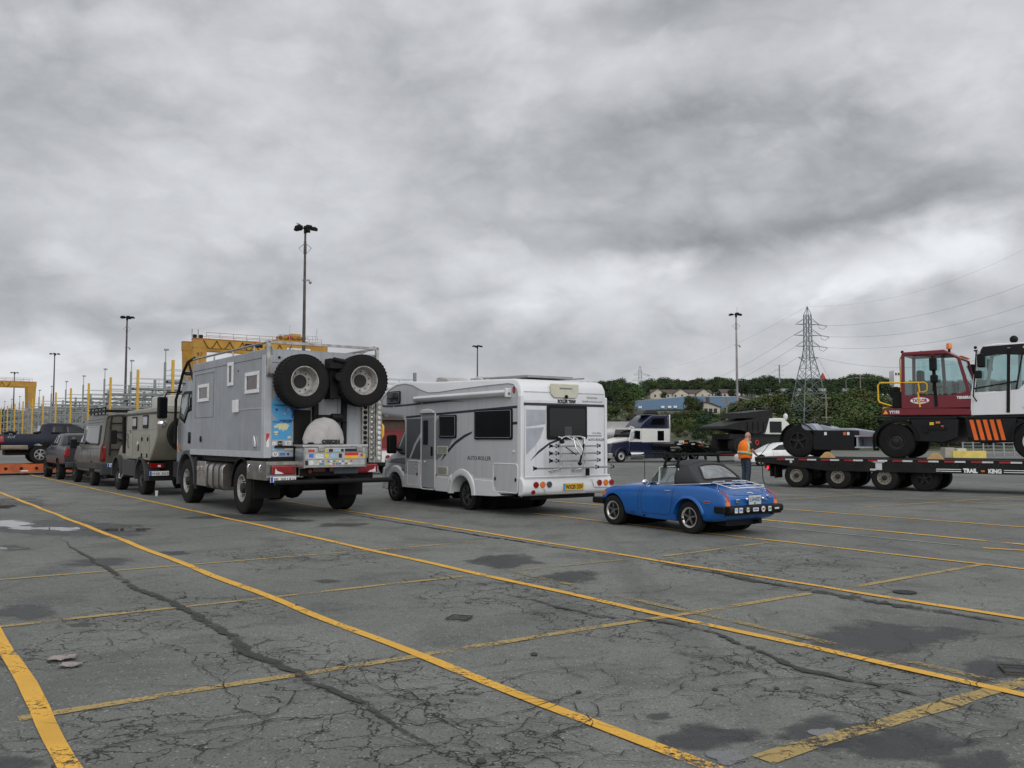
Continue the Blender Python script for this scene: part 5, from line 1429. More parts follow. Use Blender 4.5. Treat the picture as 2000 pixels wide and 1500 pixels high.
MB().tube([(XR - .045, .18, 2.80), (XR - .045, -.17, 2.80)], .012).build('slot', RVM, f)
MB().ball((XR - .05, 0, 2.61), .045, 10).build('rear_camera', BLACK, f)
line_ = MB().box(XR - .008, XR - .0045, -1.14, 1.14, 2.695, 2.705).build('roof_joint', RVM, V_)
text('ROLLER TEAM', .10, (XR - .012, .22, 2.475), (0, -1, 0), (0, 0, 1), INK, V_, width=.52, bold=.006, shear=.2)
rp([(.10, 2.66), (-.04, 2.66), (-.10, 2.63), (-.06, 2.60), (-.02, 2.59), (.02, 2.61), (-.03, 2.63), (.0, 2.645)], XR - .006, .004, 'red_emblem', STC[1], V_)
text('On hire from', .07, (XR - .012, -.63, 2.59), (0, -1, 0), (0, 0, 1), RVM, V_, width=.30)
text('ScotMotorhomes.co.uk', .07, (XR - .012, -.49, 2.50), (0, -1, 0), (0, 0, 1), RVM, V_, width=.60)
text('Zona Relax', .06, (XR - .012, -.78, 1.79), (0, -1, 0), (0, 0, 1), RVM, V_, width=.27)
text('AUTO-ROLLER', .08, (XR - .012, -.66, 1.63), (0, -1, 0), (0, 0, 1), INK, V_, width=.48)
# rear bumper
bp = MB().prism([(-2.30, .44), (-2.44, .46), (-2.50, .52), (-2.52, .66), (-2.47, .80), (-2.42, .84), (-2.34, .86)], 'xz', -1.26, 1.26).build('rear_bumper', RVW, V_, bevel=.035, seg=3)
bake(bp); bpv = bvh(bp)
bl = MB().tube([(-2.47, y, .855 - .0) for y in (1.2, -1.2)], .02, 6).build('bumper_lip', RVW, V_)
bpx = MB()
bpx.tube([(-2.525, .72, .60), (-2.53, .66, .50), (-2.53, .3, .485), (-2.53, -.45, .485)], .008, 5).tube([(-2.53, -.62, .78), (-2.53, -.7, .60), (-2.525, -1.1, .58)], .008, 5)
bpx.build('bumper_crease', mat('rv_crease', (.4, .4, .41), .4), V_)
for y_, m_ in ((.93, REDL), (.75, ORAL), (.57, mat('smoked_lens', (.06, .06, .07), .15)), (-.86, REDL), (-1.05, ORAL), (-1.22, REDL)):
    l_ = disc((-2.505, y_, .69), .068, 'b', .035, 24).build('tail_light', m_, V_, bevel=.01)
disc((-2.50, 1.0, .535), .045, 'b', .03).build('reflector', REDL, V_)
pl = MB().box(-2.535, -2.515, -.39, .19, .55, .70).build('number_plate', mat('plate_yellow', (.70, .42, .01), .45, var=.04), V_)
MB().box(-2.538, -2.5355, .14, .185, .555, .695).build('plate_band', mat('plate_cyan', (.02, .25, .5), .4), pl)
text('WX20 DSV', .13, (-2.538, .13, .578), (0, -1, 0), (0, 0, 1), INK, pl, width=.50, bold=.004)
# bicycle rack
bk = empty('bike_rack', (0, 0, 0)); bpy.data.objects.remove(bk)
rk = MB()
for y_ in (.20, -.46):
    rk.tube([(-2.38, y_ + .28, .98), (-2.44, y_ + .15, 1.0), (-2.47, y_ + .02, 1.02), (-2.48, y_, 1.1), (-2.48, y_, 1.62), (-2.46, y_ - .03, 1.70), (-2.40, y_ + .02, 1.72)], .019)
rk.tube([(-2.40, .22, 1.50), (-2.44, .20, 1.64), (-2.43, .12, 1.71), (-2.42, .02, 1.73), (-2.42, -.4, 1.73), (-2.44, -.46, 1.68), (-2.44, -.47, 1.5)], .017)
rk.tube([(-2.46, -.10, 1.73), (-2.6, -.14, 1.68), (-2.72, -.20, 1.45), (-2.74, -.14, 1.33), (-2.72, -.02, 1.45), (-2.6, -.04, 1.69)], .018)
rk.tube([(-2.46, .04, 1.73), (-2.58, .0, 1.68), (-2.68, -.17, 1.48)], .017)
rk.build('bike_rack_frame', ALU, V_)
MB().bar((-2.70, -.26, 1.56), (-2.76, -.09, 1.15), .03, .03).ball((-2.76, -.09, 1.14), .05, 8).bar((-2.5, .22, 1.66), (-2.5, .18, 1.58), .07, .07).bar((-2.6, .18, 1.5), (-2.72, -.03, 1.32), .02, .02).build('rack_arm', BLACK, V_)
for y0_, y1_, z_ in ((.60, -.76, 1.52), (.60, -.76, 1.36), (.60, -.76, 1.20), (1.12, -1.06, 1.05)):
    xx = -2.62 - (.12 if z_ < 1.06 else 0)
    r1 = MB().prism([(xx - .03, z_ - .02), (xx + .03, z_ - .02), (xx + .035, z_ + .02), (xx - .035, z_ + .02)], 'xz', y1_, y0_).build('bike_rail', ALU, V_, bevel=.006)
    for y_ in (y0_, y1_, y0_ - .18 if z_ > 1.06 else y1_ + .45):
        MB().box(xx - .04, xx + .04, y_ - .018, y_ + .018, z_ - .026, z_ + .03).bar((xx, y_, z_), (xx, y_ + .05, z_ + .045), .02, .02).bar((xx, y_, z_), (xx, y_ + .05, z_ - .04), .015, .02).build('rail_clamp', BLACK, r1)
    for y_ in (.20, -.46): MB().bar((-2.48, y_, z_), (xx, y_, z_), .03, .03).build('rail_bracket', ALU, r1)
MB().box(-2.58, -2.53, -.52, -.44, .86, 1.02).build('rack_strap', BLACK, V_)
for y_ in (.42, -.22): MB().cyl((-2.37, y_, 1.0), (-2.44, y_, .98), .035).build('rack_mount', CREAM, V_)
# ================================================================ BLUE ROADSTER
BLUE = mat('blue_car_paint', (.006, .100, .335), .28, .0, var=.04, coat=.25, scale=1.5, dirt=(.005, .076, .29), spec=.4)
SOFT = mat('soft_top_vinyl', (.020, .021, .024), .6, bump=.12, bscale=60, dirt=(.035, .035, .037))
MG = empty('blue_roadster', (3.72, 16.33, 0), heading(35.1), 'small blue roadster with a black soft top and chrome luggage rack', 'car')
def ring(x, h):
    return [(x, y, z) for y, z in h] + [(x, -y, z) for y, z in reversed(h[1:-1])]
stn = [(-.83, [(0, .36), (.3, .36), (.56, .37), (.635, .41), (.655, .50), (.65, .58), (.61, .635), (.45, .645), (.2, .64), (0, .64)]),
       (-.76, [(0, .30), (.3, .30), (.60, .31), (.68, .37), (.70, .49), (.695, .62), (.655, .715), (.50, .695), (.25, .69), (0, .69)]),
       (-.60, [(0, .25), (.3, .25), (.62, .26), (.705, .33), (.725, .49), (.715, .66), (.665, .785), (.50, .765), (.25, .765), (0, .765)]),
       (-.30, [(0, .22), (.3, .22), (.63, .23), (.72, .30), (.74, .50), (.73, .68), (.67, .825), (.52, .835), (.25, .845), (0, .85)]),
       (.05, [(0, .20), (.3, .20), (.64, .21), (.725, .28), (.745, .51), (.73, .70), (.665, .84), (.52, .865), (.25, .885), (0, .89)]),
       (.45, [(0, .19), (.3, .19), (.64, .20), (.70, .24), (.725, .50), (.725, .68), (.665, .825), (.52, .855), (.25, .875), (0, .88)]),
       (.95, [(0, .19), (.3, .19), (.63, .20), (.69, .24), (.715, .50), (.715, .67), (.66, .80), (.52, .83), (.25, .855), (0, .86)]),
       (1.30, [(0, .20), (.3, .20), (.62, .21), (.69, .26), (.715, .50), (.71, .67), (.65, .795), (.50, .825), (.25, .86), (0, .865)]),
       (1.75, [(0, .22), (.3, .22), (.60, .23), (.685, .30), (.715, .50), (.705, .66), (.645, .775), (.48, .79), (.25, .825), (0, .83)]),
       (2.15, [(0, .25), (.3, .25), (.58, .26), (.67, .32), (.70, .50), (.685, .63), (.615, .74), (.45, .735), (.25, .765), (0, .77)]),
       (2.38, [(0, .29), (.3, .29), (.55, .30), (.63, .36), (.655, .48), (.64, .59), (.57, .685), (.42, .68), (.22, .70), (0, .70)]),
       (2.49, [(0, .36), (.3, .36), (.50, .37), (.565, .42), (.58, .49), (.565, .56), (.50, .61), (.38, .62), (.2, .625), (0, .625)])]
flat = [(x,) + tuple(c for p in h for c in p) for x, h in stn]
dn = spl(flat, 6)
rings = []
for f in dn:
    h = [(f[1 + 2 * i], f[2 + 2 * i]) for i in range(10)]
    hh = spl(h, 3)
    hh = [(max(0, y), z) for y, z in hh]; hh[0] = (0, hh[0][1]); hh[-1] = (0, hh[-1][1])
    rings.append([Vector(p) for p in ring(f[0], hh)])
body = MB().loft(rings).build('body', BLUE, MG, smooth=50)
for x_ in (0, 2.03):
    cut(body, MB().cyl((x_, .38, .285), (x_, 1.2, .285), .335, 36))
    cut(body, MB().cyl((x_, -.38, .285), (x_, -1.2, .285), .335, 36))
cut(body, MB().box(-.02, 1.02, -.56, .56, .38, 1.2))
bb = bvh(body)
cockpit = mat('cockpit_trim', (.03, .018, .018), .7)
MB().box(-.02, 1.02, -.56, .56, .36, .385).box(-.02, 0, -.55, .55, .38, .84).build('cockpit_floor', cockpit, MG)
DKLINE = mat('blue_shut_line', (.006, .02, .08), .6)
for nm, pts in (('door_seam', [(1.20, .30), (1.22, .52), (1.20, .79)]), ('door_seam', [(1.20, .30), (.48, .30), (.40, .55), (.37, .80)]), ('wing_seam', [(1.32, .34), (1.30, .60), (1.27, .78)])):
    line_on(bb, pts, 'l', nm, DKLINE, MG, .0055)
ln = MB()
pts = []
for y_, x_ in ((.44, -.02), (.50, -.2), (.52, -.45), (.48, -.66), (.38, -.73), (0, -.76), (-.38, -.73), (-.48, -.66), (-.52, -.45), (-.50, -.2), (-.44, -.02)):
    pts.append((x_, y_))
line_on(bb, pts, 't', 'boot_seam', DKLINE, MG, .005)
for s_, c_ in (('l', 1), ('r', -1)):
    rg = MB(); rr_ = []
    for k in range(19):
        a = R(8 + 164 * k / 18)
        q = []
        for r_, off in ((.335, .004), (.345, .022), (.375, .018), (.40, -.004)):
            h, n_ = hit(bb, (min(.42, r_) * math.cos(a), .285 + (r_ if r_ > .34 else .342) * math.sin(a)), s_)
            yy = h.y if h is not None else c_ * .72
            q.append(Vector((r_ * math.cos(a), yy + c_ * off, .285 + r_ * math.sin(a))))
        rr_.append(q)
    rg.loft(rr_, caps=False, closed=False)
    rg.build('arch_lip', BLUE, MG, solid=.006)
for x_ in (0, 2.03):
    for s_ in (1, -1):
        w_ = wheel(MG, (x_, s_ * .625, .287), .287, .165, .175, 'alloy5', s_, mr=mat('roadster_rim', (.20, .195, .185), .3, .8, var=.5, scale=14, dirt=(.06, .06, .06)))
        MB().lathe([(.150, s_ * .060), (.162, s_ * .078), (.180, s_ * .082), (.185, s_ * .07)], 36).build('trim_ring', mat('trim_ring', (.55, .54, .52), .3, .6, var=.05), w_)
    MB().cyl((x_, .4, .285), (x_, -.4, .285), .30).build('wheel_well', BLACK, MG)
MB().box(-.6, 1.6, -.35, .35, .16, .23).cyl((-.75, -.3, .22), (-.2, -.3, .22), .03).box(-.62, -.45, -.5, .45, .17, .26).cyl((0, -.6, .28), (0, .6, .28), .035).bar((-.1, .45, .2), (-.5, .42, .26), .05, .03).build('underside', BLACKM, MG)
# bumpers
rbp = MB().prism([(-.80, .40), (-.90, .395), (-.945, .42), (-.95, .49), (-.93, .53), (-.80, .535)], 'xz', -.70, .70).build('rear_bumper', BLACK, MG, bevel=.02)
for s_ in (1, -1):
    MB().box(-.86, -.62, s_ * .715 - .045, s_ * .715 + .045, .41, .525).build('bumper_corner', BLACK, rbp, bevel=.02)
MB().box(-.93, -.86, -.46, -.40, .36, .42).build('bumper_step', BLACK, rbp)
MB().prism([(-.80, .36), (-.9, .37), (-.9, .40), (-.8, .40)], 'xz', -.68, .68).build('valance', BLACK, MG)
fb = MB().box(2.44, 2.60, -.70, .70, .40, .52).build('front_bumper', BLACK, MG, bevel=.03)
for s_ in (1, -1): MB().box(2.30, 2.60, s_ * .70 - .05, s_ * .70 + .05, .40, .525).build('bumper_corner', BLACK, fb, bevel=.025)
for y_, w_, k, rnd2 in ((.56, .075, 7, 0), (.44, .085, 0, 0), (.26, .08, 2, 1), (.06, .14, 0, 0), (-.14, .095, 0, 1), (-.31, .075, 4, 0), (-.50, .15, 5, 0)):
    if rnd2:
        s_ = disc((-.9505, y_, .465), w_ / 1.9, 'b', .004, 20).build('bumper_sticker', STC[0] if k == 0 else mat('sticker_cream', (.6, .58, .48), .5), MG)
        if k == 0: MB().prism([(y_ + .03, .445), (y_ - .03, .45), (y_ - .03, .475), (y_, .485), (y_ + .025, .475)], 'yz', -.957, -.955).build('red_animal', STC[1], s_)
        else: text('CLYM', .05, (-.956, y_ + .045, .452), (0, -1, 0), (0, 0, 1), INK, s_, width=.09)
    else:
        h_ = .032 if w_ > .1 else .045
        s_ = MB().box(-.957, -.9505, y_ - w_ / 2, y_ + w_ / 2, .465 - h_, .465 + h_ * .9).build('bumper_sticker', STC[0] if k in (7, 0, 4) else STC[5], MG)
        MB().box(-.959, -.9572, y_ - w_ * .38, y_ + w_ * .38, .465 - h_ * .4, .465 + h_ * .4).build('sticker_print', STC[k if k else 3] if k != 5 else STC[0], s_)
# tail lamps
for s_ in (1, -1):
    p = []
    for z_, x_, w_, d_ in ((.535, -.815, .060, .05), (.60, -.80, .066, .055), (.68, -.765, .060, .055), (.745, -.71, .042, .045), (.785, -.655, .015, .02)):
        p.append([Vector((x_ + .03 - d_ * math.cos(t) * 1.5, s_ * (.618 - .012 * (z_ - .5) / .3) + w_ * math.sin(t), z_)) for t in [2 * math.pi * k / 12 for k in range(12)]])
    l_ = MB().loft(p[1:]).build('tail_light', REDL, MG)
    MB().loft(p[:2]).build('indicator', ORAL, l_)
    q = [Vector((v_.x + .014, (v_.y - s_ * .61) * 1.16 + s_ * .61, v_.z * 1.0)) for v_ in [p[0][3], p[1][3], p[2][3], p[3][3], p[4][3], p[3][9], p[2][9], p[1][9], p[0][9]]]
    MB().tube(q, .007, 6, True).build('lamp_trim', CHROME, l_)
h, n_ = hit(bb, (-.45, .57), 'l')
MB().box(-.53, -.39, h.y - .01, h.y + .012, .565, .605).build('side_marker', CHROME, MG)
MB().box(-.52, -.40, h.y + .0, h.y + .016, .572, .598).build('side_marker_lens', REDL, MG)
h, n_ = hit(bb, (2.33, .60), 'l')
MB().box(2.26, 2.38, h.y - .03, h.y + .015, .575, .625).build('side_indicator', ORAL, MG)
# number plate, badges, boot handle
pl = MB().box(-.885, -.87, -.165, .145, .545, .70).build('number_plate', mat('plate_grey_blue', (.46, .50, .54), .4, var=.05), MG)
text('L5H42D', .10, (-.888, .13, .60), (0, -1, 0), (0, 0, 1), mat('plate_ink', (.06, .08, .14), .5), pl, width=.27)
MB().box(-.8875, -.8855, -.03, .03, .555, .58).build('plate_tab', STC[4], pl)
for y_ in (.20, -.22): MB().ball((-.875, y_, .64), .028, 10).build('plate_lamp', CHROME, MG)
disc((-.81, -.42, .67), .03, 'b', .05).build('fuel_cap', CHROME, MG)
MB().tube([(-.77, .06, .735), (-.82, .03, .745), (-.83, .0, .73), (-.80, -.03, .72)], .012).build('boot_handle', CHROME, MG)
bd_ = MB().box(-.862, -.83, .36, .44, .575, .645).build('badge', CHROME, MG, bevel=.008)
text('MG', .04, (-.864, .43, .595), (0, -1, 0), (0, 0, 1), INK, bd_, width=.06)
text('Midget', .05, (-.858, -.28, .60), (0, -1, 0), (0, 0, 1), CHROME, MG, width=.11, depth=.01)
# door furniture
h, n_ = hit(bb, (.5, .73), 'l')
MB().box(.44, .58, h.y - .005, h.y + .022, .725, .745).build('door_handle', CHROME, MG, bevel=.005)
MB().cyl((.49, h.y - .01, .685), (.49, h.y + .012, .685), .012).build('door_lock', CHROME, MG)
MB().tube([(1.02, .67, .80), (1.04, .76, .79), (1.04, .77, .84)], .008).build('mirror_arm', CHROME, MG)
MB().ball((1.05, .77, .875), .07, 12, (.45, 1, .75)).build('door_mirror', CHROME, MG)
MB().cyl((1.38, .46, .83), (1.37, .47, 1.26), .006, 6).build('aerial', BLACK, MG)
for x_ in (1.15, .15): MB().cyl((x_, .70, .25), (x_, .722, .25), .018).build('jacking_plug', BLACK, MG)
text('MIDGET', .035, (1.52, .715, .275), (-1, 0, 0), (0, 0, 1), INK, MG, width=.13)
# windscreen and doors' glass
wf = MB().tube([(1.16, .60, .80), (1.02, .585, .95), (.86, .545, 1.13), (.83, .50, 1.17), (.82, 0, 1.185), (.83, -.50, 1.17), (.86, -.545, 1.13), (1.02, -.585, .95), (1.16, -.60, .80)], .016).build('windscreen_frame', CHROME, MG)
MB().add([(1.15, .59, .82), (.85, .52, 1.15), (.84, 0, 1.17), (.85, -.52, 1.15), (1.15, -.59, .82), (1.19, 0, .85)], [(0, 1, 2, 5), (5, 2, 3, 4)]).build('windscreen', GLASS, MG)
for s_ in (1, -1):
    f_ = MB().tube([(1.10, s_ * .615, .825), (.84, s_ * .56, 1.155), (.42, s_ * .565, 1.175), (.37, s_ * .575, 1.13), (.385, s_ * .63, .84)], .011).bar((.86, s_ * .57, 1.15), (.83, s_ * .625, .84), .016, .016).build('window_frame', CHROME, MG)
    MB().add([(1.10, s_ * .613, .83), (.84, s_ * .557, 1.155), (.42, s_ * .562, 1.17), (.385, s_ * .627, .84)], [(0, 1, 2, 3)]).build('side_window', GLASS, MG)
# soft top
def ptop(x, t):                            # t: -1..1 across the car
    xs = [(.24, .50, 1.19, 1.265), (.42, .545, 1.19, 1.295), (.62, .535, 1.19, 1.29), (.84, .52, 1.17, 1.235)]
    w = interp([(a, b) for a, b, c, d in xs], x); zs = interp([(a, c) for a, b, c, d in xs], x); zm = interp([(a, d) for a, b, c, d in xs], x)
    return Vector((x, w * t, zs + (zm - zs) * (1 - t * t)))
rm = MB(); n1, n2 = 12, 16; vs = []
for i in range(n1 + 1):
    for j in range(n2 + 1):
        vs.append(ptop(.24 + .60 * i / n1, -1 + 2 * j / n2))
rm.add(vs, [(i * (n2 + 1) + j, i * (n2 + 1) + j + 1, (i + 1) * (n2 + 1) + j + 1, (i + 1) * (n2 + 1) + j) for i in range(n1) for j in range(n2)])
for s_ in (1, -1):
    vs = []
    n = 10
    for i in range(n + 1):                 # quarter panel from the roof edge to the deck
        f = i / n
        a = ptop(.42 - .18 * f, s_)
        b_ = Vector((.42 - .60 * f, s_ * (.63 - .05 * f * f), .845 + .035 * f))
        for k in range(7):
            u = k / 6
            p = a.lerp(b_, u)
            p.y += s_ * .035 * math.sin(math.pi * u)
            vs.append(p)
    rm.add(vs, [(i * 7 + k, i * 7 + k + 1, (i + 1) * 7 + k + 1, (i + 1) * 7 + k) for i in range(n) for k in range(6)])
    vs = [ptop(.42 + .42 * i / 8, s_) for i in range(9)]
    rm.add(vs + [v_ + Vector((0, s_ * .03, -.035)) for v_ in vs], [(i, i + 1, i + 10, i + 9) for i in range(8)])
# rear panel around the window
def prear(u, v):                           # u across -1..1, v 0 top .. 1 deck
    a = ptop(.24, u)
    b_ = Vector((-.18 - .14 * (1 - u * u), .58 * u, .88 + .02 * (1 - u * u)))
    p = a.lerp(b_, v)
    p += Vector((-.03 * (1 - u * u), .035 * u ** 5, .03 * (1 - u * u))) * math.sin(math.pi * v)
    return p
nu, nv = 48, 28; vs = []; fs = []
for j in range(nv + 1):
    for i in range(nu + 1): vs.append(prear(-1 + 2 * i / nu, j / nv))
def inwin(u, v):
    top, bot = .20, .84
    if not top < v < bot: return False
    half = .62 + .22 * (v - top) / (bot - top)
    r_ = .10
    dv = min(v - top, bot - v) / (bot - top) * 1.0
    k = min(1, dv / .16)
    return abs(u) < half - .09 * (1 - math.sqrt(max(0, 1 - (1 - k) ** 2)))
for j in range(nv):
    for i in range(nu):
        u, v_c = -1 + 2 * (i + .5) / nu, (j + .5) / nv
        if not inwin(u, v_c): fs.append((j * (nu + 1) + i, j * (nu + 1) + i + 1, (j + 1) * (nu + 1) + i + 1, (j + 1) * (nu + 1) + i))
rm.add(vs, fs)
top = rm.build('soft_top', SOFT, MG, solid=.012, smooth=50)
per = []
for k in range(60):
    a = 2 * math.pi * k / 60
    du, dv_ = math.cos(a), math.sin(a)
    r_ = 0
    for q in range(80):
        r_ += .012
        if not inwin(du * r_ * 1.2, .52 + dv_ * r_ * .5): break
    per.append(prear(du * r_ * 1.2, .52 + dv_ * r_ * .5) + Vector((-.012, 0, .012)))
MB().tube(per, .014, 6, True).build('rear_window_trim', SOFT, top)
vs = [p_ + Vector((.004, 0, -.004)) for p_ in per]; c0 = prear(0, .52) + Vector((-.004, 0, .004))
MB().add([c0] + vs, [(0, 1 + k, 1 + (k + 1) % 60) for k in range(60)]).build('rear_window', clear_glass('yellowed_window', (.60, .60, .64), .22), top)
MB().tube([(.43, .65, .842)] + [(.42 - .60 * f, .648 - .05 * f * f, .848 + .035 * f) for f in (.2, .4, .6, .8, 1)] + [(-.27, .35, .893), (-.33, 0, .898), (-.27, -.35, .893), (-.18, -.59, .882)], .010).build('hood_trim', CHROME, MG)
MB().tube([tuple(prear(-1 + 2 * i / 12, .02) + Vector((0, 0, .008))) for i in range(13)], .010, 6).build('top_seam', SOFT, top)
# interior
RED = mat('maroon_leather', (.16, .03, .03), .5, bump=.1)
for y_ in (.28, -.28):
    s_ = MB().prism(rrect(y_ - .21, y_ + .21, .45, 1.0, .09), 'yz', .22, .34).build('seat_back', RED, MG, bevel=.03)
    s_.rotation_euler = (0, R(-6), 0)
    MB().box(.22, .66, y_ - .21, y_ + .21, .40, .52).build('seat', RED, MG, bevel=.04)
MB().box(.98, 1.12, -.58, .58, .68, .86).build('dashboard', BLACK, MG, bevel=.03)
ca, cb_, cc = Vector((.80, .28, .87)), Vector((-.28, 0, 1)).normalized(), Vector((0, 1, 0))
sw = MB().tube([ca + (cb_ * math.cos(t) + cc * math.sin(t)) * .17 for t in [2 * math.pi * k / 24 for k in range(24)]], .012, 6, True)
for t in (1.57, -1.57, 3.14): sw.bar(ca, ca + (cb_ * math.cos(t) + cc * math.sin(t)) * .17, .02, .01)
sw.bar(ca, ca + Vector((.3, 0, -.12)), .03, .03)
sw.build('steering_wheel', BLACK, MG)
# chrome luggage rack on the boot lid
lr = MB()
fr_ = [(-.32, .44, .915), (-.72, .46, .835), (-.76, .40, .828), (-.76, -.40, .828), (-.72, -.46, .835), (-.32, -.44, .915), (-.29, -.38, .92), (-.29, .38, .92)]
lr.tube(fr_, .011, 6, True)
for y_ in (.15, -.15): lr.tube([(-.29, y_, .92), (-.76, y_, .828)], .005, 6)
for x_ in (-.44, -.6): lr.tube([(x_, .45, .915 + (x_ + .32) * .2), (x_, -.45, .915 + (x_ + .32) * .2)], .005, 6)
lr.tube([(-.72, .45, .865), (-.78, .0, .87), (-.72, -.45, .865)], .008, 6)
for x_, y_ in ((-.36, .36), (-.36, -.36), (-.68, .36), (-.68, -.36)):
    h, n_ = hit(bb, (x_, y_), 't')
    lr.tube([(x_, y_, .91 if x_ > -.4 else .845), tuple(h)], .010, 6)
lr.build('luggage_rack', CHROME, MG)
# black roof rack bars
rr_ = MB()
for x_ in (.72, .40):
    rr_.bar((x_, .60, 1.395), (x_, -.60, 1.395), .045, .032)
    for s_ in (1, -1):
        rr_.bar((x_, s_ * .50, 1.39), (x_ + .02, s_ * .565, 1.17), .04, .03, up=(1, 0, 0))
        rr_.box(x_ - .03, x_ + .03, s_ * .565 - .02, s_ * .565 + .025, 1.15, 1.19)
rr_.build('roof_rack', BLACK, MG)
# ================================================================ helpers for simpler vehicles
def carloft(par, st, m, name='body', n=1, smooth=32, arches=(), ar=.4, az=.36):
    """stations (x, zbottom, zbelt, ztop, half width, half width at the top)"""
    st = spl(st, n) if n > 1 else st
    rings = []
    for x, z0, zb, zt, w, wt in st:
        h = [(0, z0), (w * .88, z0), (w * .97, z0 + .06), (w, z0 + (zb - z0) * .5), (w * .985, zb - .04), (w * .955, zb), (wt + (w * .95 - wt) * .12, zb + (zt - zb) * .88), (wt * .93, zt - (zt - zb) * .03), (wt * .6, zt + .015), (0, zt + .02)]
        rings.append([Vector((x, y, z)) for y, z in h] + [Vector((x, -y, z)) for y, z in reversed(h[1:-1])])
    o = MB().loft(rings).build(name, m, par, smooth=smooth)
    for x in arches: cut(o, MB().cyl((x, -3, az), (x, 3, az), ar, 28))
    return o
# ================================================================ LOWBOY TRAILER WITH TERMINAL TRACTORS
LB = empty('lowboy_trailer', (10.49, 31.62, 0), heading(-127.2), 'long black lowboy trailer carrying the two terminal tractors', 'trailer')
TB = mat('trailer_black', (.006, .006, .0065), .5, dirt=(.018, .016, .014), scale=2.5, spec=.25)
MB().prism([(-1.45, 1.0), (-1.45, .87), (1.05, .60), (9.5, .60), (9.5, 1.0)], 'xz', -1.3, -1.22).build('side_beam', TB, LB)
MB().prism([(-1.45, 1.0), (-1.45, .87), (1.05, .60), (9.5, .60), (9.5, 1.0)], 'xz', 1.22, 1.3).build('side_beam', TB, LB)
MB().box(-1.45, 9.5, -1.32, 1.32, 1.0, 1.03).box(-1.4, 4.4, -.5, .5, .62, 1.0).box(4.4, 9.5, -.5, .5, .7, 1.0).build('deck', mat('deck_timber', (.05, .042, .035), .8, dirt=(.025, .02, .018), scale=6), LB)
MB().box(-1.0, -.92, -1.25, 1.25, .55, .88).box(-.95, -.9, -1.2, -.8, .35, .6).build('rear_bumper', TB, LB)
MB().box(-.76, -.72, -1.28, -.62, .31, .72).build('mud_flap', BLACK, LB)
tp = MB(); tq = MB()
k = 0
x = -.65
while x < 9.3:
    (tp if k % 2 else tq).box(x, x + .30, -1.324, -1.3205, .935, .985)
    k += 1; x += .30 if k % 2 else .46
tp.build('reflective_tape', mat('tape_white', (.6, .6, .6), .4), LB); tq.build('reflective_tape', mat('tape_red', (.33, .02, .025), .4), LB)
dr = MB()
for i in range(16):
    x = -.6 + .62 * i
    dr.lathe([(.055, -.006), (.075, -.006), (.075, .006), (.055, .006)], 16, 'y', (x, -1.315, .86), True)
dr.build('tie_ring', mat('iron_ring', (.03, .03, .03), .5, .4), LB)
MB().box(2.62, 2.82, -1.315, -1.302, .66, .88).box(2.5, 2.9, -1.315, -1.302, .90, .93).box(-.2, -.12, -1.315, -1.302, .84, .95).box(2.45, 2.62, -1.315, -1.302, .64, .70).build('paper_label', mat('label_grey', (.5, .52, .52), .6), LB)
MB().box(4.43, 5.14, -1.306, -1.3005, .715, .735).box(4.43, 5.14, -1.306, -1.3005, .655, .675).box(6.30, 9.3, -1.306, -1.3005, .715, .735).box(6.30, 9.3, -1.306, -1.3005, .655, .675).build('white_stripe', WINK, LB)
text('TRAIL', .17, (5.20, -1.306, .635), (1, 0, 0), (0, 0, 1), WINK, LB, width=.40, bold=.01)
text('KING', .17, (5.88, -1.306, .635), (1, 0, 0), (0, 0, 1), WINK, LB, width=.36, bold=.01)
MB().box(5.69, 5.79, -1.32, -1.30, .665, .715).build('side_marker', ORAL, LB)
MB().box(-1.02, -.97, -1.3, -1.2, .62, .72).build('tail_light', mat('lit_red_lens', (.6, .02, .02), .3, emit=(1, .03, .03, 1.2)), LB)
DIRTR = mat('dusty_cream_rim', (.27, .25, .20), .6, dirt=(.11, .10, .08), scale=9)
for x, m_ in ((0, DIRTR), (1.39, DIRTR), (2.87, DIRTR), (4.03, None)):
    for s_ in (-1, 1):
        if m_ is None: w_ = wheel(LB, (x, s_ * .95, .41), .41, .28, .215, 'wide5', s_, mr=RIMK)
        else: w_ = wheel(LB, (x, s_ * 1.14, .41), .41, .27, .215, 'truck', s_, mr=DIRTR)
        wheel(LB, (x, s_ * .78, .41), .41, .27, .21, 'truck', s_, mr=DIRTR)
for x_, y_, lab in ((1.03, -1.12, 'sandy wooden wheel chock behind the red tractor rear wheel'), (4.38, -1.12, 'sandy wooden wheel chock ahead of the red tractor front wheel')):
    o = MB().prism([(-.24, 0), (.24, 0), (.12, .14), (.03, .2), (-.05, .19)], 'xz', -.12, .12).build('wheel_chock', mat('chock_sand', (.52, .34, .14), .8), None)
    a_ = LB.matrix_world if False else Matrix.Translation(LB.location) @ Matrix.Rotation(LB.rotation_euler[2], 4, 'Z')
    o.location = a_ @ Vector((x_, y_, 1.03)); o.rotation_euler = LB.rotation_euler
    tag(o, lab, 'wheel chock', 'wheel chocks on the lowboy deck')
def on_deck(x, y, z=1.03):
    return (Matrix.Translation(LB.location) @ Matrix.Rotation(LB.rotation_euler[2], 4, 'Z')) @ Vector((x, y, z))
DRED = mat('maroon_tractor_paint', (.145, .004, .012), .3, var=.05, coat=.2, scale=1.5)
TWH = mat('tractor_white', (.66, .67, .68), .28, var=.02, coat=.5, scale=1.5, streak=.15)
YEL = mat('handrail_yellow', (.74, .42, .015), .35, var=.05)
TEAL = clear_glass('tractor_glass', (.62, .80, .80), .10)
DGR = mat('dark_grey_panel', (.010, .010, .011), .5, spec=.25)
CHG = mat('tractor_frame_grey', (.33, .36, .40), .4, .2, var=.06, scale=3)
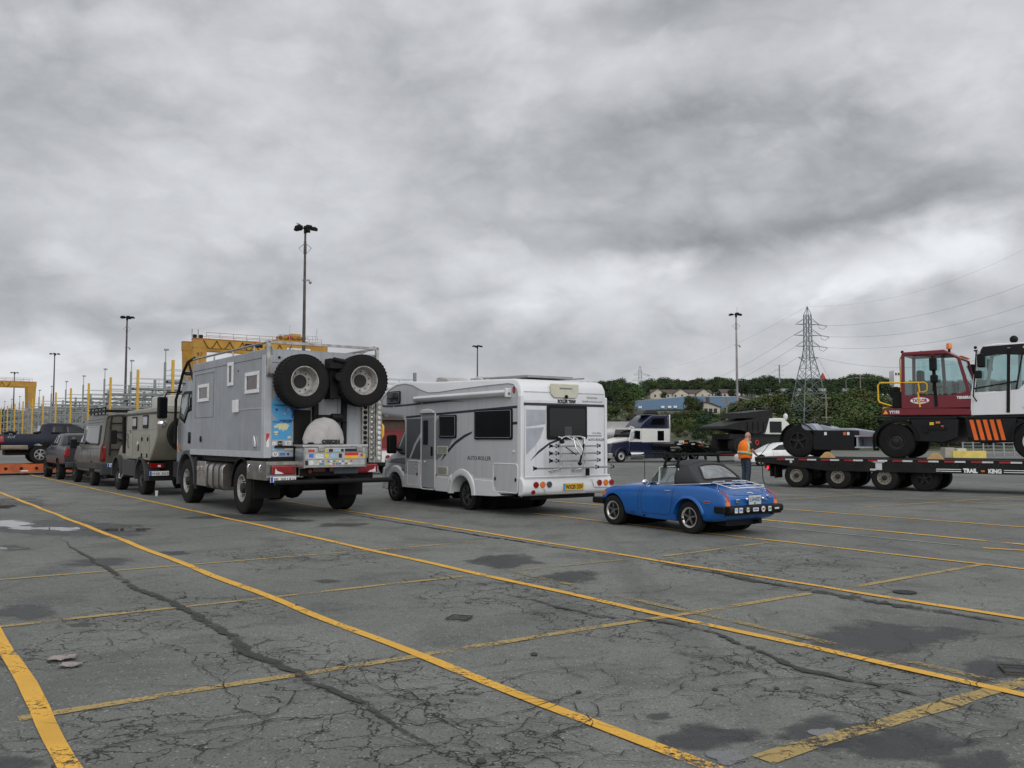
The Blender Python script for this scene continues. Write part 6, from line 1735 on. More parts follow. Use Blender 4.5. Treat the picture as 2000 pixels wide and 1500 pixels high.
def tractor(name, x0, flip, paintm, label):
    """x measured from the rear axle; drawn facing local +x, near side is -y (or +y when turned round)"""
    e = empty(name, on_deck(x0, 0), heading(-127.2 + (180 if flip else 0)), label, 'terminal tractor', 'terminal tractors on the lowboy')
    n = 1 if flip else -1                  # sign of the side towards the photographer
    def Y(a, b): return (min(a * n, b * n), max(a * n, b * n))
    def bx(x0_, x1_, y0_, y1_, z0_, z1_, nm, m, **k):
        a, b = Y(y0_, y1_)
        return MB().box(x0_, x1_, a, b, z0_, z1_).build(nm, m, e, **k)
    def pr(poly, y0_, y1_, nm, m, **k):
        a, b = Y(y0_, y1_)
        return MB().prism(poly, 'xz', a, b).build(nm, m, e, **k)
    for s_ in (1, -1):
        wheel(e, (0, s_ * .93, .555), .555, .34, .30, 'wide5', s_, mr=RIMK)
        if flip: wheel(e, (3.2, s_ * .98, .555), .555, .32, .30, 'truck', s_, mr=mat('white_rim', (.5, .5, .5), .4, dirt=(.35, .34, .32)))
        else: wheel(e, (3.2, s_ * .98, .555), .555, .32, .26, 'truck', s_, mr=RIMK)
    for s_ in (1, -1):
        fd = MB()
        for i in range(9):
            a0, a1 = R(20 + 18 * i), R(20 + 18 * (i + 1))
            pts = [(r_ * math.cos(a), y_ * s_, .555 + r_ * math.sin(a)) for a in (a0, a1) for r_ in (.62, .645) for y_ in (.74, 1.15)]
            fd.add(pts, [(0, 1, 3, 2), (4, 6, 7, 5), (0, 2, 6, 4), (1, 5, 7, 3), (0, 4, 5, 1), (2, 3, 7, 6)])
        fd.build('rear_mudguard', BLACK, e)
    pr([(-.3, 1.05), (.6, 1.12), (1.0, 1.0), (1.5, 1.0), (2.5, .84), (2.9, .84), (2.9, .35), (-.4, .35)], -.48, .48, 'chassis', CHG, bevel=.02)
    MB().lathe([(.0, 1.19), (.42, 1.19), (.44, 1.15), (.44, 1.10)], 20, 'z', (.35, 0, 0)).build('fifth_wheel', BLACKM, e)
    pr([(.1, 1.12), (.5, 1.16), (.62, 1.05), (.7, .92), (.2, .92)], .5, 1.10, 'fender_panel', CHG, bevel=.02)
    p = bx(.53, 1.87, .48, 1.13, .26, .92, 'side_tank', DGR, bevel=.02)
    for x_, m_ in ((.95, WINK), (1.7, WINK), (1.58, ORAL)): bx(x_ - .04, x_ + .04, 1.131, 1.14, .76, .86, 'label', m_).parent = p
    for z_ in (.70, .33): bx(1.9, 2.6, .5, 1.12, z_, z_ + .05, 'step', CHG)
    bx(1.95, 2.0, .5, 1.10, .33, .75, 'step_side', CHG); bx(2.05, 2.5, 1.121, 1.124, .715, .735, 'step_tape', mat('tape_red', (.3, .02, .02), .4))
    ar_ = MB()
    for i in range(11):
        a0, a1 = R(8 + 17 * i), R(8 + 17 * (i + 1))
        pts = [(3.2 + r_ * math.cos(a), y_ * n, .555 + r_ * math.sin(a)) for a in (a0, a1) for r_ in (.62, .72) for y_ in (.72, 1.19)]
        ar_.add(pts, [(0, 1, 3, 2), (4, 6, 7, 5), (0, 2, 6, 4), (1, 5, 7, 3), (0, 4, 5, 1), (2, 3, 7, 6)])
    ar_.box(2.5, 2.56, *Y(.72, 1.19), .25, .8)
    ar_.build('front_mudguard', BLACK, e)
    f_ = pr([(3.62, 1.28), (3.75, .55), (4.6, .50), (5.0, .65), (5.05, 1.25), (4.6, 1.32)], -1.13, 1.13, 'front_skirt', DGR, bevel=.05)
    pr([(2.5, 1.30), (5.0, 1.27), (5.0, 1.33), (2.5, 1.36)], -1.15, 1.15, 'deck_plate', DGR)
    if not flip:
        pr([(2.78, 1.38), (2.78, 1.61), (4.2, 1.63), (4.62, 1.60), (5.42, 1.57), (5.42, 1.36)], -1.15, 1.15, 'bonnet', paintm, bevel=.03)
        yi = -.30; z_b = 1.60; xs = (3.40, 4.78, 5.42, 5.12); zt = 3.42; zf = 3.25
    else:
        yi = -1.1; z_b = 1.38; xs = (2.80, 4.2, 4.86, 4.60); zt = 3.52; zf = 3.46
    # cab: posts, lower walls and roof left open for the glass
    y_o, y_i = 1.13 * n, yi * n
    def wall(poly, yy, nm='cab_side'):
        return MB().prism(poly, 'xz', yy - .03, yy + .03).build(nm, paintm, e, bevel=.012)
    xb, xm, xf, xr_ = xs
    body = MB()
    top = pr([(xb, zt - .12), (xb + .05, zt), (xm - .1, zt + .02), (xr_ - .2, zf + .04), (xr_ + .05, zf - .10), (xr_, zf - .16), (xm, zt - .14)], 1.15, yi - .02, 'cab_roof', paintm if not flip else TWH, bevel=.05)
    bx(xb, xf - .03, yi, 1.13, z_b, z_b + .06, 'cab_floor', DGR)
    belt = z_b + (.55 if not flip else .70)
    for yy in (y_o, y_i):
        wall([(xb, z_b), (xf, z_b), (xf + .02, belt - .22), (xf - .02, belt - .02), (xm + .1, belt - .15) if not flip else (xm, belt), (xb, belt - .12)], yy)
        for a, b in (((xb + .05, z_b), (xb + .07, zt - .1)), ((xm - .35, z_b), (xm - .42, zt - .12)), ((xf - .05, belt - .1), (xr_ - .02, zf - .1))):
            MB().bar((a[0], yy, a[1]), (b[0], yy, b[1]), .07, .10, up=(1, 0, 0)).build('cab_post', paintm, e, bevel=.012)
        MB().bar((xm - .35, yy + .035 * n * (1 if yy == y_o else -1), z_b + .05), (xm - .42, yy + .035 * n * (1 if yy == y_o else -1), zt - .15), .05, .09, up=(1, 0, 0)).build('door_seal', BLACK, e)
        MB().add([(xb + .1, yy, z_b + .45), (xf - .06, yy, belt - .1), (xr_ - .05, yy, zf - .12), (xb + .1, yy, zt - .1)], [(0, 1, 2, 3)]).build('side_window', TEAL, e)
    MB().box(xb, xb + .05, *Y(yi, 1.13), z_b, z_b + .9).build('cab_back', paintm, e)
    ya, yb_ = Y(yi, 1.13)
    MB().add([(xf - .04, ya, belt - .1), (xf - .04, yb_, belt - .1), (xr_, yb_, zf - .12), (xr_, ya, zf - .12)], [(0, 1, 2, 3)]).build('windscreen', TEAL, e)
    MB().prism([(xf - .1, z_b), (xf, z_b), (xf + .03, belt - .2), (xf - .03, belt - .1), (xf - .1, belt - .1)], 'xz', ya, yb_).build('cab_front', paintm, e, bevel=.02)
    # seat, wheel and column
    sx = xb + .45
    ys = (y_o + y_i) / 2
    MB().prism(rrect(ys - .25, ys + .25, z_b + .3, z_b + 1.25, .1), 'yz', sx - .1, sx + .05).build('seat_back', BLACK, e, bevel=.03)
    MB().box(sx, sx + .5, ys - .25, ys + .25, z_b + .3, z_b + .45).box(sx + .1, sx + .4, ys - .2, ys + .2, z_b + .05, z_b + .3).build('seat', BLACK, e, bevel=.03)
    c_ = Vector((xm + .05, ys, belt - .05))
    MB().tube([c_ + Vector((.09 * math.sin(t) * 1.2, .22 * math.cos(t), .17 * math.sin(t))) for t in [6.283 * k / 20 for k in range(20)]], .018, 6, True).bar(c_, c_ + Vector((.25, 0, -.5)), .06, .06).build('steering_wheel', BLACK, e)
    MB().box(xm + .2, xf - .1, ya + .1, yb_ - .1, z_b + .1, belt - .18).build('dashboard', BLACK, e, bevel=.03)
    # mirrors, beacon, lamps, wiper
    for x_, z_, h_, yo in ((xm - .38, zt - .65, .42, 1.32), (xm - .36, zt - 1.02, .24, 1.32)) if not flip else ((xf - .35, zf - .65, .42, 1.32), (xf - .25, zf - .98, .24, 1.32)):
        MB().box(x_ - .11, x_ + .11, *Y(yo - .06, yo + .06), z_, z_ + h_).build('mirror', BLACK, e, bevel=.04)
    xa = xm - .38 if not flip else xf - .22
    MB().tube([(xa, 1.15 * n, zt - .15 if not flip else zf - .1), (xa, 1.3 * n, zt - .2), (xa + (.12 if flip else -.02), 1.3 * n, z_b + .55), (xa + .05, 1.15 * n, z_b + .4)], .02).build('mirror_arm', BLACK, e)
    MB().box(xr_ + .0, xr_ + .16, *Y(yi - .18, yi - .1), zf - .6, zf - .2).build('mirror', BLACK, e, bevel=.03)
    if not flip:
        MB().lathe([(.0, .18), (.07, .18), (.085, .15), (.09, .0)], 14, 'z', (xm - .05, .55 * n, zt + .08)).build('beacon', ORAL, e)
        MB().cyl((xm - .05, .55 * n, zt - .1), (xm - .05, .55 * n, zt + .08), .04).build('beacon_stem', BLACK, e)
        for i in range(5):
            y_ = .95 - .27 * i
            MB().box(xr_ - .02, xr_ + .07, *Y(y_ - .06, y_ + .06), zf - .06, zf - .01).build('roof_light', ORAL, e, bevel=.02)
        MB().ball((xb, .9 * n, zt + .03), .05).ball((xb + .5, .6 * n, zt + .0), .07).build('roof_lamp', BLACK, e)
        MB().bar((xf - .02, .75 * n, belt - .1), (xr_ + .10, .55 * n, zf - .75), .03, .02).bar((xf, .5 * n, belt - .15), (xr_ + .1, .62 * n, zf - .8), .02, .02).build('wiper', BLACK, e)
        MB().tube([(2.82, 1.12 * n, 1.62), (3.08, 1.12 * n, 1.70), (2.72, 1.12 * n, 1.82), (2.68, 1.12 * n, 1.92), (2.68, 1.12 * n, 2.38), (2.74, 1.12 * n, 2.46), (4.10, 1.16 * n, 2.42), (4.18, 1.16 * n, 2.36), (4.18, 1.16 * n, 2.18), (4.10, 1.16 * n, 2.12), (3.90, 1.16 * n, 2.12), (3.95, 1.16 * n, 1.64)], .028, 8).tube([(3.95, 1.16 * n, 2.1), (3.92, 1.16 * n, 2.43)], .028).tube([(3.35, .95 * n, 1.7), (3.33, .95 * n, 3.2), (3.37, .95 * n, 3.3)], .022).build('handrail', YEL, e)
        MB().lathe([(.05, -.06), (.20, -.06), (.21, 0), (.20, .06), (.05, .06)], 20, 'y', (3.18, .9 * n, 2.12), True).box(3.08, 3.38, *Y(.6, 1.0), 1.62, 2.15).build('air_filter', BLACK, e, bevel=.02)
        lg = disc((4.05 - .1, 1.161 * n, 1.85), .28, 'r', .006, 28, .10).build('maker_badge', WINK, e)
        text('TAYLOR', .15, (3.73, 1.170 * n, 1.80), (1, 0, 0), (0, 0, 1), STC[1], lg, width=.45, bold=.008)
        text('YT193', .13, (3.02, 1.154 * n, 1.45), (1, 0, 0), (0, 0, 1), WINK, e, width=.32, bold=.006)
        MB().prism([(2.83, 1.44), (2.98, 1.44), (2.905, 1.57)], 'xz', *Y(1.152, 1.156)).build('warning_triangle', YEL, e)
        text('TERBERG', .11, (5.02, 1.164 * n, 1.88), (1, 0, 0), (0, 0, 1), WINK, e, width=.42, bold=.006)
        MB().box(4.22, 4.34, *Y(1.14, 1.16), 1.07, 1.16).build('label', mat('label_yellow', (.65, .5, .03), .5), e)
        MB().box(4.40, 4.52, *Y(1.14, 1.16), 1.12, 1.18).box(4.55, 4.62, *Y(1.14, 1.16), .95, 1.05).build('side_marker', ORAL, e)
        MB().prism([(3.98, 1.10), (4.12, 1.08), (4.18, .85), (4.06, .82)], 'xz', *Y(1.13, 1.17)).box(4.2, 4.7, *Y(1.135, 1.16), .92, 1.02).build('step_recess', BLACKM, e)
    else:
        # orange and black chevrons on the front corner
        for i in range(5):
            x_ = 4.92 - .185 * i
            MB().prism([(x_, 1.22), (x_ - .11, 1.22), (x_ - .24, .60), (x_ - .13, .60)], 'xz', *Y(1.14, 1.147)).build('chevron', mat('chevron_orange', (.75, .13, .01), .5), e)
        pr([(4.10, .58), (4.10, 1.25), (5.02, 1.25), (4.84, .58)], 1.0, 1.138, 'front_corner', DGR)
        pr([(xb, zt - .42), (xb, zt - .02), (xr_ - .12, zf + .0), (xr_ + .0, zf - .2), (xr_ + .02, zf - .33), (xr_ - .5, zf - .26)], 1.14, 1.165, 'roof_band', DGR, bevel=.01)
        pr([(xb, z_b + .30), (xb, z_b + 1.1), (3.3, z_b + 1.0), (3.55, z_b + .74), (xf - .1, z_b + .62), (xf, z_b - .02), (xb, z_b)], 1.14, 1.17, 'cab_skin', TWH, bevel=.02)
        pr([(3.3, 3.28), (3.42, 3.38), (3.30, 3.48), (3.18, 3.38)], 1.166, 1.172, 'warning_diamond', YEL)
        text('YT220', .12, (3.50, 1.172 * n, 1.52), (-1, 0, 0), (0, 0, 1), CHG, e, width=.42)
        MB().bar((3.62, 1.16 * n, z_b + .75), (3.42, 1.16 * n, zt - .3), .05, .04).bar((xf - .1, 1.16 * n, 2.18), (3.6, 1.16 * n, 2.36), .03, .04).build('window_divider', BLACK, e)
        MB().ball((3.70, .7 * n, zt + .15), .12).cyl((3.7, .7 * n, zt), (3.7, .7 * n, zt + .1), .07).ball((4.72, .95 * n, zf - .0), .05).box(4.6, 4.75, *Y(.85, 1.05), zf - .12, zf - .08).build('roof_lamp', BLACK, e)
    return e
tractor('terminal_tractor', .03, False, DRED, 'maroon terminal tractor with yellow handrail on the lowboy deck')
tractor('terminal_tractor', 10.30, True, TWH, 'white terminal tractor with orange chevrons on the lowboy deck')
# ================================================================ WORKER
def person():
    SK = mat('skin', (.42, .22, .16), .5, var=.06, scale=12)
    ORG = mat('vest_orange', (.85, .17, .008), .7, var=.06, scale=10)
    JEAN = mat('denim', (.045, .06, .085), .85, var=.2, scale=12)
    BLK = mat('black_tshirt', (.012, .012, .013), .8)
    base = G(1457, 946)
    Hm = 1.90 / 1.80
    e = empty('person', base, R(28), 'bald man in an orange safety vest and jeans at the trailer tail', 'person')
    def skin(name, pts, edges, rad, m, root=0, parent=e, sub=2):
        me = bpy.data.meshes.new(name)
        me.from_pydata([Vector(p) * Hm for p in pts], edges, [])
        o = bpy.data.objects.new(name, me); C.objects.link(o); o.parent = parent
        md = o.modifiers.new('skin', 'SKIN'); md.use_smooth_shade = True
        for i, r_ in enumerate(rad):
            sv = me.skin_vertices[0].data[i]
            sv.radius = (r_ * Hm, r_ * Hm) if not isinstance(r_, tuple) else (r_[0] * Hm, r_[1] * Hm)
            sv.use_root = i == root
        s_ = o.modifiers.new('sub', 'SUBSURF'); s_.levels = s_.render_levels = sub
        bpy.context.view_layer.update(); bake(o)
        me = o.data
        for f in me.polygons: f.use_smooth = True
        me.materials.append(m)
        return o
    # faces +x (towards the trailer), a little stooped; x forward, y away from the photographer
    pts = [(0, 0, .98), (-.03, 0, 1.15), (-.02, 0, 1.32), (.03, 0, 1.46), (.075, 0, 1.545), (.115, .0, 1.63), (.13, 0, 1.72),
           (.01, -.10, .92), (.035, -.11, .52), (-.02, -.11, .10), (.10, -.12, .05), (.0, .10, .92), (.06, .12, .52), (.03, .13, .10), (.15, .14, .05),
           (.03, -.19, 1.44), (.06, -.27, 1.18), (.27, -.24, 1.02), (.34, -.23, .985), (.03, .19, 1.44), (.14, .25, 1.22), (.34, .17, 1.20), (.41, .14, 1.24)]
    ed = [(0, 1), (1, 2), (2, 3), (3, 4), (4, 5), (5, 6), (0, 7), (7, 8), (8, 9), (9, 10), (0, 11), (11, 12), (12, 13), (13, 14), (3, 15), (15, 16), (16, 17), (17, 18), (3, 19), (19, 20), (20, 21), (21, 22)]
    rad = [.16, .17, .18, .15, .068, .095, .085, .09, .062, .045, .04, .09, .062, .045, .04, .065, .052, .038, .034, .065, .052, .038, .034]
    body = skin('body', pts, ed, rad, SK)
    # head details
    hd = MB().ball((.12 * Hm, 0, 1.675 * Hm), .112 * Hm, 16, (1.0, .80, 1.15)).build('head', SK, e)
    MB().prism([(.215, 1.655), (.262, 1.615), (.255, 1.60), (.215, 1.60)], 'xz', -.018, .018).build('nose', SK, hd, bevel=.008)
    for s_ in (1, -1):
        MB().ball((.10 * Hm, s_ * .092 * Hm, 1.66 * Hm), .03, 8, (.7, .4, 1.1)).build('ear', SK, hd)
        MB().ball((.205 * Hm, s_ * .036 * Hm, 1.685 * Hm), .014, 8).build('eye', WHITE, hd)
        MB().tube([(.105 * Hm, s_ * .097 * Hm, 1.69 * Hm), (.215 * Hm, s_ * .07 * Hm, 1.69 * Hm), (.225 * Hm, s_ * .015, 1.685 * Hm)], .005, 5).build('glasses_arm', BLK, hd)
    MB().ball((.205 * Hm, 0, 1.585 * Hm), .05, 10, (.7, .8, .75)).build('beard', mat('grey_beard', (.45, .43, .42), .9), hd)
    MB().box(.222, .232, -.025, .025, 1.632 * Hm, 1.64 * Hm).build('mouth', mat('lips', (.25, .09, .08), .6), hd)
    # trousers, shoes
    skin('jeans', [(0, 0, 1.0), (.0, 0, .92), (.01, -.10, .84), (.03, -.11, .50), (-.02, -.11, .12), (-.02, -.11, .07), (.0, .10, .84), (.055, .12, .50), (.03, .13, .12), (.03, .13, .07)],
         [(0, 1), (1, 2), (2, 3), (3, 4), (4, 5), (1, 6), (6, 7), (7, 8), (8, 9)], [.185, .18, .12, .092, .084, .084, .12, .092, .084, .084], JEAN)
    for x_, y_ in ((.02, -.115), (.07, .135)):
        MB().prism([(-.12, 0), (.17, 0), (.17, .05), (.08, .09), (-.06, .12), (-.12, .10)], 'xz', y_ * Hm - .05, y_ * Hm + .05).build('shoe', BLK, e, loc=(x_, 0, 0), bevel=.025, seg=3)
    # T-shirt sleeves and the vest
    for s_, p in ((-1, ((.03, -.17, 1.45), (.045, -.235, 1.30), (.055, -.262, 1.205))), (1, ((.03, .17, 1.45), (.08, .22, 1.33), (.12, .245, 1.25)))):
        skin('sleeve', p, [(0, 1), (1, 2)], [.10, .09, .082], BLK)
    n, m = 28, 12; vs = []
    for j in range(m + 1):
        f = j / m
        z = .89 + .635 * f
        cx = -.005 + .02 * f + (-.03 if .3 < f < .7 else -.01) + .02 * max(0, .3 - f)
        rx = .225 - .02 * f - (.10 * max(0, f - .8) / .2); ry = .245 - .01 * f + .03 * math.sin(f * 3) - .14 * max(0, f - .8) / .2
        for i in range(n):
            a = 2 * math.pi * i / n
            k = 1 + .03 * math.sin(a * 3 + f * 6)
            vs.append((cx * Hm + rx * k * math.cos(a), ry * k * math.sin(a), z * Hm + .02 * math.sin(a * 2) * (1 - f)))
    vest = MB().add(vs, [(j * n + i, j * n + (i + 1) % n, (j + 1) * n + (i + 1) % n, (j + 1) * n + i) for j in range(m) for i in range(n)]).build('safety_vest', ORG, e, solid=.012)
    vb = bvh(vest)
    LIME = mat('lime_tape', (.55, .60, .05), .6); SIL = mat('silver_tape', (.42, .45, .44), .35)
    def loop(z, w, m_, off, tilt=0):
        rr_ = []
        for i in range(n + 1):
            a = 2 * math.pi * i / n
            pts_ = []
            for dz in (-w / 2, w / 2):
                o_ = Vector((math.cos(a), math.sin(a), 0))
                h = vb.ray_cast(o_ * 2 + Vector((0, 0, z + dz + tilt * math.cos(a))), -o_)
                pts_.append((h[0] + o_ * off) if h[0] else o_ * .2 + Vector((0, 0, z)))
            rr_.append(pts_)
        MB().loft(rr_, caps=False, closed=False).build('reflective_band', m_, vest, solid=.004)
    for z in (1.06,):
        loop(z * Hm, .11, LIME, .010, -.05); loop(z * Hm, .055, SIL, .014, -.05)
    for s_ in (-1, 1):
        for w_, m_, o_ in ((.09, LIME, .010), (.045, SIL, .014)):
            q = []
            for k in range(9):
                z = (1.10 + .36 * k / 8) * Hm
                y_ = s_ * .165
                for side_ in (-1,):
                    a_ = []
                    for d in (-w_ / 2, w_ / 2):
                        h = vb.ray_cast(Vector((-.10 + d + .05 * k / 8, 3 * s_, z)), Vector((0, -s_, 0)))
                        a_.append((h[0] if h[0] else Vector((d, s_ * .2, z))) + Vector((0, s_ * o_, 0)))
                    q.append(a_)
            MB().loft(q, caps=False, closed=False).build('reflective_band', m_, vest, solid=.004)
    # gloved hands: palm with four fingers and a thumb, closed on the strap
    for s_, o_, d_ in ((-1, Vector((.35, -.23, .975)) * Hm, Vector((.7, .0, -.7))), (1, Vector((.42, .135, 1.25)) * Hm, Vector((.8, -.2, .5)))):
        d_.normalize(); sd_ = d_.cross(Vector((0, 1, 0))).normalized()
        P_ = [(o_ / Hm), (o_ + d_ * .09) / Hm]; E_ = [(0, 1)]; r_ = [.032, .036]
        for i in range(4):
            b_ = o_ + d_ * .09 + Vector((0, (i - 1.5) * .021, 0))
            L_ = (.05, .058, .055, .042)[i]
            i0 = len(P_)
            P_ += [b_ / Hm, (b_ + d_ * L_ * .6 + sd_ * .012) / Hm, (b_ + d_ * L_ * .7 + sd_ * .045) / Hm]
            E_ += [(1, i0), (i0, i0 + 1), (i0 + 1, i0 + 2)]; r_ += [.011, .0105, .009]
        i0 = len(P_); P_ += [(o_ + d_ * .03 + Vector((0, -.045, 0))) / Hm, (o_ + d_ * .08 + Vector((0, -.05, 0)) + sd_ * .03) / Hm]; E_ += [(0, i0), (i0, i0 + 1)]; r_ += [.013, .010]
        skin('glove', P_, E_, r_, BLK, sub=1)
    return base
mb_ = person()
sp_ = [mb_ + Vector((.46, -.03, 1.0)), on_deck(-1.3, -1.2, 1.05)]
tag(MB().tube([mb_ + Vector((.46, -.03, 1.0)), mb_ + Vector((.55, -.1, 1.10)), mb_ + Vector((.95, .3, 1.45)), mb_ + Vector((1.5, .5, 1.72))], .012, 5).tube([mb_ + Vector((.46, -.03, 1.0)), mb_ + Vector((.55, -.2, .7)), mb_ + Vector((.56, -.2, .25)), mb_ + Vector((.62, -.22, .02))], .014, 5).build('ratchet_strap', BLACK), 'dark ratchet strap held by the man and hanging to the ground', 'strap')
# ================================================================ SEMI-TRUCK, its load, and other things behind
def far_root(name, px, py, yaw, sc, label, cat, group=None):
    e = empty(name, G(px, py), heading(yaw), label, cat, group)
    e.scale = (sc,) * 3
    return e
NAVY = mat('navy_truck_paint', (.008, .012, .035), .25, coat=.6, var=.05)
SW = mat('semi_white', (.66, .66, .62), .3, coat=.4, var=.03)
E_ = far_root('semi_truck', 1214, 903.5, 124, .86, 'navy and white semi-truck with a tall sleeper cab parked beyond the roadster', 'truck')
def eb(x0, x1, y0, y1, z0, z1, nm, m, par=E_, **k): return MB().box(x0, x1, y0, y1, z0, z1).build(nm, m, par, **k)
def ep(poly, y0, y1, nm, m, par=E_, **k): return MB().prism(poly, 'xz', y0, y1).build(nm, m, par, **k)
# origin below the left front wheel (near side is +y)
ep([(1.15, .5), (1.15, 1.2), (.95, 1.55), (-.9, 1.75), (-.9, .6), (-.5, 1.1), (0, 1.22), (.5, 1.05), (.62, .55)], -2.05, -.05, 'bonnet', NAVY, bevel=.08)
ep([(1.05, 1.50), (-.9, 1.72), (-.9, 2.02), (.6, 1.75)], -1.85, -.25, 'bonnet_top', SW, bevel=.06)
fd = MB(); rg_ = []
for k in range(15):
    a = R(-5 + 185 * k / 14)
    rg_.append([Vector((r_ * math.cos(a), y_, .52 + r_ * math.sin(a))) for r_, y_ in ((.58, -.35), (.58, .06), (.66, .06), (.72, -.05), (.72, -.35))])
fd.loft(rg_); fd.build('front_wing', NAVY, E_)
eb(.9, 1.25, -2.1, .0, .35, .75, 'front_bumper', CHROME, bevel=.04)
eb(1.0, 1.17, -1.4, -.7, .75, 1.45, 'grille', CHROME)
for y_ in (-.25, -1.85): eb(.95, 1.12, y_ - .18, y_ + .18, 1.0, 1.2, 'headlight', ORAL if y_ > -1 else CLEARL, bevel=.03)
ep([(-.9, .7), (-.9, 2.0), (-1.15, 2.72), (-2.2, 2.72), (-2.2, .7)], -2.1, -.02, 'cab', SW, bevel=.04)
ep([(-.9, .7), (-.9, 1.65), (-2.2, 1.65), (-2.2, .7)], -2.12, .0, 'cab_lower', NAVY)
ep([(-2.2, .7), (-2.2, 2.72), (-5.3, 2.72), (-5.3, .7)], -2.14, .02, 'sleeper', SW, bevel=.03)
ep([(-2.2, .7), (-2.2, 1.62), (-5.3, 1.62), (-5.3, .7)], -2.16, .04, 'sleeper_lower', NAVY)
ep([(-1.9, 2.72), (-2.6, 3.35), (-3.4, 3.85), (-5.25, 3.9), (-5.3, 2.72)], -2.0, -.12, 'roof_fairing', NAVY, bevel=.12, seg=3)
ep([(-2.6, 3.9), (-3.1, 4.28), (-4.2, 4.28), (-4.5, 3.9)], -1.6, -.4, 'air_deflector', DGLASS, bevel=.05)
ep([(-3.2, 3.05), (-3.5, 3.55), (-4.8, 3.6), (-4.9, 3.05)], -.115, -.10, 'sleeper_window', DGLASS)
MB().add([(-.87, -2.0, 2.02), (-.87, -.1, 2.02), (-1.12, -.1, 2.62), (-1.12, -2.0, 2.62)], [(0, 1, 2, 3)]).build('windscreen', DGLASS, E_, solid=.03)
ep([(-1.15, 1.95), (-1.3, 2.55), (-2.0, 2.55), (-2.0, 1.85)], .0, .02, 'side_window', DGLASS)
ep([(-3.9, 1.75), (-3.9, 2.55), (-4.6, 2.55), (-4.6, 1.75)], .02, .045, 'sleeper_vent', DGLASS)
eb(-1.1, -.9, -2.1, -.1, 2.66, 2.8, 'sun_visor', SW)
for y_ in (-.3, -.7, -1.1, -1.5, -1.9): eb(-1.35, -1.2, y_ - .07, y_ + .07, 2.76, 2.84, 'roof_light', ORAL)
MB().tube([(-1.6, -.3, 2.8), (-1.2, -.3, 2.88)], .06).build('air_horn', CHROME, E_)
eb(-1.05, -.85, .2, .45, 1.85, 2.5, 'mirror', CHROME, bevel=.04); eb(-1.0, -.9, -.0, .3, 1.85, 1.9, 'mirror_arm', CHROME)
MB().cyl((-.9, -.15, .55), (-2.3, -.15, .55), .33).build('fuel_tank', CHROME, E_)
ep([(-2.4, .3), (-2.4, .72), (-5.3, .72), (-6.2, .6), (-6.2, .3)], -.35, .02, 'side_fairing', NAVY, bevel=.05)
eb(-2.3, -5.4, -.05, .04, .74, .86, 'chrome_strip', CHROME)
eb(-9.8, .6, -1.5, -.6, .55, .85, 'chassis', BLACKM)
CHR = mat('polished_rim', (.55, .55, .54), .3, .35, var=.2, scale=10)
for x_ in (0, -6.9, -8.2):
    for s_, y_ in ((1, -.16), (-1, -1.95)): wheel(E_, (x_, y_, .52), .52, .30, .30, 'truck', s_, mr=CHR)
eb(-9.3, -6.2, -1.7, -.5, 1.0, 1.1, 'rear_deck', BLACKM)
MB().cyl((-5.6, -.35, .8), (-5.6, -.35, 3.9), .09).build('exhaust_stack', CHROME, E_)
# lowboy behind the semi, with a tracked dump carrier on it
F_ = far_root('equipment_trailer', 1345, 903, 124, .9, 'black gooseneck equipment trailer hitched to the semi-truck', 'trailer')
for i in range(5): eb(-2.2 + i * .75, -1.9 + i * .75, -.25, .0, 1.15 + .1 * i - (.2 if i > 3 else 0), 1.25 + .1 * i - (.2 if i > 3 else 0), 'marker_light', (SW, ORAL)[i % 2], F_)
ep([(1.8, 1.20), (1.8, 1.42), (-.8, 1.6), (-3.2, 1.1), (-3.2, .6), (-2.4, .6), (-.8, 1.28)], -2.1, -.1, 'gooseneck', TB, F_, bevel=.03)
eb(-16, -3.0, -2.2, -.0, .42, .75, 'deck', TB, F_)
eb(-16, -3.0, .001, .012, .5, .6, 'reflective_tape', mat('tape_red', (.3, .02, .02), .4), F_)
for i in range(9): eb(1.2 - i * .55, .9 - i * .55, -.3 - .1 * (i % 3), -.1, 1.42 - .06 * i, 1.62 - .05 * i + .1 * (i % 3), 'tool_locker', (TB, SW, BLACKM, TB)[i % 4], F_, bevel=.02)
for i in range(4): MB().tube([(.6 - i * .7, -.1, 1.6), (.3 - i * .7, .02, 1.0 + .1 * i), (-.4 - i * .7, -.1, .9)], .03).build('air_hose', BLACKM, F_)
for x_ in (-12.2, -13.5, -14.8): wheel(F_, (x_, -.15, .5), .5, .3, .26, 'truck', 1, mr=DIRTR)
K_ = empty('tracked_dump_carrier', P(1365, 884, 60), heading(-55.5), 'black tracked dump carrier with a white engine housing on the equipment trailer', 'tracked carrier')
K_.scale = (.9,) * 3
KB = mat('carrier_black', (.006, .006, .007), .5, dirt=(.018, .017, .016), scale=3, spec=.25)
ep([(-.1, 1.75), (0, 1.95), (2.1, 2.35), (5.2, 2.75), (4.7, 1.55), (3.4, 1.35), (2.0, 1.65)], -2.4, -.1, 'dump_bed', KB, K_, bevel=.04)
ep([(2.2, 2.55), (2.4, 2.95), (5.6, 3.25), (5.6, 2.6)], -2.3, -.2, 'bed_guard', KB, K_)
for i in range(4): eb(2.6 + i * .6, 2.66 + i * .6, -2.45, -2.405, 1.6, 2.3, 'bed_rib', KB, K_)
ep([(4.75, 1.35), (4.95, 2.45), (5.3, 2.62), (6.9, 2.62), (7.6, 2.2), (7.75, 1.35)], -2.3, -.2, 'engine_housing', SW, K_, bevel=.08)
eb(5.25, 6.6, -2.34, -2.305, 1.5, 2.35, 'radiator_grille', KB, K_)
eb(5.4, 6.5, -1.2, -.3, 2.6, 3.2, 'cab_frame', DGLASS, K_, bevel=.04)
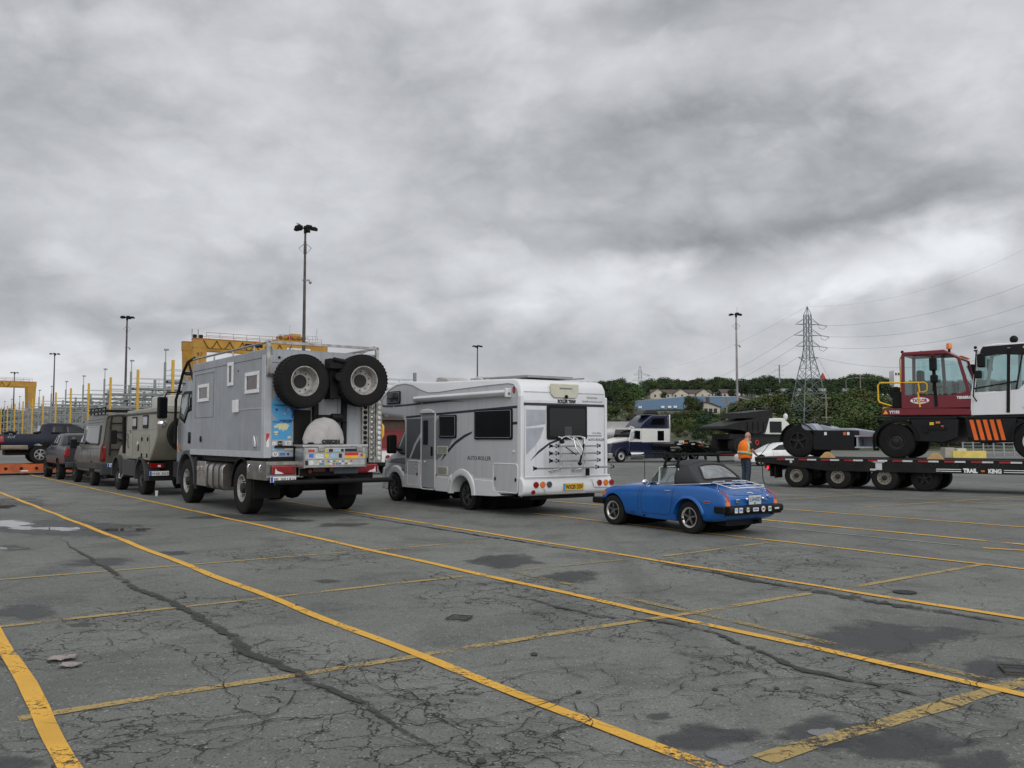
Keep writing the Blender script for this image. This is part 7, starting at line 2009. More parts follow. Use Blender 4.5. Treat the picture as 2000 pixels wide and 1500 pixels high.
MB().ball((7.5, -2.0, 2.75), .2, 10, (.7, 1, 1.3)).cyl((7.3, -2, 2.3), (7.45, -2, 2.65), .03).build('work_light', SW, K_)
eb(1.0, 7.9, -2.1, -.4, 1.0, 1.38, 'chassis', KB, K_)
for y0_, y1_ in ((-2.4, -1.75), (-.7, -.1)):
    tr_ = MB().prism(rrect(1.2, 8.0, .05, 1.12, .5, 6), 'xz', y0_, y1_).build('track', mat('rubber_track', (.012, .012, .012), .85, wave=('X', 6.)), K_)
    for x_ in (1.75, 3.0, 4.3, 5.6, 7.4): MB().cyl((x_, y0_ - .03, .55), (x_, y0_, .55), .38 if x_ in (1.75, 7.4) else .26, 16).build('track_roller', KB, tr_)
MB().lathe([(.13, -.02), (.2, -.02), (.2, .02), (.13, .02)], 16, 'y', (3.6, -2.45, .75), True).build('red_hub_ring', STC[1], K_)
# grey tanker seen beside the motorhome
t_ = P(1170, 870, 72)
e = empty('tank_trailer', (t_.x, 72, 0), heading(-90), 'grey cylindrical tank trailer behind the semi-truck', 'trailer')
MB().lathe([(0, -.2), (.9, -.1), (1.15, .15), (1.15, 6), (.9, 6.3), (0, 6.4)], 24, 'x', (-2, 0, 1.85)).build('tank', mat('tank_grey', (.30, .29, .29), .35, .5, scale=2), e)
MB().box(-1.5, 4, -.6, .6, .55, .85).build('chassis', BLACKM, e)
for x_ in (-.8, .5): wheel(e, (x_, -.9, .5), .5, .3, .26, 'truck', -1)
# white car
WC_ = empty('white_car', P(1512, 898, 55) * 1, heading(105), 'white sporty saloon parked behind the lowboy tail', 'car')
WC_.location.z = 0
wb = carloft(WC_, [(2.35, .35, .52, .60, .72, .6), (2.2, .22, .62, .70, .84, .7), (1.5, .18, .74, .82, .9, .72), (1.0, .17, .84, .90, .9, .72), (.55, .17, .90, 1.12, .9, .68), (.1, .17, .92, 1.32, .9, .62), (-.5, .17, .93, 1.40, .9, .6), (-1.1, .17, .94, 1.36, .9, .6), (-1.7, .18, .95, 1.17, .9, .62), (-2.1, .22, .93, 1.02, .86, .68), (-2.35, .35, .82, .92, .76, .66)], WHITE, n=3, arches=(1.4, -1.35), ar=.37, az=.33)
wv = bvh(wb)
patch(wv, [(.65, .96), (.05, 1.26), (-.5, 1.33), (-.55, .97)], 'l', 'side_window', DGLASS, WC_)
patch(wv, [(-.6, .97), (-.56, 1.33), (-1.1, 1.29), (-1.65, 1.10), (-1.5, .99)], 'l', 'side_window', DGLASS, WC_)
patch(wv, [(-2.0, .78), (-1.75, .92), (-2.2, .90), (-2.3, .78)], 'l', 'tail_light', REDL, WC_)
line_on(wv, [(.6, .92), (.55, .3), (-.6, .3), (-.6, .92)], 'l', 'door_seam', SEAMM, WC_)
for x_ in (1.4, -1.35):
    for s_ in (1, -1): wheel(WC_, (x_, s_ * .78, .33), .33, .2, .22, 'alloy5', s_)
# fence line, barriers and rail beyond the yard edge
p = P(1892, 893, 55)
e = MB().prism([(-.3, 0), (.3, 0), (.22, .25), (.1, .4), (.08, .9), (-.08, .9), (-.1, .4), (-.22, .25)], 'yz', -1.0, 1.05).build('jersey_barrier', mat('barrier_yellow', (.62, .50, .12), .8, dirt=(.45, .36, .1), scale=2), loc=(p.x, 55, 0), bevel=.02)
tag(e, 'pale yellow concrete barrier seen under the maroon tractor', 'barrier')
for i, (x_, lab) in enumerate(((-.7, 'beige block behind the yellow barrier, left one'), (.05, 'cream block behind the yellow barrier, right one'))):
    tag(MB().box(-.3, .3, -.3, .3, 0, 1.08 - .05 * i).build('concrete_block', mat('block_' + str(i), ((.35, .32, .28), (.55, .52, .42))[i], .9), loc=(p.x + x_, 56.2, 0), bevel=.03), lab, 'block')
GALV = mat('galvanised_steel', (.30, .31, .32), .45, .6)
for px0, px1, Yd, n_, lab in ((1490, 1545, 92, 6, 'galvanised guard rail beyond the white saloon'), (1880, 2060, 85, 9, 'galvanised wire fence beyond the yellow barrier')):
    a, b = P(px0, 860, Yd), P(px1, 860, Yd)
    e = empty('guard_rail' if Yd > 90 else 'wire_fence', (a.x, Yd, 0), 0, lab, 'fence')
    for i in range(n_ + 1): MB().box(-.06, .06, -.05, .05, 0, 1.9 if Yd > 90 else 1.3).build('post', GALV, e, loc=((b.x - a.x) * i / n_, 0, 0))
    for z_ in ((.7, 1.2, 1.75) if Yd > 90 else (.3, .6, .9, 1.2)): MB().box(0, b.x - a.x, -.08, -.05, z_, z_ + (.14 if Yd > 90 else .05)).build('rail', GALV, e)
# ================================================================ OLIVE VAN
OLV = mat('olive_van_paint', (.085, .081, .063), .4, .1, var=.05, coat=.15, dirt=(.066, .06, .048), scale=1.2)
CLAD = mat('grey_cladding', (.035, .036, .038), .6)
e = empty('panel_van', (-14.17, 32.41, 0), heading(36), 'olive grey high-roof van with black roof rack and rear ladder', 'van')
vb_ = carloft(e, [(-1.50, .55, 1.45, 2.42, .95, .80), (-1.42, .48, 1.5, 2.53, 1.0, .84), (0, .46, 1.5, 2.56, 1.0, .85), (1.4, .46, 1.5, 2.53, 1.0, .84), (1.9, .46, 1.48, 2.40, 1.0, .80), (2.3, .46, 1.45, 2.05, 1.0, .80), (2.75, .46, 1.38, 1.50, .99, .88), (3.2, .46, 1.22, 1.32, .97, .82), (3.7, .5, 1.0, 1.10, .92, .74), (3.92, .55, .85, .93, .8, .62)], OLV, n=3, arches=(0, 3.15), ar=.47, az=.40)
vv = bvh(vb_)
patch(vv, [(1.75, 1.46), (1.55, 2.12), (-1.10, 2.14), (-1.16, 1.44)], 'l', 'side_window', DGLASS, e)
patch(vv, [(2.62, 1.46), (2.12, 2.08), (1.84, 2.10), (1.86, 1.46)], 'l', 'cab_window', DGLASS, e)
patch(vv, [(-1.44, .84), (-1.44, .62), (3.3, .58), (3.3, .80)], 'l', 'side_cladding', CLAD, e, .012)
patch(vv, [(-1.47, .88), (-1.47, 1.42), (-1.32, 1.42), (-1.28, .88)], 'l', 'tail_light', REDL, e, .012)
patch(vv, [(.97, .9), (.85, .9), (.82, 1.4), (.95, 1.4)], 'b', 'tail_light', REDL, e, .012)
for pts in ([(1.8, 2.1), (1.8, .6)], [(.15, 2.1), (.15, .9)], [(1.8, 1.32), (-1.3, 1.32)], [(1.5, 2.22), (-1.4, 2.25)], [(1.4, 2.32), (-1.4, 2.36)]): line_on(vv, pts, 'l', 'panel_seam', SEAMM, e, .008)
MB().prism([(-1.42, .40), (-1.60, .42), (-1.62, .84), (-1.46, .86)], 'xz', -1.0, 1.0).build('rear_bumper', CLAD, e, bevel=.04)
lad = MB().tube([(-1.58, .72, 1.1), (-1.56, .70, 2.2), (-1.50, .66, 2.42), (-1.49, .6, 2.46), (-1.49, .36, 2.46), (-1.50, .30, 2.42), (-1.56, .30, 2.2), (-1.58, .30, 1.1)], .025)
for z_ in (1.3, 1.6, 1.9, 2.2): lad.tube([(-1.57, .71, z_), (-1.57, .30, z_)], .02)
lad.build('ladder', BLACK, e)
w_ = wheel(e, (-1.72, -.05, 1.30), .40, .26, .22, 'wide5', 1, mr=RIMK); w_.rotation_euler = (0, 0, R(90))
MB().box(-1.60, -1.5, -.2, .1, 1.0, 1.6).build('spare_carrier', BLACK, e)
pl = MB().box(-1.63, -1.61, .28, .80, .70, .82).build('number_plate', PLATEW, e)
MB().box(-1.634, -1.6305, .74, .795, .705, .815).build('plate_band', BLUEP, pl); text('EX 218', .1, (-1.634, .72, .722), (0, -1, 0), (0, 0, 1), INK, pl, width=.36)
rk = MB()
for s_ in (1, -1):
    rk.bar((-1.45, s_ * .86, 2.74), (1.25, s_ * .86, 2.74), .04, .05).bar((-1.45, s_ * .86, 2.62), (1.25, s_ * .86, 2.62), .05, .08)
    for x_ in (-1.4, -.8, -.2, .4, 1.0): rk.bar((x_, s_ * .86, 2.5), (x_, s_ * .86, 2.74), .04, .04)
for x_ in (-1.42, -.9, -.4, .1, .6, 1.2): rk.bar((x_, .86, 2.66), (x_, -.86, 2.66), .06, .03)
rk.build('roof_rack', BLACK, e)
patch(vv, [(-.1, 2.46), (.15, 2.46), (.15, 2.42), (-.1, 2.42)], 'b', 'brake_light', REDL, e, .01, 1)
MB().box(2.25, 2.45, 1.08, 1.3, 1.3, 1.65).box(2.3, 2.4, .98, 1.1, 1.4, 1.46).build('mirror', BLACK, e, bevel=.04)
for x_ in (0, 3.15):
    for s_ in (1, -1): wheel(e, (x_, s_ * .87, .40), .40, .25, .22, 'wide5', s_, mr=RIMK)
MB().box(-1.3, 3.6, -.75, .75, .30, .48).build('chassis', BLACKM, e)
# ================================================================ BEIGE OFF-ROAD CAMPER
BEI = mat('beige_camper_shell', (.29, .28, .225), .45, var=.04, coat=.1, streak=.25, dirt=(.23, .22, .175), scale=1.2)
e = empty('camper_truck', (-10.238, 27.436, 0), heading(36), 'beige off-road camper with two small windows and a rear spare wheel', 'camper')
bx_ = MB().prism([(-.96, 1.03), (-1.50, 1.48), (-1.72, 1.75), (-1.78, 2.42), (1.84, 2.42), (1.95, 1.04)], 'xz', -1.1, 1.1).build('camper_box', BEI, e, bevel=.05)
MB().prism([(-1.82, 2.42), (-1.80, 2.58), (1.78, 2.54), (1.88, 2.42)], 'xz', -1.12, 1.12).build('roof', BEI, e, bevel=.04)
MB().box(-1.85, 1.9, 1.09, 1.125, 2.40, 2.43).build('roof_joint', SEAMM, e)
for x0, x1, z0, z1 in ((.52, 1.06, 1.96, 2.34), (-.80, -.22, 1.98, 2.37)):
    f = MB().prism(rrect(x0, x1, z0, z1, .05), 'xz', 1.1, 1.125).build('window', BLACK, e)
    MB().prism(rrect(x0 + .05, x1 - .05, z0 + .10, z1 - .05, .03), 'xz', 1.125, 1.13).build('blind', mat('silver_blind', (.42, .43, .46), .4), f)
sm_ = MB()
for a, b, c, d in ((-.96, .02, 1.12, 1.125), (-.96, .02, 1.77, 1.775), (.015, .025, 1.12, 1.77), (-.965, -.955, 1.12, 1.77), (1.05, 1.9, 1.12, 1.125), (1.05, 1.06, 1.12, 1.95), (-1.6, 1.9, 1.93, 1.936)): sm_.box(a, b, 1.1, 1.104, c, d)
sm_.build('panel_seam', SEAMM, e)
for x_, z_ in ((-.12, 1.66), (-.78, 1.66), (-.12, 1.18), (-.72, 1.18), (.30, 1.44), (.30, 1.36)): MB().box(x_ - .04, x_ + .04, 1.1, 1.125, z_ - .06, z_ + .06).build('hatch_lock', BLACK, e, bevel=.01)
MB().prism([(.36, 1.52), (.42, 1.60), (.48, 1.50), (.42, 1.44)], 'xz', 1.1, 1.115).build('vent_cap', CLEARL, e)
r_ = random.Random(5)
for i in range(7):
    x_, z_ = 1.5 + r_.uniform(-.2, .2), 1.35 + .08 * i
    MB().prism([(x_, z_), (x_ + .18, z_ + .07), (x_ + .05, z_ + .10), (x_ - .12, z_ + .04)], 'xz', 1.1, 1.104).build('graphic', mat('camper_graphic', (.12, .11, .09), .6), e)
cab = carloft(e, [(1.9, .95, 1.6, 2.15, 1.0, .80), (2.4, .95, 1.58, 2.13, 1.02, .80), (2.75, .95, 1.52, 1.85, 1.02, .82), (3.1, .95, 1.45, 1.52, 1.0, .85), (3.6, .95, 1.22, 1.32, .96, .78), (3.85, .95, 1.05, 1.12, .85, .65)], BEI, 'cab', n=2, arches=(3.13,), ar=.58, az=.5)
cv_ = bvh(cab)
patch(cv_, [(2.0, 1.6), (2.0, 2.05), (2.45, 2.02), (2.95, 1.55)], 'l', 'cab_window', DGLASS, e)
MB().box(1.2, 3.8, .7, 1.12, .70, 1.03).box(-1.0, -.60, .7, 1.12, .62, 1.03).build('wheel_arch_trim', CLAD, e, bevel=.05) if False else None
for k, xc in (('front_mudguard', 3.13), ('rear_mudguard', 0)):
    for s_ in (1, -1):
        a_ = MB(); rg_ = []
        for i in range(13):
            a = R(-5 + 190 * i / 12)
            rg_.append([Vector((xc + q * math.cos(a), s_ * y_, .5 + q * math.sin(a))) for q, y_ in ((.56, .7), (.56, 1.13), (.64, 1.13), (.64, .7))])
        a_.loft(rg_); a_.build(k, CLAD, e)
for x_ in (0, 3.13):
    for s_ in (1, -1): wheel(e, (x_, s_ * .92, .50), .50, .30, .25, 'truck', s_, mr=mat('dark_wheel_rim', (.05, .05, .05), .5, .3))
MB().box(-1.0, 3.6, -.6, .6, .62, 1.02).cyl((0, -.9, .5), (0, .9, .5), .1).build('chassis', BLACKM, e)
MB().box(.75, 2.35, .62, 1.10, .52, 1.02).build('storage_locker', CLAD, e, bevel=.02)
for x_ in (1.3, 1.8): MB().box(x_, x_ + .02, 1.10, 1.105, .54, 1.0).build('locker_seam', SEAMM, e)
MB().tube([(2.55, 1.12, .55), (2.45, 1.16, .42), (2.2, 1.16, .42), (2.1, 1.12, .55)], .025).build('step', ALU, e)
MB().box(-1.05, -.95, .64, 1.12, .80, .97).box(-1.02, -.9, -1.1, 1.1, .45, .62).build('rear_beam', BLACKM, e)
l_ = MB().box(-1.08, -1.05, .72, 1.10, .82, .95).build('tail_light', REDL, e, bevel=.01)
MB().box(-1.085, -1.0805, .80, .88, .85, .91).build('reversing_light', CLEARL, l_)
MB().box(-1.05, -.95, 1.121, 1.135, .95, .99).build('side_marker', ORAL, e)
pl = MB().box(-1.07, -1.05, .56, 1.10, .60, .73).build('number_plate', PLATEW, e)
MB().box(-1.074, -1.0705, 1.045, 1.095, .605, .725).build('plate_band', BLUEP, pl)
text('H·AK 5513', .11, (-1.074, 1.03, .622), (0, -1, 0), (0, 0, 1), INK, pl, width=.44)
w_ = wheel(e, (-2.02, .35, 1.80), .52, .30, .26, 'truck', 1, mr=RIMK); w_.rotation_euler = (0, 0, R(90))
MB().box(-2.0, -1.6, .2, .5, 1.5, 1.9).build('spare_carrier', BLACK, e)
MB().box(-1.75, .10, -.75, .80, 2.58, 2.93).build('roof_box', mat('roof_box_grey', (.48, .47, .43), .5), e, bevel=.03)
MB().box(2.9, 3.05, 1.15, 1.35, 1.5, 1.95).bar((2.95, .95, 1.6), (2.97, 1.2, 1.7), .05, .05).tube([(2.35, 1.05, 1.2), (2.4, 1.06, 2.2), (2.35, 1.06, 2.4)], .06).build('mirror', BLACK, e, bevel=.03)
# ================================================================ PICKUPS
def pickup(root, paint_, lower, tail, mr, R_=.40, wb=3.1):
    b_ = carloft(root, [(-1.70, .74, 1.22, 1.30, .93, .88), (-1.62, .64, 1.26, 1.36, 1.0, .93), (-.5, .6, 1.28, 1.38, 1.0, .93), (.0, .6, 1.30, 1.38, 1.0, .92), (.10, .6, 1.32, 1.80, 1.0, .76), (.35, .6, 1.33, 1.88, 1, .75), (1.3, .6, 1.33, 1.88, 1, .75), (1.75, .6, 1.32, 1.70, 1, .78), (2.30, .6, 1.28, 1.38, 1, .88), (3.3, .6, 1.16, 1.28, .98, .85), (3.75, .65, 1.0, 1.14, .93, .8), (3.9, .7, .9, 1.0, .85, .7)], paint_, arches=(0, wb), ar=R_ + .10, az=R_)
    cut(b_, MB().box(-1.56, .02, -.82, .82, .85, 1.6))
    q = bvh(b_)
    for sd_ in 'lr':
        patch(q, [(.42, 1.40), (.48, 1.76), (1.0, 1.78), (1.02, 1.38)], sd_, 'side_window', DGLASS, root, .006, 2)
        patch(q, [(1.08, 1.38), (1.06, 1.78), (1.5, 1.74), (2.0, 1.40)], sd_, 'side_window', DGLASS, root, .006, 2)
        patch(q, [(-1.66, .95), (-1.66, 1.28), (-1.50, 1.28), (-1.48, .95)], sd_, 'tail_light', tail, root, .008, 2)
        line_on(q, [(1.05, 1.32), (1.05, .66)], sd_, 'door_seam', SEAMM, root)
        if lower: patch(q, [(-1.6, .66), (-1.6, .86), (-.52, .86), (-.5, .66)], sd_, 'lower_panel', lower, root, .008, 2); patch(q, [(.52, .64), (.5, .86), (2.55, .86), (2.55, .64)], sd_, 'lower_panel', lower, root, .008, 2)
        c_ = 1 if sd_ == 'l' else -1
        for x_ in (0, wb):
            wheel(root, (x_, c_ * .84, R_), R_, .27, .24, 'wide6', c_, mr=mr)
        MB().box(1.85, 2.0, c_ * 1.16 - .12, c_ * 1.16 + .12, 1.30, 1.55).build('mirror', BLACK, root, bevel=.03)
    patch(q, [(-.60, 1.42), (-.60, 1.78), (.60, 1.78), (.60, 1.42)], 'b', 'rear_window', DGLASS, root, .006, 2)
    for y_ in (.88, -.88): MB().box(-1.73, -1.69, y_ - .07, y_ + .07, .95, 1.28).build('tail_light', tail, root, bevel=.015)
    MB().box(-1.82, -1.62, -.96, .96, .52, .76).build('rear_bumper', lower and CHROME or CLAD, root, bevel=.04)
    MB().box(-1.4, 3.6, -.6, .6, .4, .64).build('chassis', BLACKM, root)
    MB().box(.4, 2.5, 1.0, 1.1, .42, .48).build('running_board', BLACK, root)
    patch(q, [(-.5, 1.84), (-.2, 1.84), (-.2, 1.80), (-.5, 1.80)], 'b', 'brake_light', REDL, root, .01, 1)
e = empty('grey_pickup', (-17.777, 37.088, 0), heading(36), 'dark grey pickup at the head of the lane before the olive van', 'pickup')
pickup(e, mat('dark_grey_pickup_paint', (.024, .027, .033), .35, .1, coat=.25, var=.05), None, REDL, RIMK)
e.scale = (1, 1, 1)
NV = mat('navy_pickup_paint', (.004, .006, .017), .4, coat=0., spec=.25, var=.05)
p = P(56, 891, 42)
vdir = Vector((.82, .57, 0))
e = empty('navy_pickup', (p.x + .30, 42.2, .50), heading(-55.2), 'navy pickup with tan lower panels loaded on the orange trailer', 'pickup')
pickup(e, NV, mat('tan_panel', (.25, .215, .15), .5), REDL, mat('pickup_alloy', (.45, .44, .42), .3, .7, var=.3, scale=8), .42, 3.6)
MB().tube([(-1.5, -.8, 1.40), (-1.2, -.8, 1.46), (-1.0, -.8, 1.40)], .06).tube([(-.3, -.8, 1.40), (0, -.8, 1.46), (.2, -.8, 1.4)], .06).build('bed_rail', BLACK, e)
text('4x4', .2, (-1.40, -1.02, 1.17), (1, 0, 0), (0, 0, 1), CHROME, e, width=.34, shear=.3)
e = empty('orange_trailer', (p.x + .30, 42.2, 0), heading(-55.2), 'orange lowboy trailer under the navy pickup at the left edge', 'trailer')
ORT = mat('trailer_orange', (.50, .10, .02), .5, dirt=(.25, .06, .02), scale=3)
MB().box(-8, 3.6, -1.2, 1.2, .42, .50).box(-8, 3.6, -1.22, -1.12, .12, .50).box(-8, 3.6, 1.12, 1.22, .12, .50).build('deck', ORT, e)
h_ = MB()
for i in range(18): h_.cyl((-7.6 + .62 * i, -1.225, .30), (-7.6 + .62 * i, -1.2, .30), .075, 14)
h_.build('lightening_hole', BLACKM, e)
for i in range(5): MB().box(-6 + 2.6 * i, -5.7 + 2.6 * i, -1.226, -1.221, .17, .22).build('reflector', PLATEW, e)
for x_ in (-7.4, -6.3): wheel(e, (x_, -.9, .38), .38, .25, .2, 'truck', -1, mr=DIRTR)
# small white trailer showing between the expedition truck and the motorhome
p = G(738, 927)
e = empty('white_utility_trailer', p, heading(36), 'low white trailer with round red lamps behind the expedition truck', 'trailer')
MB().box(0, 2.6, -.9, .9, .55, 1.12).build('body', WHITE, e, bevel=.04)
MB().box(-.02, 2.6, -.92, .92, 1.12, 1.17).build('red_rim', STC[1], e)
for y_ in (.35, -.5):
    disc((0, y_, .78), .12, 'b', .03).build('tail_light', REDL, e)
for s_ in (1, -1): wheel(e, (1.3, s_ * .95, .33), .33, .2, .2, 'truck', s_, mr=RIMK)
MB().box(-.1, -.02, -.9, .9, .40, .55).build('bumper', BLACK, e)
# ================================================================ CONTAINER RACKS
RGR = mat('rack_grey_steel', (.19, .205, .20), .6, .2, dirt=(.26, .27, .26), scale=.6)
RYE = mat('rack_yellow', (.58, .34, .03), .6, dirt=(.42, .26, .04), scale=.8)
U, Vd = Vector((-.571, .821, 0)), Vector((.821, .571, 0))
def rackpos(k):
    q = .00658 + .00094 * k
    Yd = 7.3 * FOC * q
    return Vector((-546 * .00658 / q - 210 + 0, 0, 0)), Yd
def rack_base(k):
    q = .00658 + .00094 * k
    Yd = 7.3 * FOC * q
    px = -210 + 546 * .00658 / q
    return Vector(((px - 1000) / FOC * Yd, Yd, 0))
def make_rack():
    e = empty('container_rack', (0, 0, 0), math.atan2(Vd.y, Vd.x), 'grey steel refrigerated-container rack with a tall yellow end post', 'rack', 'container racks in a row along the yard')
    L_ = 26
    MB().box(-.12, .12, -.12, .12, 0, 9).build('yellow_post', RYE, e)
    MB().box(-.72, -.54, .25, .45, 0, 8.8).cyl((-.6, .35, 8.8), (-.6, .35, 10.0), .04).box(-.75, -.35, .25, .45, 9.9, 10.05).build('lamp_post', RGR, e)
    for i in range(1, 6):
        x_ = i * L_ / 5
        g_ = MB()
        for y_ in (0, 1.6): g_.box(x_ - .1, x_ + .1, y_ - .1, y_ + .1, 0, 7.9)
        g_.box(x_ - .1, x_ + .1, -.1, 1.7, 7.7, 7.9).box(x_ - .14, x_ + .14, .3, .6, 7.9, 8.9).build('steel_frame', RGR, e)
    for z_ in (2.3, 3.9, 5.5, 7.1):
        b_ = MB()
        for y_ in (0, 1.6): b_.box(-.4, L_, y_ - .07, y_ + .07, z_ - .22, z_)
        b_.box(-.4, L_, 0, 1.6, z_ - .04, z_)
        for i in range(14):
            x_ = i * L_ / 14
            b_.bar((x_, .0, z_ - .2), (x_ + L_ / 28, .0, z_ - .75), .07, .07).bar((x_ + L_ / 28, .0, z_ - .75), (x_ + L_ / 14, .0, z_ - .2), .07, .07)
        d_ = b_.build('walkway', RGR, e)
        h_ = MB()
        for q in (.5, 1.0): h_.tube([(-.3, 0, z_ + q), (L_, 0, z_ + q)], .025, 5).tube([(-.3, 1.6, z_ + q), (L_, 1.6, z_ + q)], .025, 5)
        for i in range(12): h_.cyl((i * L_ / 12, 0, z_), (i * L_ / 12, 0, z_ + 1), .025, 5)
        h_.build('handrail', mat('rail_pale', (.30, .32, .31), .5, .4), d_)
    br = MB()
    for i in range(5):
        x_ = i * L_ / 5
        for z_ in (0, 2.3, 3.9, 5.5):
            a, b = (x_, x_ + L_ / 5) if (i + int(z_)) % 2 else (x_ + L_ / 5, x_)
            br.bar((a, 1.6, z_), (b, 1.6, z_ + 1.6), .08, .08)
        br.box(x_ + 1.5, x_ + 2.1, .3, .7, 4.0, 4.7)
    br.build('cross_brace', RGR, e)
    return e
rk0 = make_rack()
for k in range(12):
    o = rk0 if k == 0 else copy_tree(rk0)
    o.location = rack_base(k)
for i in range(4):
    a = P(-40 + 62 * i, 855, 66 + 2 * i)
    e = empty('pale_container', (a.x, a.y + 8, 0), R(35), 'pale grey-green container standing in front of the racks', 'container', 'pale containers before the racks')
    MB().box(0, 5.8, 0, 2.4, .1, 2.5).build('shell', mat('pale_container_paint', (.30, .33, .30), .6, wave=('X', 4.)), e)
    f_ = MB()
    for x_ in (0, 5.7): f_.box(x_, x_ + .12, -.02, .1, .1, 2.53)
    f_.build('corner_post', RGR, e)
# ================================================================ YARD CRANES
CY = mat('crane_yellow', (.46, .25, .02), .5, dirt=(.30, .15, .03), scale=.25)
RUST = mat('crane_rust_orange', (.36, .14, .03), .6, dirt=(.22, .09, .03), scale=.4)
def make_crane():
    e = empty('gantry_crane', (0, 0, 0), math.atan2(Vd.y, Vd.x), 'yellow rubber-tyred gantry crane standing behind the expedition truck', 'crane')
    L_ = 23.5
    for x_ in (0, L_):
        for y_ in (0, 7):
            MB().prism([(-.6, 1.2), (.6, 1.2), (1.2, 18.2), (-1.2, 18.2)], 'xz', y_ - .55, y_ + .55).build('leg', CY, e, loc=(x_, 0, 0))
        MB().box(x_ - .6, x_ + .6, -2, 9, .9, 1.7).box(x_ - .5, x_ + .5, 0, 7, 5.6, 6.2).build('sill_beam', CY, e)
        for y_ in (-1.2, 1.2, 5.8, 8.2): wheel(e, (x_, y_, .75), .75, .5, .35, 'truck', 1).rotation_euler = (0, 0, R(90))
    for y_ in (0, 7):
        MB().box(-1.3, L_ + 1.3, y_ - .6, y_ + .6, 18.2, 19.7).build('girder', CY, e)
        MB().box(-1.3, L_ + 1.3, y_ - .62, y_ + .62, 19.7, 19.95).build('rail_beam', RUST, e)
        h_ = MB()
        for q in (.55, 1.1): h_.tube([(1, y_ - .6, 19.95 + q), (L_, y_ - .6, 19.95 + q)], .04, 5)
        for i in range(10): h_.cyl((1 + i * 2.5, y_ - .6, 19.95), (1 + i * 2.5, y_ - .6, 21.05), .04, 5)
        h_.build('walkway_rail', RUST, e)
    fs = MB()
    for i in range(7):
        x0 = .5 + 2.4 * i
        fs.tube([(x0 + 2.4 * t, -.75, 19.6 - 1.5 * math.sin(math.pi * t)) for t in [k / 8 for k in range(9)]], .06, 5)
    fs.build('festoon_cable', BLACKM, e)
    for x_ in (-.9, .2): MB().box(x_ - .3, x_ + .3, -.3, .3, 19.95, 20.6).cyl((x_ - .5, 0, 20), (x_ - .5, 0, 21.6), .05).build('lamp', BLACKM, e)
    t_ = MB().box(14.5, 20.5, -.8, 7.8, 20.0, 20.5).box(15, 20, 0, 7, 20.5, 20.9).build('trolley', CY, e)
    for i in range(6): MB().cyl((15.2 + i * .95, -.4, 21.2), (15.2 + i * .95, 1.4, 21.2), .42 if i % 2 else .3).build('winch_drum', (RUST, CY, STC[1], CY, RUST, CY)[i], t_)
    MB().box(17.5, 19.5, .2, 3, 20.9, 22).build('machinery_house', CY, t_)
    h_ = MB()
    for x_ in (14.5, 15.5, 20.5, 21.5, 22.5): h_.cyl((x_, -.9, 20), (x_, -.9, 21.6), .05, 5)
    h_.tube([(14.5, -.9, 21.6), (22.5, -.9, 21.6)], .05, 5).tube([(20.5, -.9, 21.), (23, -.9, 21.)], .05, 5).cyl((22, -.9, 20), (22.4, -.9, 23.2), .06, 5).cyl((16.8, -.9, 20), (16.8, -.9, 23.5), .05, 5).build('trolley_rail', mat('pale_galv', (.4, .4, .4), .5), t_)
    sg = MB().box(16.4, 21.2, -.66, -.61, 18.3, 19.1).build('sign_panel', WHITE, e)
    text('40 TONNES SWL', .6, (16.6, -.68, 18.45), (1, 0, 0), (0, 0, 1), INK, sg, width=4.4)
    text('97', 1.0, (-.7, -.57, 16.6), (1, 0, 0), (0, 0, 1), INK, e, width=1.1)
    MB().box(8.2, 11.6, -.63, -.61, 18.8, 19.4).build('dark_sign', BLACKM, e)
    return e
cr = make_crane()
p = P(386, 855, 163); cr.location = (p.x, 163, 0)
c2 = copy_tree(cr); p = P(59, 855, 290); q = Vector((p.x, 290, 0)) - Vd * 23.5
c2.location = q; c2['label'] = 'distant yellow gantry crane at the left edge behind the racks'
for o in list(c2.children):
    if o.name.startswith(('lettering', 'sign_panel', 'trolley', 'dark_sign')):
        for c_ in list(o.children): bpy.data.objects.remove(c_)
        bpy.data.objects.remove(o)
# ================================================================ LAMP MASTS
MGR = mat('mast_grey', (.10, .095, .10), .6, .4, dirt=(.05, .035, .03), scale=.5)
MPA = mat('mast_pale', (.30, .31, .33), .5, .5, dirt=(.20, .16, .13), scale=.25)
def mast(px, py, Yd, m, n_, r0, label, tilt=0):
    p = P(px, py, Yd)
    H_ = p.z
    e = empty('lamp_mast', (p.x, Yd, 0), 0, label, 'lamp mast', 'tall lamp masts around the yard')
    MB().cyl((0, 0, 0), (0, 0, H_ - .4), r0, 10, r0 * .45).build('pole', m, e)
    MB().bar((-1.1, 0, H_ - .25), (1.1, 0, H_ - .25), .14, .14).bar((0, -1, H_ - .25), (0, 1, H_ - .25), .12, .12).cyl((0, 0, H_ - .9), (0, 0, H_ + .1), r0 * .7, 8).build('head_frame', BLACKM, e)
    for i in range(n_):
        a = 2 * math.pi * (i + .25) / n_
        x_, y_ = 1.15 * math.cos(a), 1.15 * math.sin(a)
        MB().prism([(-.55, -.22), (.45, -.32), (.5, -.05), (.15, .18), (-.4, .16)], 'xz', -.32, .32).build('floodlight', BLACKM, e, loc=(x_, y_, H_ - .15), rot=(0, 0, a), bevel=.05)
    if Yd < 260:
        k = MB()
        for s_ in (1, -1): k.tube([(s_ * .2, 0, H_ - 2.4), (s_ * .85, 0, H_ - 2.9), (s_ * .2, 0, H_ - 3.7), (s_ * .15, 0, H_ - 2.0)], .05, 5)
        k.build('cable_bracket', MPA, e)
        MB().box(-.3, .7, -.1, .1, H_ - 7.4, H_ - 7.2).ball((.75, 0, H_ - 7.6), .22, 8).build('camera', MPA, e)
    return e, H_
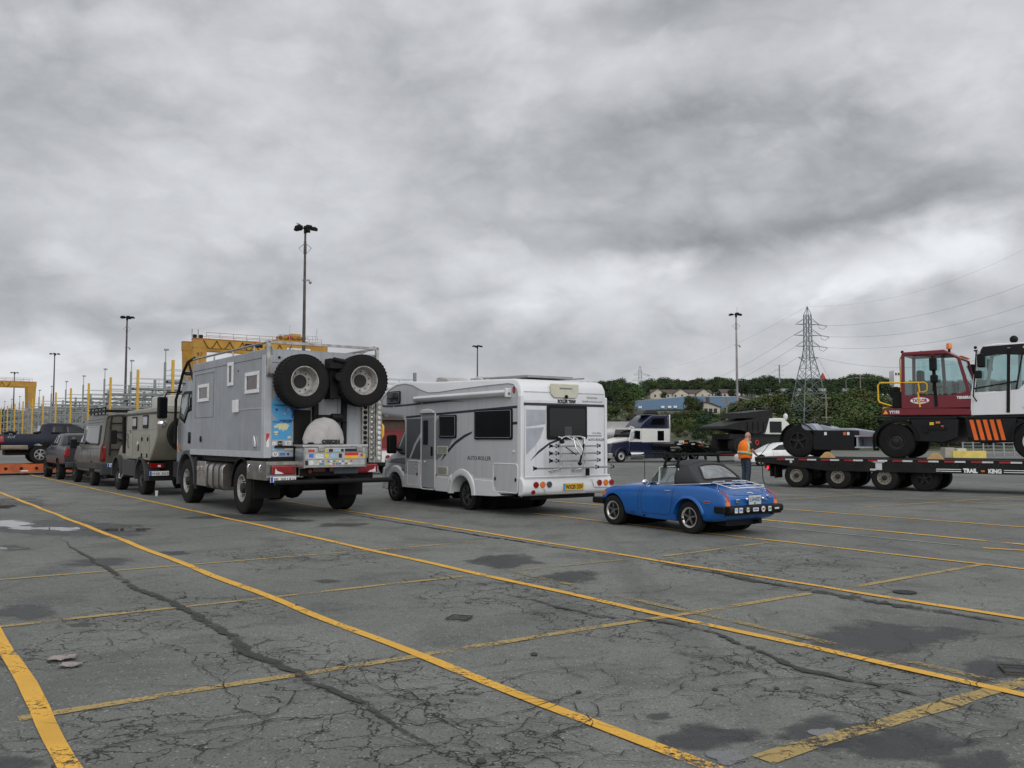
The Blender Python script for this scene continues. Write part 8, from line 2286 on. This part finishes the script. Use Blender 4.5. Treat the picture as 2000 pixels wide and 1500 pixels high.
m0, H0 = mast(596.5, 443, 119, MGR, 5, .30, 'tallest dark lamp mast rising behind the expedition truck')
mast(248.5, 618, 207, MGR, 5, .36, 'dark lamp mast rising over the racks behind the olive van')
mast(107, 690, 298, MGR, 4, .36, 'lamp mast over the racks right of the distant crane')
mast(28.5, 727, 385, MGR, 4, .40, 'most distant lamp mast, beside the far crane at the left edge')
mast(932.5, 675, 273, MGR, 4, .38, 'lamp mast rising just behind the motorhome roof')
m5, H5 = mast(1437.5, 612, 202, MPA, 3, .36, 'pale grey lamp mast in front of the blue shed and thicket')
MB().cyl((.25, 0, H5), (.25, 0, H5 + 1.5), .04, 5).build('lightning_rod', MPA, m5)
g = empty('gull', (m0.location.x - .95, m0.location.y, H0 + .12), R(160), 'small gull perched on the tallest lamp mast', 'bird')
gb = MB()
gb.loft([[Vector((x_, r_ * math.cos(t) , z_ + r_ * 1.1 * math.sin(t))) for t in [6.283 * k / 8 for k in range(8)]] for x_, z_, r_ in ((-.42, .18, .02), (-.25, .20, .08), (0, .24, .13), (.14, .31, .10), (.20, .40, .065), (.26, .43, .06), (.32, .42, .02))])
gb.build('body', mat('gull_grey', (.25, .25, .26), .8), g)
MB().cyl((.31, 0, .42), (.40, 0, .41), .02, 6, .004).build('beak', YEL, g)
MB().cyl((.02, .04, 0), (.02, .04, .14), .012, 5).cyl((.02, -.04, 0), (.02, -.04, .14), .012, 5).build('leg', YEL, g)
# ================================================================ PYLONS AND LINES
PST = mat('pylon_steel', (.17, .20, .205), .6, .1, dirt=(.12, .14, .145), scale=.3)
def make_pylon():
    e = empty('power_pylon', (0, 0, 0), R(12), 'tall lattice power pylon standing in the thicket behind the lowboy', 'pylon', 'lattice pylons')
    lv = [(0, 4.2), (4.5, 3.6), (9, 2.95), (13, 2.3), (16, 1.75), (18.7, 1.2), (21.5, .85), (24, .78), (26.5, .76), (29, .74), (30.6, .72)]
    g_ = MB()
    for (z0, w0), (z1, w1) in zip(lv, lv[1:]):
        for i, (a, b) in enumerate(((1, 1), (-1, 1), (-1, -1), (1, -1))):
            c, d = ((1, 1), (-1, 1), (-1, -1), (1, -1))[(i + 1) % 4]
            A0, A1 = Vector((a * w0, b * w0, z0)), Vector((a * w1, b * w1, z1))
            B0, B1 = Vector((c * w0, d * w0, z0)), Vector((c * w1, d * w1, z1))
            g_.bar(A0, A1, .19, .19).bar(A0, B1, .075, .075).bar(B0, A1, .075, .075).bar(A1, B1, .075, .075)
            if z0 < 15:
                g_.bar(A0.lerp(B0, .5), A0.lerp(A1, .5), .08, .08).bar(A0.lerp(B0, .5), B0.lerp(B1, .5), .08, .08)
    for a, b in ((1, 1), (-1, 1), (-1, -1), (1, -1)): g_.bar((a * .72, b * .72, 30.6), (0, 0, 33), .14, .14)
    g_.build('lattice_tower', PST, e)
    for z_, l_ in ((19.0, 2.9), (22.0, 3.6), (25.0, 4.2), (28.0, 3.6)):
        a_ = MB()
        for s_ in (1, -1):
            for y_ in (.75, -.75):
                a_.bar((s_ * .75, y_, z_), (s_ * l_, 0, z_), .12, .12).bar((s_ * .75, y_, z_ + 1.7 if z_ > 20 else z_ - 1.5), (s_ * l_, 0, z_), .09, .09)
            a_.bar((s_ * l_ * .55, .4, z_), (s_ * l_ * .55, -.4, z_), .08, .08)
        a_.build('cross_arm', PST, e)
        if z_ > 20:
            i_ = MB()
            for k in range(8): i_.cyl((l_ + .1 + .22 * k, -.3 * k * .3, z_ - .05 * k), (l_ + .2 + .22 * k, -.3 * k * .3 - .05, z_ - .05 * k - .03), .16, 8)
            i_.tube([(l_ - .2, 0, z_), (l_ - .3, -.2, z_ - .9), (l_ + .8, -.4, z_ - 1.3), (l_ + 1.9, -.7, z_ - .5)], .05, 5)
            i_.build('insulator_string', BLACKM, e)
    return e
py = make_pylon()
p = P(1581, 822, 160); py.location = (p.x, 160, EYE + 258 * 160 / FOC - 33 * .66); py.scale = (.66,) * 3
p2_ = copy_tree(py); q = P(1250, 715, 500); p2_.location = (q.x, 500, q.z - 33); p2_['label'] = 'smaller distant lattice pylon among trees left of the blue shed'
p2_.rotation_euler = (0, 0, R(-6)); p2_.scale = (1, 1, 1)
WIRE = mat('line_wire', (.05, .052, .055), .6)
def wire(a, b, sag, r_, label):
    a, b = Vector(a), Vector(b)
    pts = [a.lerp(b, t) - Vector((0, 0, 4 * sag * t * (1 - t))) for t in [i / 24 for i in range(25)]]
    tag(MB().tube(pts, r_ * .6, 5).build('power_line', WIRE), label, 'power line', 'power lines at the pylon')
M_ = lambda x, z: Matrix.Translation(py.location) @ Matrix.Rotation(R(12), 4, 'Z') @ Vector((x * .66, 0, z * .66))
for (x_, z_), (ex, ey), sg, w_ in (((5.4, 27.8), (2060, 531), 2, 'uppermost arm'), ((6.0, 24.8), (2060, 575), 2, 'second arm'), ((5.4, 21.8), (2060, 607), 2, 'third arm'), ((2.9, 19), (2060, 661), 3, 'lowest arm'), ((0, 33), (2060, 455), 3, 'peak')):
    wire(M_(x_, z_), P(ex, ey, 135), sg, .026 if z_ < 30 else .014, 'power line running right from the %s of the tall pylon' % w_)
for (x_, z_), (qx, qz), sg, w_ in (((-4.2, 25), (3.6, 28), 8, 'second arm'), ((-3.6, 22), (3.6, 25), 9, 'third arm'), ((-2.9, 19), (3.6, 22), 9, 'lowest arm'), ((0, 33), (0, 33), 5, 'peak')):
    wire(M_(x_, z_), p2_.location + Vector((qx, 0, qz)), sg, .032 if z_ < 30 else .018, 'sagging power line running left from the %s of the tall pylon' % w_)
wire(p2_.location + Vector((-3.6, 0, 25)), P(1100, 756, 560), 5, .045, 'power line running left from the distant pylon behind the motorhome')
wire(M_(2.9, 19), P(1668, 731, 420), 7, .03, 'power line descending to the right behind the tall pylon, upper one')
wire(M_(2.0, 17), P(1655, 741, 420), 7, .03, 'power line descending to the right behind the tall pylon, lower one')
WOOD = mat('pole_wood', (.16, .13, .10), .9, dirt=(.22, .2, .17), scale=.8)
def upole(px, py_, Yd, label, m=WOOD, arms=1, base=None):
    p = P(px, py_, Yd); b_ = hillz(p.x, Yd) if base is None else base
    e = empty('utility_pole', (p.x, Yd, b_ - .3), 0, label, 'utility pole', 'poles on the hillside')
    h_ = p.z - b_ + .3
    MB().cyl((0, 0, 0), (0, 0, h_), .16 * Yd / 160, 8, .11 * Yd / 160).build('pole', m, e)
    for i in range(arms): MB().bar((-1.1 * Yd / 200, 0, h_ - .5 - i * 2.6), (1.1 * Yd / 200, 0, h_ - .5 - i * 2.6), .12, .12).build('cross_arm', m, e)
upole(1419, 775, 118, 'weathered wooden pole just left of the pale lamp mast')
upole(1680, 733, 165, 'weathered wooden pole between the tall pylon and the maroon tractor')
upole(1613, 770, 120, 'pole with a small transformer box beside the tall pylon foot', arms=2)
upole(1522, 712, 480, 'thin steel pole with three cross arms on the far hilltop', MPA, 3)
upole(1474, 797, 115, 'short thin pole in the thicket right of the pale lamp mast')
def streetlamp(px, py_, Yd, dx, label):
    p = P(px, py_, Yd)
    z0 = 0 if Yd < 105 else hillz(p.x, Yd)
    e = empty('street_lamp', (p.x, Yd, z0 - .1), 0, label, 'street lamp', 'curved street lamps')
    h_ = p.z - z0 + .1
    MB().tube([(0, 0, 0), (0, 0, h_ * .86), (dx * .12, 0, h_ * .93), (dx, 0, h_)], [.10, .07, .06, .05]).build('pole', MPA, e)
    MB().box(dx - .35, dx + .35, -.14, .14, h_ - .06, h_ + .08).build('lamp_head', MPA, e, bevel=.04)
streetlamp(1308, 812, 85, -1.1, 'curved street lamp behind the semi-truck sleeper')
streetlamp(1652, 737, 330, 4.2, 'curved street lamp on the hill right of the tall pylon')
streetlamp(1226, 783, 260, 3.0, 'curved street lamp at the left end of the blue shed')
